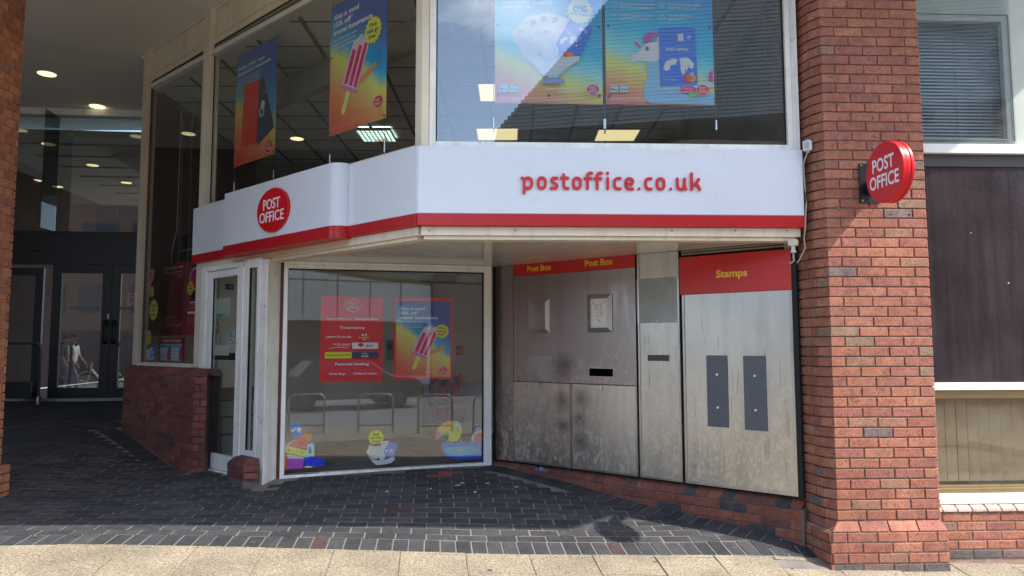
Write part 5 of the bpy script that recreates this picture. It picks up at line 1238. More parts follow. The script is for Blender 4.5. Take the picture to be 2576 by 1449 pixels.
def shell(c, k):
    def Q(P, col): spoly(c, 1045, 390, 665, 440, P, col)
    for P, col in (([(1050,500),(1085,405),(1130,420),(1185,590),(1120,590)], (175,190,165)), ([(1085,440),(1150,400),(1195,570),(1165,590)], (190,205,175)), ([(1150,425),(1200,400),(1220,545),(1190,560)], (165,200,200)), ([(1205,385),(1245,365),(1262,545),(1210,540)], (185,215,220)), ([(1240,370),(1315,368),(1290,500),(1250,545)], (200,225,228))): Q(P, col)
    for X, Y in ((1150,432),(1200,415),(1248,408)): c.text('20', (X-1045)/390, (X-1018)/390, (665-Y)/440, .04, (50,100,110), .03)
    for a, b_ in (((1095,470),(1140,560)),((1120,455),(1165,545)),((1165,470),(1185,540)),((1222,440),(1232,530)),((1262,430),(1262,510))): c.stroke([((a[0]-1045)/390,(665-a[1])/440),((b_[0]-1045)/390,(665-b_[1])/440)], .012, (120,150,140))
    Q([(1320,375),(1435,415),(1390,545),(1340,595),(1265,565),(1258,500)], (50,110,205)); worldmap(c, .72, .37, .26); c.circ(.72,.215,.045,(215,80,60)); c.circ(.765,.215,.04,(235,140,60))
    c.circ(.487, .245, .11, (175,190,215)); c.circ(.46, .275, .05, (232,238,246))
    Q([(1050,520),(1110,590),(1180,602),(1300,592),(1385,560),(1392,600),(1350,640),(1290,652),(1170,662),(1120,615)], (205,212,226))
    for q in range(7): c.stroke([((1130+38*q-1045)/390,(665-600)/440),((1190+16*q-1045)/390,(665-652)/440)], .010, (150,160,190))
c = cutout(921, 1002, 1080, 1170, 'travel_money_sticker', 'window sticker of a shell full of banknotes under a yellow sun badge'); shell(c, c.W/c.H); sunbadge(c, .30, .78, .25, ['Grab', 'your travel', 'money', 'here today'])
c.circ(.31, .60, .045, (190,40,50), ry=.035)
c = cutout(1095, 1212, 1058, 1158, 'toucan_float_sticker', 'window sticker of a toucan pool float with blue ring at the window corner')
def TQ(P, col): spoly(c, 1875, 550, 600, 475, P, col)
TQ([(2290,385),(2300,300),(2345,250),(2375,212),(2405,205),(2425,215),(2425,415)], (70,130,190)); TQ([(2300,385),(2312,310),(2350,268),(2425,245),(2425,410)], (195,205,70)); TQ([(2325,380),(2340,310),(2395,275),(2425,285),(2425,405)], (205,85,140))
TQ([(1950,430),(1952,375),(2010,358),(2080,388),(2200,378),(2330,390),(2425,412),(2425,585),(2300,592),(2150,594),(2050,572),(1990,530),(1955,470)], (40,120,200))
TQ([(1975,450),(2080,436),(2200,440),(2330,452),(2400,480),(2330,530),(2180,548),(2060,530),(2000,495)], (25,160,215)); TQ([(1990,530),(2060,548),(2200,566),(2330,560),(2425,545),(2425,585),(2300,592),(2150,594),(2050,572)], (20,75,170)); TQ([(2150,478),(2200,478),(2210,488),(2150,490)], (215,235,245))
TQ([(2035,262),(2050,130),(2130,130),(2175,175),(2186,240),(2172,320),(2130,372),(2060,372),(2028,355)], (200,200,80)); TQ([(2075,125),(2140,132),(2172,170),(2150,215),(2120,190)], (90,180,195))
TQ([(1876,352),(1882,270),(1910,200),(1960,150),(2030,126),(2080,140),(2108,190),(2140,222),(2152,240),(2050,262),(1960,288),(1915,322)], (245,160,75)); TQ([(1876,355),(1880,285),(1902,248),(1932,268),(1922,315),(1888,356)], (210,110,155)); TQ([(1930,272),(2040,238),(2150,222),(2165,236),(2140,262),(2040,270),(1938,300)], (120,170,80))
c.circ((2142-1875)/550, (600-200)/475, .030, (240,240,240)); c.circ((2144-1875)/550, (600-200)/475, .017, (30,30,45)); TQ([(2168,345),(2178,340),(2178,380),(2168,385)], (235,235,235)); TQ([(2120,215),(2165,235),(2168,250),(2130,235)], (110,120,60))

# hanging posters in the splayed glazing
def hang(F, q, w, mat, name, label):
    u0 = (F.hit(q[0][0]/1.4907, q[0][1]/1.4907, w)[0]+F.hit(q[3][0]/1.4907, q[3][1]/1.4907, w)[0])/2; u1 = (F.hit(q[1][0]/1.4907, q[1][1]/1.4907, w)[0]+F.hit(q[2][0]/1.4907, q[2][1]/1.4907, w)[0])/2
    z1 = (F.hit(q[0][0]/1.4907, q[0][1]/1.4907, w)[1]+F.hit(q[1][0]/1.4907, q[1][1]/1.4907, w)[1])/2; z0 = (F.hit(q[3][0]/1.4907, q[3][1]/1.4907, w)[1]+F.hit(q[2][0]/1.4907, q[2][1]/1.4907, w)[1])/2
    c = Card(F, u0, u1, z0, z1, w, mat, name, label, 'poster', thick=.002)
    for a in (.02, .98):
        uu = u0+a*(u1-u0); MB().tube([F.p(uu, w-.004, z0-.28), F.p(uu, w-.004, UC)], .0022, 5).build('wire', M('wire_dark', (.08,.08,.08), .4, metal=.5), c.t)
        MB().tube([F.p(uu, w-.004, z0-.30), F.p(uu, w-.004, z0-.17)], .008, 8).build('wire_tensioner', CHROME, c.t)
    b = MB()
    for a, bz in ((.03,.02),(.97,.02),(.5,.02),(.03,.6),(.97,.6),(.03,.98),(.97,.98)): b.disc(F.p(u0+a*(u1-u0), w+.0005, z0+bz*(z1-z0)), (*F.N, 0), .012, .004, 10)
    b.build('clip', M('clip_grey', (.12,.12,.12), .5), c.t)
    return c
GP2 = rampmat('dusk_print', [(0,(195,85,80)),(.25,(205,115,85)),(.45,(195,155,95)),(.55,(120,150,110)),(.68,(35,110,150)),(1,(20,75,135))], tilt=.35)
c = hang(FA, [(886,213),(1038,140),(1033,580),(879,623)], -.22, GP2, 'passport_poster', 'tall blue and orange poster with a red passport cover hanging in the splayed glazing'); k = c.W/c.H
c.text('Relax with easy', .05, .72, .865, .026, (215,222,230), .025); c.text('passport renewals', .05, .86, .815, .026, (215,222,230), .025)
for q, s_ in enumerate(('Get holiday ready and renew your', 'passport easily here. We\'ll take your', 'photo and submit your application', 'digitally, so no forms and no fuss.')): c.text(s_, .05, .60, .765-.028*q, .012, (205,215,225), .005)
def rotp(P, x, y, a, k): a = R_(a); return [(x+(p[0]*math.cos(a)-p[1]*math.sin(a)), y+(p[0]*math.sin(a)+p[1]*math.cos(a))*k) for p in P]
c.poly(rotp([(-.2,-.42),(.22,-.42),(.22,.34),(-.2,.34)], .62, .44, 22, k), (22,38,58)); c.text('PASSPORT', .70, .80, .56, .012, (170,170,150), .0); c.circ(.70, .46, .05, (170,170,155)); c.ringo(.68,.40,.06,.02,(170,170,155)); c.poly(rotp([(-.19,-.42),(.19,-.42),(.19,.38),(-.19,.38)], .40, .44, -3, k), (190,50,48))
for i in range(5):
    for j in range(3):
        c.poly(rotp([(-.018,-.025),(.018,-.025),(.02,.01),(0,.045),(-.02,.01)], .27+.12*j+(.05 if i % 2 else 0), .31+i*.065, -12, k), (215,105,75))
c.logo(.88, .075, .095, (205,195,195), (150,25,45)); c.text('Travel Money | Insurance | Passport', .40, .78, .065, .010, (215,160,140), 0); c.text('We can help with that', .52, .78, .042, .010, (225,180,160), 0)
c = hang(FA, [(1238,20),(1446,-68),(1455,437),(1238,513)], -.22, rampmat('sunset_print_b', SUNSET, tilt=.45), 'popsicle_poster', 'hanging poster of a pink striped popsicle beside the street corner post'); k = c.W/c.H
poptext(c, k, True); popsicle(c, .36, .29, .62, k); sunbadge(c, .78, .665, .15, ['Plus', 'kids go', 'free*']); c.logo(.88, .13, .08, (215,200,200), (150,25,45)); c.text('Travel Money | Insurance | Passport', .45, .78, .155, .010, (215,160,140), 0); c.text('We can help with that', .55, .78, .132, .010, (225,180,160), 0)
for q in range(3): c.rect(.04, .035+.012*q, .95, .0385+.012*q, (215,140,115))
# street window posters
SKYP = [(0,(222,110,105)),(.14,(232,140,110)),(.26,(230,185,115)),(.36,(130,195,190)),(.48,(45,160,232)),(1,(20,115,220))]
def bigposter(x0, x1, yb, label, nm, tilt):
    w_ = -.16; u0, u1 = FR.hit(x0, 200, w_)[0], FR.hit(x1, 200, w_)[0]; z0 = FR.hit((x0+x1)/2, yb, w_)[1]; z1 = FR.hit((x0+x1)/2, -150, w_)[1]
    c = Card(FR, u0, u1, z0, z1, w_, rampmat(nm, SKYP, tilt=tilt), nm, label, 'poster', thick=.002)
    for a in (-.01, 1.01):
        uu = u0+a*(u1-u0); MB().tube([FR.p(uu, w_, z0-.24), FR.p(uu, w_, UC)], .003, 5).build('wire', M('wire_dark', (.08,.08,.08), .4, metal=.5), c.t); MB().tube([FR.p(uu, w_, z0-.20), FR.p(uu, w_, z0-.12)], .008, 8).build('wire_tensioner', CHROME, c.t)
    b = MB()
    for a, bz in ((.03,.05),(.97,.05),(.5,.05),(.03,.47),(.97,.47)): b.disc(FR.p(u0+a*(u1-u0), w_+.0005, z0+bz*(z1-z0)), (*FR.N, 0), .013, .004, 10)
    b.build('clip', M('clip_grey', (.12,.12,.12), .5), c.t); return c
c = bigposter(1245, 1516, 261, 'left street window poster with a shell of banknotes and a yellow zero percent badge', 'travel_money_poster', .25)
ys = lambda y: (FR.hit(1380, y, -.16)[1]-c.z0)/c.H
xs = lambda x: (FR.hit(x, 200, -.16)[0]-c.u0)/c.W
def placebig(c, y0): pass
def mapper(c, F=FR, w=-.16):
    def T(X, Y):
        u, z = F.hit(1039.8+.3906*X, .3906*Y, w); return ((u-c.u0)/c.W, (z-c.z0)/c.H)
    return T
T = mapper(c); WT_ = (225,240,250); k = c.W/c.H
def ptext(c, T, s, X0, X1, Y, capY, col=WT_, bold=.012, shear=0, skew=0):
    a = T(X0, Y); b = T(X1, Y); d = T(X0, Y-capY); c.text(s, a[0], b[0], a[1], abs(d[1]-a[1]), col, bold, shear, skew)
def ppoly(c, T, P, col): c.poly([T(*p) for p in P], col)
ptext(c, T, "up from just £10. It's made for", 565, 895, 20, 16); ptext(c, T, 'spending abroad.', 565, 755, 49, 16)
NOTE = [((625,225),(700,140),(810,345),(795,350),'50',(190,200,195)), ((672,160),(770,85),(815,330),(800,345),'50',(180,195,195)), ((735,112),(808,92),(825,320),(812,325),'20',(190,215,222)), ((812,90),(892,88),(850,320),(822,320),'20',(185,220,228)), ((896,92),(1005,125),(870,320),(850,318),'20',(200,222,232))]
ppoly(c, T, [(640,250),(700,130),(860,80),(1010,120),(1110,200),(1060,400),(900,500),(760,440)], (215,232,240))
for a, b_, d_, e_, s_, col in NOTE:
    P = [a, b_, (d_[0]+30, d_[1]+40), (e_[0]-10, e_[1]+30)]; ppoly(c, T, P, col)
    for q in range(5):
        t0 = .28+.11*q; p0_ = (a[0]+(e_[0]-a[0])*t0, a[1]+(e_[1]-a[1])*t0); p1_ = (b_[0]+(d_[0]-b_[0])*t0, b_[1]+(d_[1]-b_[1])*t0)
        c.stroke([T(p0_[0]*.8+p1_[0]*.2, p0_[1]*.8+p1_[1]*.2), T(p0_[0]*.25+p1_[0]*.75, p0_[1]*.25+p1_[1]*.75)], .004, (135,165,185))
for X, Y in ((755,165),(822,145),(893,150)): ptext(c, T, '20', X, X+34, Y, 28, (70,120,130), .03, skew=.2)
ptext(c, T, '50', 672, 712, 215, 20, (120,140,140), .02); ptext(c, T, 'EURO', 842, 872, 215, 12, (90,150,170), .02); ptext(c, T, 'EURO', 790, 815, 220, 12, (90,150,170), .02)
ppoly(c, T, [(1000,145),(1020,137),(1140,178),(1150,190),(1068,388),(1050,396),(912,328),(905,312)], (20,105,205))
ptext(c, T, 'POST OFFICE', 993, 1078, 228, 16, WT_, .0, skew=-.42)
c2 = T(1000, 280); worldmap(c, c2[0], c2[1], .17); ppoly(c, T, [(1072,182),(1090,188),(1082,205),(1064,199)], (205,205,195))
a_ = T(998,355); c.circ(a_[0]-.015, a_[1], .033, (190,70,80)); c.circ(a_[0]+.018, a_[1]-.008, .033, (215,120,80))
for q in range(3): c.stroke([T(1098+7*q, 200-1*q), T(1102+7*q, 212), T(1098+7*q, 222+2*q)], .004, WT_)
ppoly(c, T, [(720,385),(740,360),(830,375),(900,380),(1000,375),(1070,370),(1065,400),(990,440),(960,470),(925,510),(900,516),(820,480),(790,440),(760,410)], (205,225,245))
for q in range(9):
    t = q/8; c.stroke([T(745+310*t, 385+6*math.sin(q)), T(885+40*t, 505)], .006, (165,195,230))
ppoly(c, T, [(840,515),(900,505),(960,515),(975,540),(900,548),(820,540)], (120,130,170))
a_ = T(873,340); r_ = 62*.3906*1.0/((FR.hit(1516,200,-.16)[0]-FR.hit(1245,200,-.16)[0]) and 271); 
c.circ(a_[0], a_[1], .089, (165,180,215)); c.circ(a_[0]-.02, a_[1]+.02*k, .06, (190,205,232)); c.circ(a_[0]-.035, a_[1]+.035*k, .025, (240,245,252))
a_ = T(1069,82); c.star(a_[0], a_[1], .126, (250,232,165), 16, .86); ptext(c, T, '0%', 1024, 1118, 88, 38, (60,120,175), .03); ptext(c, T, 'commission*', 1002, 1132, 103, 12, (60,120,175), .02, skew=-.08)
def foot(c, T, dx, x0, x1, xl):
    ptext(c, T, 'Available with', 557+dx, 650+dx, 558, 9, (190,225,240), .0)
    for a, b_, s_ in ((558,608,' Pay'),(620,672,'G Pay')):
        ppoly(c, T, [(a+dx,600),(b_+dx,600),(b_+dx,565),(a+dx,565)], (150,205,240)); ptext(c, T, s_.strip() if 'G' in s_ else 'Pay', a+dx+(5 if 'G' in s_ else 18), b_+dx-5, 589, 12, (40,70,100), .01)
    a_ = T(567+dx, 582); c.circ(a_[0]+.002, a_[1], .009, (40,70,100))
    ptext(c, T, 'Travel Money | Insurance | Passport', x0, x1, 583, 10, WT_, .0); ptext(c, T, 'We can help with that', x0+80, x1, 603, 10, WT_, .005)
    a_ = T(xl, 588); c.logo(a_[0], a_[1], .062, (225,215,230), (160,60,100) if dx == 0 else (190,30,60))
    for q in range(3): 
        A_ = T(555+dx, 636+9*q); B_ = T(1090+dx-60*q, 636+9*q); c.rect(A_[0], A_[1], B_[0], A_[1]+.0016, (225,225,230))
foot(c, T, 0, 855, 1092, 1152)
c = bigposter(1524, 1796, 264, 'right street window poster with an inflatable unicorn leaning on a blue payment card', 'travel_card_poster', .2); T = mapper(c); k = c.W/c.H
for X, Y, a, b_, x2 in ((1330,30,'Pay contactless wherever','Mastercard is accepted',1556),(1642,34,'No link to your bank','account for extra safety',1850),(1330,103,'Freeze it quickly on our',"app if it's lost or stolen",1534),(1642,108,'No fees when you','spend abroad',1800)):
    ptext(c, T, a, X, x2, Y, 13, WT_, .005); ptext(c, T, b_, X, x2-(20 if 'spend' not in b_ else 75), Y+23, 13, WT_, .005)
a_ = T(1293,35); c.ringo(a_[0], a_[1], .032, .003, WT_); c.stroke([T(1283,36),T(1291,44),T(1304,28)], .004, WT_)
c.stroke([T(1584,22),T(1584,40),T(1600,54),T(1617,40),T(1617,20),T(1600,16),T(1584,22)], .004, WT_); c.stroke([T(1588,34),T(1614,30)], .004, WT_); c.stroke([T(1590,42),T(1612,38)], .004, WT_)
c.stroke([T(1277,100),T(1277,127),T(1306,127),T(1306,100),T(1277,100)], .004, WT_); c.stroke([T(1283,98),T(1284,88),T(1292,84),T(1299,88),T(1300,98)], .004, WT_)
c.stroke([T(1584,112),T(1588,104),T(1600,100),T(1614,106),T(1618,116),T(1612,124),T(1596,126),T(1584,118),T(1584,112)], .004, WT_); a_ = T(1600,96); c.ringo(a_[0],a_[1],.012,.003,WT_)
# inflatable unicorn
ppoly(c, T, [(1500,400),(1580,390),(1590,560),(1700,555),(1900,590),(1940,620),(1930,676),(1520,668),(1478,620),(1485,560),(1510,500)], (125,160,195))
ppoly(c, T, [(1402,362),(1412,352),(1440,345),(1470,310),(1500,280),(1560,270),(1600,300),(1610,360),(1560,400),(1500,400),(1460,395),(1430,415),(1405,400)], (205,222,240))
ppoly(c, T, [(1565,240),(1600,232),(1606,262),(1585,290),(1562,280)], (210,225,242)); ppoly(c, T, [(1420,272),(1430,268),(1466,300),(1455,312)], (215,95,120))
ppoly(c, T, [(1476,270),(1484,235),(1510,214),(1550,212),(1576,228),(1570,250),(1530,262),(1505,285)], (150,70,130)); ppoly(c, T, [(1520,250),(1560,240),(1575,262),(1540,270)], (90,130,140))
a_ = T(1503,317); c.circ(a_[0], a_[1], .021, (110,120,140)); c.circ(a_[0], a_[1], .012, (40,50,70)); c.stroke([T(1412,392),T(1440,402),T(1468,388),T(1474,370)], .004, (140,160,190)); a_ = T(1418,372); c.circ(a_[0],a_[1],.006,(120,120,140))
ppoly(c, T, [(1715,560),(1830,535),(1925,528),(1930,560),(1880,580),(1760,610),(1715,595)], (170,205,225)); ppoly(c, T, [(1715,560),(1790,556),(1850,590),(1760,612),(1716,600)], (170,60,110)); ppoly(c, T, [(1770,600),(1850,590),(1830,622),(1780,640)], (110,150,80)); ppoly(c, T, [(1898,480),(1925,450),(1926,535),(1900,530)], (200,50,110))
ppoly(c, T, [(1576,192),(1588,184),(1800,180),(1810,190),(1828,545),(1818,553),(1606,556),(1590,545)], (18,105,200)); ptext(c, T, 'POST OFFICE', 1626, 1768, 331, 17, WT_, .012)
ppoly(c, T, [(1698,224),(1732,222),(1735,268),(1702,270)], (190,195,190)); c.stroke([T(1715,224),T(1716,268)], .003, (120,125,130)); c.stroke([T(1699,246),T(1734,245)], .003, (120,125,130))
for q in range(4): c.stroke([T(1758+6*q, 238-2*q), T(1763+6*q, 246), T(1758+6*q, 254+2*q)], .004, WT_)
a_ = T(1705,425); worldmap(c, a_[0], a_[1]-.02, .29); ptext(c, T, 'MULTI-CURRENCY', 1606, 1694, 521, 7, WT_, .0)
a_ = T(1764,512); c.circ(a_[0], a_[1], .040, (205,65,50)); a_ = T(1788,511); c.circ(a_[0], a_[1], .040, (225,130,60)); a_ = T(1776,512); c.poly([(a_[0]+.018*math.cos(R_(q)), a_[1]+.034*k*math.sin(R_(q))) for q in range(0, 360, 20)], (215,95,50))
foot(c, T, 708, 1560, 1796, 1857)

# display in the narrow bay behind the low wall
def LB_(x0, x1, y0, y1, w):   # x,y in 2576 scale
    xm, ym = (x0+x1)/2, (y0+y1)/2; return FA.hit(x0, ym, w)[0], FA.hit(x1, ym, w)[0], FA.hit(xm, y1, w)[1], FA.hit(xm, y0, w)[1]
def lmap(X, Y): return ((540+X*.3587)/1.4907, (860+Y*.3587)/1.4907)
q0 = lmap(190, 370); q1 = lmap(418, 1110); r = LB_(q0[0], q1[0], q0[1]-5, q1[1], -.42)
bd = thing('exchange_rate_board', 'tall dark red exchange rate board hanging on chains in the narrow bay', 'rate board', FA.p(r[0], -.42, r[2]))
c = Card(FA, r[0], r[1], r[2], r[3], -.42, M('board_red', (.26,.012,.02), .35, var=.05), '', '', '', thick=.10, parent=bd, partname='board'); k = c.W/c.H; W_ = (205,190,190)
c.text('Bureau de Change', .28, .92, .915, .028, W_, .01); c.ringo(.15,.925,.075,.012,W_); c.text('FX', .10,.20,.915,.02,W_,0)
c.text('We sell', .30,.60,.83,.012,(150,110,110),0); c.text('Travel Money', .66,.93,.81,.012,(170,140,140),0); c.text('Card Plus', .70,.93,.79,.012,(170,140,140),0); c.text('Notes', .12,.26,.785,.015,(170,140,140),0)
for y, s0, s1 in ((.865,1,-1),(.135,-1,1)): c.stroke([(.05,y-.04*s0),(.08,y-.008*s0),(.12,y),(.88,y),(.92,y-.008*s0),(.95,y-.04*s0)], .008, W_)
for q in range(10):
    y = .71-.044*q; c.polys([[(a,y),(a+.085,y),(a+.085,y+.018),(a,y+.018)] for a in (.08,.21,.80)], (25,8,10)); c.rect(.34,y+.004,.37+.02*(q % 3)+.1,y+.012,(150,110,110))
for q in range(4): c.rect(.18+.03*(q % 2),.26-.033*q,.76-.04*(q % 2),.266-.033*q,(190,160,160))
for a in (.55, .97):
    b = MB(); uu = c.u0+a*c.W; n = 46; zt_ = UC-.05
    for i in range(n):
        z_ = c.z0+c.H+(zt_-c.z0-c.H)*i/n; o_ = .009 if i % 2 else 0
        b.tube([FA.p(uu-.009*(1-i % 2), -.46-.009*(i % 2), z_), FA.p(uu+.009*(1-i % 2), -.46+.009*(i % 2), z_+.03)], .0035, 4)
        b.tube([FA.p(uu+.009*(1-i % 2), -.46+.009*(i % 2), z_), FA.p(uu-.009*(1-i % 2), -.46-.009*(i % 2), z_+.03)], .0035, 4)
    b.build('chain', M('chain_metal', (.25,.24,.22), .45, metal=.6), bd)
MB().tube([FA.p(c.u0+.3*c.W,-.44,c.z0+c.H), FA.p(c.u0+.3*c.W,-.44,c.z0+c.H+.16), FA.p(c.u0+.5*c.W,-.44,c.z0+c.H+.42), FA.p(c.u0+.52*c.W,-.44,UC-.2)], .006, 6).build('cable', M('cable_white', (.5,.5,.48), .5), bd)
q0 = lmap(150, 1132); q1 = lmap(420, 1385); r = LB_(q0[0], q1[0], q0[1], q1[1], -.30)
c = Card(FA, r[0], r[1], r[2], r[3], -.30, M('deal_red', (.30,.02,.03), .4, var=0), 'currency_deal_display', 'red headed currency offer display standing on the sill of the narrow bay', 'display', thick=.01); k = c.W/c.H
c.text('Currency deal of the day', .10, .86, .84, .085, (205,200,200), .02)
for a in (.06, .52):
    c.rect(a,.03,a+.42,.74,(120,155,170)); c.rect(a+.02,.62,a+.30,.68,(50,110,130))
    for q in range(4): c.rect(a+.03,.08+.13*q,a+.30,.16+.13*q,(195,195,200)); c.rect(a+.08,.115+.13*q,a+.22,.13+.13*q,(110,110,120))
    c.poly([(a+.32,.08),(a+.42,.06),(a+.42,.7),(a+.34,.6)], (150,70,90))
q0 = lmap(448, 735); q1 = lmap(580, 1110); r = LB_(q0[0], 497, q0[1], q1[1], -.16)
c = Card(FA, r[0], r[1], r[2], r[3], -.16, M('rates_red', (.36,.02,.03), .4, var=0), 'rates_leaflet', 'red paper notice with a white line taped inside beside the glazing mullion', 'notice', thick=.001); c.text('Held and', .25, .9, .90, .05, (215,205,205), .02)
c.rect(.05,.61,.95,.67,(190,190,190)); 
for q in range(3): c.rect(.4-.05*q,.84-.04*q,.9,.85-.04*q,(190,120,120))
for q in range(5): c.rect(.08+.18*q,.30,.14+.18*q,.52,(170,90,90))
q0 = lmap(150, 70); q1 = lmap(500, 990); r = LB_(q0[0], 497, q0[1], q1[1], -.75)
c = Card(FA, r[0], r[1]+.2, r[2], r[3], -.75, rampmat('shaded_print', [(0,(70,50,45)),(.25,(85,80,50)),(.5,(40,70,75)),(1,(30,50,62))]), 'dim_hanging_poster', 'shadowed back poster seen edge-on through the narrow bay behind the rate board', 'poster', thick=.002); c.text('Get a cool', .06,.48,.91,.03,(130,140,145),.02); c.text('15% off*', .06,.34,.86,.03,(130,140,145),.02); c.text('travel insurance', .06,.72,.81,.03,(130,140,145),.02)  # popsicle print again in darker inks, shade put into its colours
def bit(X0, X1, Y0, Y1, w, name, label):
    q0 = lmap(X0, Y0); q1 = lmap(X1, Y1); return cutout(q0[0], q1[0], q0[1], q1[1], name, label, F=FA, w=w)
c = bit(-15, 110, 415, 725, -.14, 'popsicle_sticker', 'small pink popsicle sticker at the outer edge of the narrow bay'); c.poly([(.35,.0),(.1,.25),(.55,.95),(.75,1.0),(.95,.92),(.95,.7),(.5,.2)], (190,110,130)); c.poly([(.3,.25),(.7,.92),(.8,.88),(.42,.2)], (160,60,85))
for (X0, X1, Y0, Y1, lb, ls) in ((56,106,590,715,'tiny yellow sun sticker beside the pink popsicle sticker',['Plus','kids go','free']),(52,148,725,960,'largest yellow sun sticker, halfway up the narrow bay',['Switch','E20','today']),(12,80,1065,1200,'lowest yellow sun sticker in the narrow bay above the blue sticker',['Grab','your','money']),(452,520,545,690,'yellow sun sticker over the watermelon slice',['Buy','travel','money'])):
    c = bit(X0, X1, Y0, Y1, -.135, 'sun_sticker', lb); sunbadge(c, .5, .5, .5, ls, fill=(190,165,25)); 
c = bit(15, 130, 1165, 1375, -.135, 'shell_sticker', 'small blue and grey shell sticker in the bottom corner of the narrow bay'); shell(c, c.W/c.H)
c = bit(478, 590, 380, 650, -.15, 'watermelon_sticker', 'round pink watermelon slice sticker beside the glazing mullion'); c.circ(.5,.5,.5,(95,130,90)); c.circ(.5,.5,.46,(190,190,170)); c.circ(.5,.5,.42,(140,35,75))
for q in range(10): c.circ(.5+.3*math.cos(q*.63), .5+.3*math.sin(q*.63)*c.W/c.H, .02, (40,25,35))

# ------------------------------------------------------------------ round projecting sign
psn = thing('projecting_sign', 'round red projecting sign with white lettering bolted to the brick pillar', 'sign', FP.p(.15, .3, 2.75))
u0, u1 = FP.hit(2160, 460)[0], FP.hit(2212, 460)[0]; z1, z0 = FP.hit(2186, 413)[1], FP.hit(2186, 511)[1]
MB().box(FP, u0, u1, .003, .015, z0, z1).build('wall_plate', DARK, psn, bev=.001)
b = MB()
for a in (u0+.015, u1-.015):
    for cc in (z0+.015, z1-.015): b.disc(FP.p(a, .0145, cc), (*FP.N, 0), .008, .006, 10)
b.build('bolt', CHROME, psn)
al_ = R_(5.5); far = Vector((2.545, 5.10)); dvec = Vector((math.sin(al_), -math.cos(al_))); RD = .212
cen = far+dvec*RD; zc = 1.62+(867-433)/1811*4.87
zc = (Fr(cen.x, cen.y, 0).hit(2243, 433))[1]
nx = Vector((-dvec.y, dvec.x)); nrm = Vector((dvec.y, -dvec.x))   # towards the viewer's side
if nrm.x > 0: nrm = -nrm
ax3 = Vector((-nrm.x, -nrm.y, 0)); cpos = Vector((cen.x, cen.y, zc))
b = MB(); b.disc(cpos, ax3, RD, .030, 64, .004); b.build('face_shell', DRED, psn, smooth=True)
b = MB(); b.disc(cpos+ax3*.032, ax3, RD-.004, .028, 64, .002); b.build('middle_ring', DRED, psn, smooth=True)
b = MB(); b.disc(cpos+ax3*.061, ax3, RD, .024, 64, .004); b.build('back_shell', DRED, psn, smooth=True)
pw = FP.p((u0+u1)/2, .015, zc)
e_ = cpos+ax3*.05+Vector((-dvec.x, -dvec.y, 0))*(RD-.01)
MB().quadbox([tuple(e_+Vector((-.02,0,-.05))),tuple(e_+Vector((.02,0,-.05))),tuple(pw+Vector((.02,0,-.05))),tuple(pw+Vector((-.02,0,-.05))),tuple(e_+Vector((-.02,0,.05))),tuple(e_+Vector((.02,0,.05))),tuple(pw+Vector((.02,0,.05))),tuple(pw+Vector((-.02,0,.05)))]).build('bracket_arm', DARK, psn)
FSg = Fr(cen.x, cen.y, math.degrees(math.atan2(dvec.y, dvec.x)))
text(FSg, 'POST', -.125, .118, zc+.018, .088, .0016, WL, psn, bold=.008)
text(FSg, 'OFFICE', -.165, .165, zc-.100, .088, .0016, WL, psn, bold=.008)

# ------------------------------------------------------------------ sensor boxes and cables by the sign end
sb = thing('wall_box', 'small white weatherproof box on the brick corner above the sign end', 'box', (2.29, 5.56, 3.1))
FX = Fr(2.325, 5.47, -40)
def XH(x, y): return FX.hit(x, y)
u0, u1 = XH(2023, 365)[0], XH(2044, 365)[0]; z1, z0 = XH(2034, 352)[1], XH(2034, 385)[1]
MB().box(FX, u0, u1, .0, .045, z0+.012, z1-.012).build('case', M('box_white', (.6,.6,.62), .4), sb, bev=.008); MB().box(FX, u0+.02, u1-.02, .0, .02, z0, z1).build('lug', M('box_white', (.6,.6,.62), .4), sb, bev=.003)
MB().box(FX, u0+.018, u1-.015, .046, .050, z0+.03, z1-.03).build('lid', M('box_grey', (.36,.38,.40), .4), sb)
def cabl(pts, r, nm, mat, par): MB().tube(pts, r, 6).build(nm, mat, par, smooth=True)
cabl([FX.p(*(XH(x, y)[0], d_, XH(x, y)[1])) for x, y, d_ in ((2034,386,.02),(2028,398,.02),(2023,412,.016),(2024,440,.012),(2027,480,.012),(2030,510,.012),(2028,540,.012),(2027,575,.012),(2024,600,.012),(2027,625,.014),(2012,655,.014),(2006,662,.014))], .0055, 'cable', M('cable_beige', (.38,.35,.30), .6), sb)
ps = thing('photocell', 'cream dusk sensor with a drooping cable beside the louvres', 'sensor', (2.25, 5.66, 2.42))
ux, zx = XH(1999, 613); 
MB().box(FX, ux-.035, ux+.035, .01, .06, XH(1999, 620)[1], XH(1999, 604)[1]).build('case', CREAM, ps, bev=.008)
b = MB(); b.tube([FX.p(ux,.035,XH(1999,620)[1]), FX.p(ux,.035,XH(1999,633)[1])], .017, 12); b.tube([FX.p(ux,.035,XH(1999,632)[1]), FX.p(ux,.035,XH(1999,637)[1])], .021, 12); b.build('collar', M('collar_white', (.62,.6,.56), .5), ps)
cabl([FX.p(ux,.035,XH(1999,636)[1]), FX.p(ux,.035,XH(1999,648)[1]), FX.p(ux,.03,XH(1999,657)[1]), FX.p(ux-.02,.02,XH(1995,661)[1]), FX.p(ux-.04,.01,XH(1990,662)[1])], .008, 'cable', M('cable_beige', (.38,.35,.30), .6), ps)

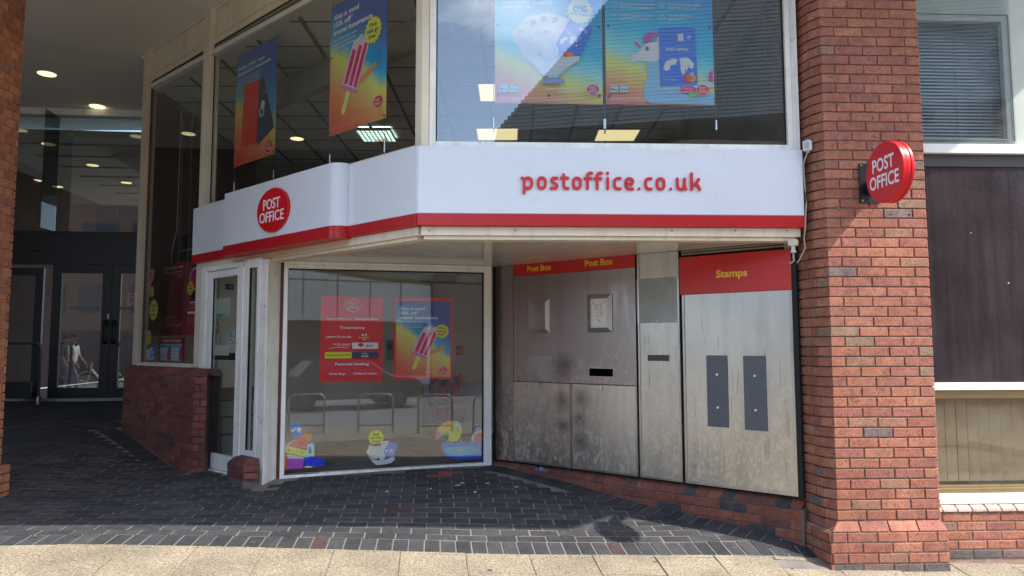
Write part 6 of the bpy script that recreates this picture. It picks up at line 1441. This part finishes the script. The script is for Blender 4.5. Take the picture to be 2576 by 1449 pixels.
# small knocks and fixings on the painted frames
b = MB()
for x, y in ((685,712),(690,742),(662,800),(660,870),(655,980),(653,1010),(658,770),(650,1050)):
    q_ = FPp.hit(x, y) if x > 668 else FA.hit(x, y); F_ = FPp if x > 668 else FA; b.disc(F_.p(q_[0], .0005, q_[1]), (*F_.N, 0), .005, .002, 7)
b.build('paint_chip', M('chip_brown', (.10,.07,.045), .8), dp)
b = MB(); random.seed(5)
for i in range(34):
    x = random.uniform(1060, 2015); y = random.choice([random.uniform(376, 535), random.uniform(376, 400)]); u, z = FR.hit(x, y); b.disc(FR.p(u, .0004, z), (*FR.N, 0), random.uniform(.001, .0028), .001, 6)
b.build('dirt_fleck', M('fleck_grey', (.2,.2,.2), .8), sf)
b = MB()
for x in (1080, 1296, 1690, 1850, 1980): u, z = FR.hit(x, 580, -.035); b.disc(FR.p(u, -.0345, z), (*FR.N, 0), .006, .003, 8)
b.build('screw_hole', M('chip_brown', (.10,.07,.045), .8), tr)
# ------------------------------------------------------------------ bay to the right of the pillar
def BH(x, y, w=0): return FB.hit(x, y, w)
UR_ = 3.2
zc_ = BH(2470, 1263)[1]; ztp = BH(2470, 1287)[1]
rw = thing('brick_wall', 'low red brick wall with light header cap under the right-hand window', 'wall', FB.p(1, -.1, -.05))
MB().box(FB, -.2, UR_, -.25, -.006, -.4, ztp-.002).build('mortar_core', MORTL, rw)
RWL = Layer(rw, BR, 300); nb_ = 5; ch = (ztp-BH(2470, 1404)[1])/nb_; lay_wall(RWL, FB, -.05, UR_, ztp-ch*5, 5, zs=ch, offs=1, foot=FOOTB)
b0 = BRP
capm = brickmat('sunlit_cap_brick', [((.58,.40,.33),3),((.52,.36,.30),2),((.62,.46,.38),2)], bump=.4)  # sun on the cap tops put into a paler brick colour
u = -.05
while u < UR_-.1:
    q = MB(); v = u+.103; q.quadbox([FB.p(u,.012,ztp+.002),FB.p(v,.012,ztp+.002),FB.p(v,-.2,ztp+.002),FB.p(u,-.2,ztp+.002),FB.p(u,.010,ztp+.022),FB.p(v,.010,ztp+.022),FB.p(v,-.12,zc_+.03),FB.p(u,-.12,zc_+.03)]); q.build('brick', capm, rw, bev=.003); u += .1145
MB().box(FB, -.05, UR_, -.2, -.004, ztp+.0, ztp+.017).build('cap_bed', MORTL, rw)
WB = -.10
def BW(x, y): return FB.hit(x, y, WB)
lwn = thing('lower_bay_window', 'bronze framed lower window with beige vertical blinds beside the pillar', 'window', FB.p(1, WB, zc_))
zz = lambda y: BW(2480, y)[1]
MB().box(FB, -.1, UR_, WB-.08, WB+.075, zz(1262), zz(1240)).build('sill', M('bright_white', (.74,.74,.72), .45, var=.03), lwn, bev=.004)
BRZ = M('bronze_frame', (.30,.22,.11), .35, metal=.5, var=.08)
b = MB(); b.box(FB, -.1, UR_, WB-.06, WB, zz(1239), zz(1221)); b.box(FB, -.1, UR_, WB-.06, WB, zz(1002), zz(982)); b.box(FB, -.1, UR_, WB-.06, WB+.01, zz(1230), zz(1227)); b.build('frame', BRZ, lwn, bev=.002)
GB = glassmat('bronze_glass', (.95,.90,.80), 1.2, .03); MB().box(FB, -.1, UR_, WB-.03, WB-.024, zz(1221), zz(1002)).build('pane', GB, lwn)
VB = M('vertical_blind', (.50,.45,.37), .8, var=.06, scale=30)
bl = thing('vertical_blind', 'beige vertical blind hanging inside the bronze framed window', 'blind', FB.p(1, WB-.2, zz(1221)))
u = .0
while u < UR_-.1:
    wd = .080; a = R_(-8+random.uniform(-5, 5)); cx = u; p = FB.p(cx, WB-.22, 0); F2 = Fr(p.x, p.y, FB.a*57.2958+math.degrees(a)); MB().box(F2, -wd/2, wd/2, -.0015, .0015, zz(1223), zz(1000)+.08).build('slat', VB, bl); u += .092
MB().box(FB, -.1, UR_, WB-.27, WB-.17, zz(998)+.02, zz(998)+.06).build('head_rail', M('bright_white', (.74,.74,.72), .45), bl)
tb_ = thing('white_transom', 'bright white rail between the black board and the bronze window', 'rail', FB.p(1, WB, zz(975)))
MB().box(FB, -.1, UR_, WB-.08, WB+.03, zz(981), zz(962)).build('rail', M('bright_white', (.74,.74,.72), .45, var=.03), tb_, bev=.004)
bo = thing('black_board', 'scraped shiny black board covering the middle of the bay beside the pillar', 'board', FB.p(1, WB, 1.5))
MB().box(FB, -.1, UR_, WB-.05, WB, zz(961.5), zz(421)).build('board_face', BOARD, bo); MB().box(FB, -.1, UR_, WB-.05, WB+.012, zz(420.5), zz(391)).build('top_strip', M('strip_dark', (.045,.038,.042), .5, var=.15), bo)
b = MB(); u, z = BW(2442, 586); b.disc(FB.p(u, WB+.0005, z), (*FB.N, 0), .004, .003, 8); u, z = BW(2537, 712); b.disc(FB.p(u, WB+.0005, z), (*FB.N, 0), .006, .003, 8); b.build('screw', M('screw_pale', (.6,.5,.35), .5), bo)
ub_ = thing('upper_bay_window', 'upper window with blue grey venetian blind and pale frame beside the pillar', 'window', FB.p(1, WB, zz(390)))
PALE = M('pale_green_frame', (.44,.47,.41), .5, var=.05)
MB().box(FB, -.1, UR_, WB-.10, WB+.05, zz(390), zz(367)).build('sill', M('bright_white', (.74,.74,.72), .45, var=.03), ub_, bev=.004)
xr0, xr1 = BW(2536, 200)[0], BW(2560, 200)[0]; zg0, zg1 = zz(345), zz(48)
b = MB(); b.box(FB, -.1, UR_, WB-.09, WB-.04, zz(366), zg0); b.box(FB, xr0, UR_, WB-.09, WB-.04, zg0, 5.0); b.box(FB, -.1, xr0, WB-.09, WB-.04, zg1, 5.0); b.build('frame', PALE, ub_, bev=.002)
b = MB(); b.box(FB, -.1, xr0+.001, WB-.037, WB-.030, zz(352), zz(350)); b.box(FB, xr0+.05, xr0+.055, WB-.037, WB-.030, zz(352), zz(32)); b.box(FB, -.1, xr0+.05, WB-.037, WB-.030, zz(33), zz(32)); b.build('frame_line', M('line_dark', (.12,.13,.12), .5), ub_)
MB().box(FB, -.1, xr0+.06, WB-.028, WB-.022, zz(366), 5.0).build('pane', glassmat('bay_glass', (.95,.98,.98), 2.4, .03), ub_)
MB().box(FB, -.1, xr0, WB-.086, WB-.08, zg0, zg1).build('inner_pane', glassmat('bay_glass2', (.95,.97,.98), 1.0, .01), ub_)
vb = thing('venetian_blind', 'blue grey venetian blind with thin slats inside the upper bay window', 'blind', FB.p(1, WB-.15, zg0))
SLT = M('slat_blue', (.62,.74,.82), .4, var=.04); z = zg0-.02
xv1 = BW(2480, 200)[0]
while z < zg1-.02:
    q = MB(); q.quadbox([FB.p(-.1,WB-.20,z+.020),FB.p(xv1+.25,WB-.20,z+.020),FB.p(xv1+.25,WB-.18,z),FB.p(-.1,WB-.18,z),FB.p(-.1,WB-.20,z+.0215),FB.p(xv1+.25,WB-.20,z+.0215),FB.p(xv1+.25,WB-.18,z+.0015),FB.p(-.1,WB-.18,z+.0015)]); q.build('slat', SLT, vb); z += .0286
for x in (2347, 2440): u = BW(x, 200)[0]; MB().tube([FB.p(u, WB-.175, zg0), FB.p(u, WB-.175, zg1)], .0018, 5).build('cord', M('cord_dark', (.1,.12,.14), .7), vb)
struct(MB().box(FB, -.1, UR_, -1.6, -1.5, -.3, 5.0).build('bay_back_wall', M('bay_dim', (.12,.11,.10), .9))); struct(MB().box(FB, xv1+.3, UR_, -.45, -.40, zz(360), 5.0).build('bay_dark_curtain', M('bay_brown', (.10,.07,.065), .9)))
# right-hand building beyond the frame
struct(MB().box(FB, UR_, UR_+3, -.6, .02, -.5, 9).build('side_wall', M('upper_brick', (.3,.13,.09), .9)))

# ------------------------------------------------------------------ litter on the paving
bt = thing('plastic_bottle', 'crushed clear plastic bottle with blue label lying against the brick base', 'bottle', ghit(1361, 1190))
p = ghit(1352, 1187); q = ghit(1378, 1193); d = (q-p).normalized(); r_ = .030; up = Vector((0, 0, r_*.9))
PET = glassmat('clear_plastic', (.90,.95,1.0), 2.2, .06)
MB().tube([p-d*.06+up, p-d*.04+up, p+d*.0+up, p+d*.02+up*.9, p+d*.04+up, p+d*.09+up*.95, p+d*.12+up, p+d*.145+up, p+d*.165+up], [.012,.027,.030,.024,.030,.030,.026,.013,.012], 14).build('body', PET, bt, smooth=True)
MB().tube([p+d*.035+up, p+d*.085+up*.95], [.0308,.0306], 14, cap=False).build('label_band', M('label_blue', (.08,.30,.62), .35, var=.1), bt, smooth=True); MB().tube([p+d*.165+up, p+d*.18+up], [.015,.015], 12).build('cap', M('cap_pale', (.6,.7,.8), .4), bt, smooth=True)
CIG = M('cigarette_paper', (.6,.42,.18), .8, var=.1)
labs = ['cigarette end nearest the shop window middle','pale cigarette end just beside the first one','single cigarette end left of the window centre','lone cigarette end farthest left on the dark paving','small round yellow scrap on the dark paving','cigarette end in the middle of the dark paving','thin stick with a pale tip near the brick base']
for k_, (x, y, ln) in enumerate(((1149,1222,.05),(1163,1216,.03),(1225,1217,.045),(973,1238,.03),(1085,1230,.018),(1299,1226,.04),(1325,1168,.05))):
    a = ghit(x-4, y+.5); b_ = ghit(x+4, y-.5); dd = (b_-a).normalized(); up = Vector((0,0,.005)); tag(MB().tube([a+up, a+up+dd*ln], .0042, 6).build('cigarette_end', CIG), labs[k_], 'litter')
a, b_ = ghit(1352, 1166), ghit(1365, 1170)
sc = thing('wrapper_scrap', 'tiny blue and white wrapper scrap lying on the dark paving', 'litter', ghit(1196, 1240)); p = ghit(1196, 1240)
q = MB(); q.v = [tuple(p+Vector(v)) for v in ((-.015,-.02,.004),(.012,-.018,.012),(.018,.02,.003),(-.01,.022,.015))]; q.f = [(0,1,2),(0,2,3)]; q.build('scrap', M('scrap_blue', (.35,.5,.8), .4), sc)
lt = MB(); random.seed(3)
for i in range(70):
    X = random.uniform(-3.6, 2.0); Y = random.uniform(5.5, 7.4)
    if not inside(X, Y): continue
    z = GZ(X, Y)+.003; r_ = random.uniform(.002, .006); k = len(lt.v); a0 = random.random()*3
    lt.v += [(X+r_*math.cos(a0+t)*1.6, Y+r_*math.sin(a0+t), z+random.random()*.003) for t in (0, 1.6, 3.1, 4.7)]; lt.f.append((k, k+1, k+2, k+3))
lt.build('litter_specks', M('speck_pale', (.5,.48,.42), .8), kind='stuff')
# ------------------------------------------------------------------ the street behind the photographer (seen in the glass)
def mirror(F, x, y, dist, w=0.0):
    """real place of something seen in flat glass of plane F at picture point x,y at virtual depth dist"""
    d = ray(x, y); v = Vector((0, 0, HC))+d*(dist/ (d.y)); n = Vector((F.N[0], F.N[1], 0)); o = Vector((F.o[0], F.o[1], 0))+n*w
    k = (v-o).dot(n); return v-n*(2*k)
HM = M('hoop_steel', (.42,.40,.37), .3, metal=1, var=.1)
first = None
hl = ['steel cycle stand hoop reflected at the end by the door post', 'steel cycle stand hoop reflected below the two posters', 'steel cycle stand hoop reflected in front of the fire extinguishers', 'steel cycle stand hoop reflected at the steel-front edge of the shop window']
for k_, (xa, xb, yb, dd) in enumerate(((724,802,1078,14.2),(901,977,1070,14.3),(1053,1127,1058,14.4),(1193,1268,1050,14.5))):
    A_, B_ = mirror(FW, xa, yb, dd), mirror(FW, xb, yb, dd+.12); dirv = (B_-A_); dirv.z = 0; dirv.normalize(); wd = .68; zg = GZ(A_.x, A_.y)
    m0 = Vector((A_.x, A_.y, zg)); pts = [m0, m0+Vector((0,0,.60))]+[m0+dirv*(.12-.12*math.cos(R_(t)))+Vector((0,0,.62+.12*math.sin(R_(t)))) for t in (15,35,55,75,90)]+[m0+dirv*(wd-.12+.12*math.sin(R_(t)))+Vector((0,0,.62+.12*math.cos(R_(t)))) for t in (0,20,40,60,80)]+[m0+dirv*wd+Vector((0,0,.60)), m0+dirv*wd]
    hp_ = thing('cycle_stand', hl[k_], 'cycle stand', m0+dirv*wd/2, 'cycle stands along the footway')
    MB().tube(pts, .024, 10).build('hoop', HM, hp_, smooth=True); MB().tube([m0+Vector((0,0,.14)), m0+dirv*wd+Vector((0,0,.14))], .018, 8).build('tapping_rail', HM, hp_, smooth=True)
# opposite buildings
CLAD = M('beige_cladding', (.74,.71,.63), .6, var=.06, scale=.4); DW = M('dark_window', (.03,.035,.045), .1, var=.1); CORR = M('grey_louvre_cladding', (.30,.31,.32), .5, var=.05)
def block(x0, x1, y0, y1, z0, z1, mat, label, fl=3.2, bay=2.4, name='building', wins=True, roof=None):
    t = thing(name, label, 'building', ((x0+x1)/2, y1, z0)); MB().abox(x0, x1, y0, y1, z0, z1).build('walls', mat, t)
    if wins:
        z = z0+3.6
        while z < z1-1.6:
            x = x0+1.0
            while x < x1-2.0:
                q = MB(); q.abox(x, x+bay*.72, y1-.05, y1+.03, z, z+1.5); q.build('window', DW, t); x += bay
            z += fl
        q = MB(); 
        q.abox(x0+.5, x1-.5, y1-.05, y1+.04, z0+.4, z0+2.7); q.build('shopfront', DW, t)
    if roof: MB().abox(x0-.3, x1+.3, y0-.3, y1+.3, z1, z1+.4).build('roof_edge', roof, t)
    return t
block(-32, -9.5, -26, -17, -.3, 9.5, M('brown_brick_far', (.30,.19,.14), .9), 'dark brown brick block across the street with rows of windows', roof=M('roof_grey', (.2,.2,.2), .7))
cb_ = block(-9, 9, -27, -18, -.3, 6.3, CLAD, 'low beige clad building across the street with vertical panel joints', wins=False, roof=M('roof_grey', (.2,.2,.2), .7))
q = MB()
for i in range(13): q.abox(-9+i*1.5-.02, -9+i*1.5+.02, -18, -17.98, 2.9, 6.3)
q.abox(-9, 9, -18, -17.97, 4.5, 4.54); q.build('panel_joint', M('joint_dark', (.12,.11,.10), .8), cb_)
q = MB(); q.abox(-8.8, 8.8, -18.0, -17.95, .2, 2.7); q.build('shopfront', DW, cb_)
tb2 = thing('louvred_building', 'tall building with sloping louvred canopy seen reflected in the street window', 'building', (14, -20, 0))
q = MB(); q.plan([(5, -34), (34, -34), (34, -19), (9.5, -19), (5, -26)], -.3, 10.5); q.build('walls', M('brown_brick_far', (.30,.19,.14), .9), tb2)
q = MB(); z = 10.5
for i in range(46):
    h0, h1 = 10.5+i*.16, 10.5+i*.16+.146; off = -i*.17
    q.quadbox([(1.5-off*0+i*.14,-18.5+i*.05,h0),(34,-18.5+i*.05,h0+3.0),(34,-34,h0+3.0),(1.5+i*.14,-34,h0),(1.5+i*.14,-18.5+i*.05,h1),(34,-18.5+i*.05,h1+3.0),(34,-34,h1+3.0),(1.5+i*.14,-34,h1)])
q.build('louvre', CORR, tb2)
block(-60, -33, -30, -16, -.3, 7, M('render_far', (.35,.34,.31), .8), 'pale rendered building far along the opposite side', roof=None)
# parked dark car across the near lane
def car(cx, cy, z0, label):
    t = thing('parked_car', label, 'car', (cx, cy, z0)); L_, W2 = 4.4, .88
    prof = [(-2.2,.35),(-2.18,.75),(-1.95,.95),(-1.55,1.0),(-1.1,1.42),(-.2,1.48),(.55,1.42),(1.15,1.0),(1.9,.88),(2.18,.70),(2.2,.35),(1.75,.30),(-1.75,.30)]
    CP = M('car_paint', (.012,.013,.018), .15, coat=1, var=0); q = MB(); n = len(prof)
    for sgn in (-1, 1):
        for x, z in prof: q.v.append((cx+x, cy+sgn*(W2 if z < 1.05 else W2-.16), z0+z))
    q.f = [tuple(range(n)), tuple(range(2*n-1, n-1, -1))]+[(i, i+n, (i+1) % n+n, (i+1) % n) for i in range(n)]; q.build('body', CP, t, bev=.05)
    gl_ = M('car_glass', (.02,.025,.03), .05, var=0)
    for sgn in (-1, 1):
        yy = cy+sgn*(W2-.075); q = MB()
        for xs_ in ([(-1.35,1.05),(-1.0,1.36),(-.25,1.41),(-.25,1.05)], [(-.17,1.05),(-.17,1.41),(.48,1.36),(.98,1.05)]):
            k = len(q.v); q.v += [(cx+x, yy+sgn*.01-(z-1.05)*sgn*.22, z0+z) for x, z in xs_]+[(cx+x, yy-sgn*.02-(z-1.05)*sgn*.22, z0+z) for x, z in xs_]; q.f += [(k,k+1,k+2,k+3),(k+7,k+6,k+5,k+4)]+[(k+i,k+(i+1) % 4,k+4+(i+1) % 4,k+4+i) for i in range(4)]
        q.build('side_window', gl_, t)
    for sx in (-1.35, 1.35):
        for sgn in (-1, 1):
            wh = MB(); wh.disc((cx+sx, cy+sgn*(W2-.2), z0+.32), (0, sgn, 0), .32, .21, 28, .03); wo = wh.build('wheel', BLK, t); rm = MB(); rm.disc((cx+sx, cy+sgn*(W2+.012), z0+.32), (0, sgn, 0), .20, .008, 20); rm.build('rim', M('rim_grey', (.12,.12,.12), .4), wo)
    q = MB(); q.abox(cx+2.16, cx+2.21, cy-.7, cy-.4, z0+.62, z0+.72); q.build('headlight', WHITE, t); q = MB(); q.abox(cx+2.16, cx+2.21, cy+.4, cy+.7, z0+.62, z0+.72); q.build('headlight', WHITE, t)
P_ = mirror(FW, 850, 985, 21.5)
car(P_.x+.2, P_.y, -.24, 'dark parked car in the road, reflected behind the red services board')
# hire bicycle and two walkers by the kerb
def person(P, hd, top, trousers, skin, label, lean=0.0, hair=(.02,.015,.012), armf=(.15,.25)):
    """adult mid-stride as one skinned body; hd is the walking direction"""
    f = Vector((math.cos(hd), math.sin(hd), 0)); s_ = Vector((-f.y, f.x, 0)); U_ = Vector((0,0,1)); P = Vector(P)
    J = []; ED = []; RA = []
    def j(a, b, c, r, par=None):
        J.append(P+f*a+s_*b+U_*c); RA.append(r); i = len(J)-1
        if par is not None: ED.append((par, i))
        return i
    pel = j(0,0,.96,.13); sp = j(.01,0,1.14,.125,pel); ch = j(.02,0,1.34,.15,sp); nk = j(.03,0,1.50,.058,ch); hd1 = j(.05,0,1.60,.085,nk); hd2 = j(.055,0,1.70,.088,hd1)
    for sg, st, am in ((1,.34,armf[0]),(-1,-.30,armf[1])):
        h = j(0,sg*.09,.90,.095,pel); kn = j(st*.55,sg*.09,.50,.065,h); an = j(st*.9+(-.10 if st > 0 else -.14),sg*.09,.10,.042,kn); j(st*.9+(.10 if st > 0 else .06),sg*.10,.045,.038,an)
        sh = j(.02,sg*.19,1.42,.062,ch); eb = j(am*.3,sg*.25,1.14,.045,sh); wr = j(am,sg*.24,.92,.03,eb); pm = j(am*1.15,sg*.235,.85,.032,wr)
        for q_ in range(4): a1_ = j(am*1.2+.01*q_,sg*(.225+.012*(q_-1.5)),.79,.010,pm); j(am*1.22+.012*q_,sg*(.215+.012*(q_-1.5)),.755-.006*abs(q_-1.5),.008,a1_)
        j(am*1.2+.03,sg*.20,.83,.010,pm)
    me = bpy.data.meshes.new('person'); me.from_pydata([tuple(x) for x in J], ED, []); o = bpy.data.objects.new('person_tmp', me); COL.objects.link(o)
    sk = o.modifiers.new('skin', 'SKIN'); sb_ = o.modifiers.new('sub', 'SUBSURF'); sb_.levels = 2; sb_.render_levels = 2
    for i, v in enumerate(me.skin_vertices[0].data): v.radius = (RA[i], RA[i]); v.use_root = (i == 0)
    dg = bpy.context.evaluated_depsgraph_get(); ev = o.evaluated_get(dg); nm = bpy.data.meshes.new_from_object(ev); bpy.data.objects.remove(o)
    for mt_ in (M('skin_%d' % int(skin[0]*100), skin, .6, var=.03), top, trousers, M('shoe_dark', (.03,.03,.03), .6)): nm.materials.append(mt_)
    for p in nm.polygons:
        z = p.center.z-P.z; lat = abs((p.center-P).dot(s_)); p.use_smooth = True
        p.material_index = 3 if z < .10 else (2 if z < .97 and lat < .20 else (1 if (z < 1.49 and not (lat > .20 and z < 1.16)) else 0))
    t = thing('person', label, 'person', P); bo_ = bpy.data.objects.new('body', nm); COL.objects.link(bo_); adopt(bo_, t)
    q = MB(); q.ball(P+f*.035+U_*1.735, .105, (1.0,.9,.85), 14, 9); q.build('hair', M('hair_dark', hair, .8), t, smooth=True)
    q = MB(); q.ball(P+f*.15+U_*1.655, .016, (1,.8,1.3), 8, 6); q.build('nose', M('skin_%d' % int(skin[0]*100), skin, .6), t, smooth=True)
    q = MB(); q.ball(P+f*.135+s_*.032+U_*1.685, .010, n=8, k=5); q.ball(P+f*.135-s_*.032+U_*1.685, .010, n=8, k=5); q.build('eyes', BLK, t)
    return t
pv = mirror(FD, 178, 966, 20.8); pv2 = mirror(FD, 158, 966, 21.4)
person((pv.x, pv.y, GZ(pv.x, pv.y)), R_(5), M('white_tshirt', (.75,.75,.76), .8, var=.05), M('blue_jeans', (.13,.19,.28), .85, var=.12), (.30,.16,.10), 'walker in white t-shirt and blue jeans reflected in the glass door leaf')
person((pv2.x, pv2.y, GZ(pv2.x, pv2.y)), R_(5), M('dark_green_shirt', (.02,.045,.04), .8), M('grey_trousers', (.08,.08,.08), .85), (.33,.18,.12), 'walker in dark top and grey trousers beside the one in white')
bp_ = mirror(FD, 268, 968, 21.4); bx0, by0 = bp_.x, bp_.y; zb_ = GZ(bx0, by0)
bi = thing('hire_bicycle', 'white and yellow hire bicycle parked on the footway, reflected in the door leaf', 'bicycle', (bx0, by0, zb_))
bf = Vector((.98, -.2, 0)).normalized()
def BP(a, z, o_=0): return Vector((bx0, by0, zb_+z))+bf*a+Vector((-bf.y, bf.x, 0))*o_
for a in (-.52, .55):
    q = MB(); q.tube([BP(a+.30*math.cos(R_(t)), .32+.30*math.sin(R_(t))) for t in range(0, 361, 15)], .022, 8, cap=False); wo = q.build('wheel', BLK, bi, smooth=True)
    q = MB(); [q.tube([BP(a, .32), BP(a+.29*math.cos(R_(t)), .32+.29*math.sin(R_(t)))], .003, 4) for t in range(0, 360, 24)]; q.build('spoke', CHROME, wo)
BWm = M('bike_white', (.72,.74,.76), .3, coat=.4)
q = MB(); q.tube([BP(-.40,.95), BP(-.44,.62), BP(-.52,.32)], .02, 8); q.tube([BP(-.42,.74), BP(-.10,.34), BP(.18,.34)], .035, 8); q.tube([BP(.12,.34), BP(.24,.82)], .022, 8); q.tube([BP(.15,.34), BP(.55,.32)], .016, 8); q.tube([BP(.22,.72), BP(.55,.32)], .014, 8); q.build('frame', BWm, bi, smooth=True)
q = MB(); q.tube([BP(-.40,.98,-.28), BP(-.46,1.02,0), BP(-.40,.98,.28)], .014, 8); q.build('handlebar', BLK, bi, smooth=True); q = MB(); q.ball(BP(.25,.86), .10, (1.3,.7,.4)); q.build('saddle', BLK, bi, smooth=True)
q = MB(); q.tube([BP(-.78,.48), BP(-.66,.64), BP(-.50,.68)], .03, 8); q.build('mudguard', M('bike_yellow', (.75,.6,.04), .4), bi, smooth=True); q = MB(); q.disc(BP(.12,.34,-.03), (bf.y, -bf.x, 0), .09, .02, 20); q.build('chain_ring', BLK, bi)
q = MB(); q.tube([BP(-.55,.98), BP(-.62,.72)], .09, 8); q.build('basket', M('basket_black', (.03,.03,.03), .6), bi)
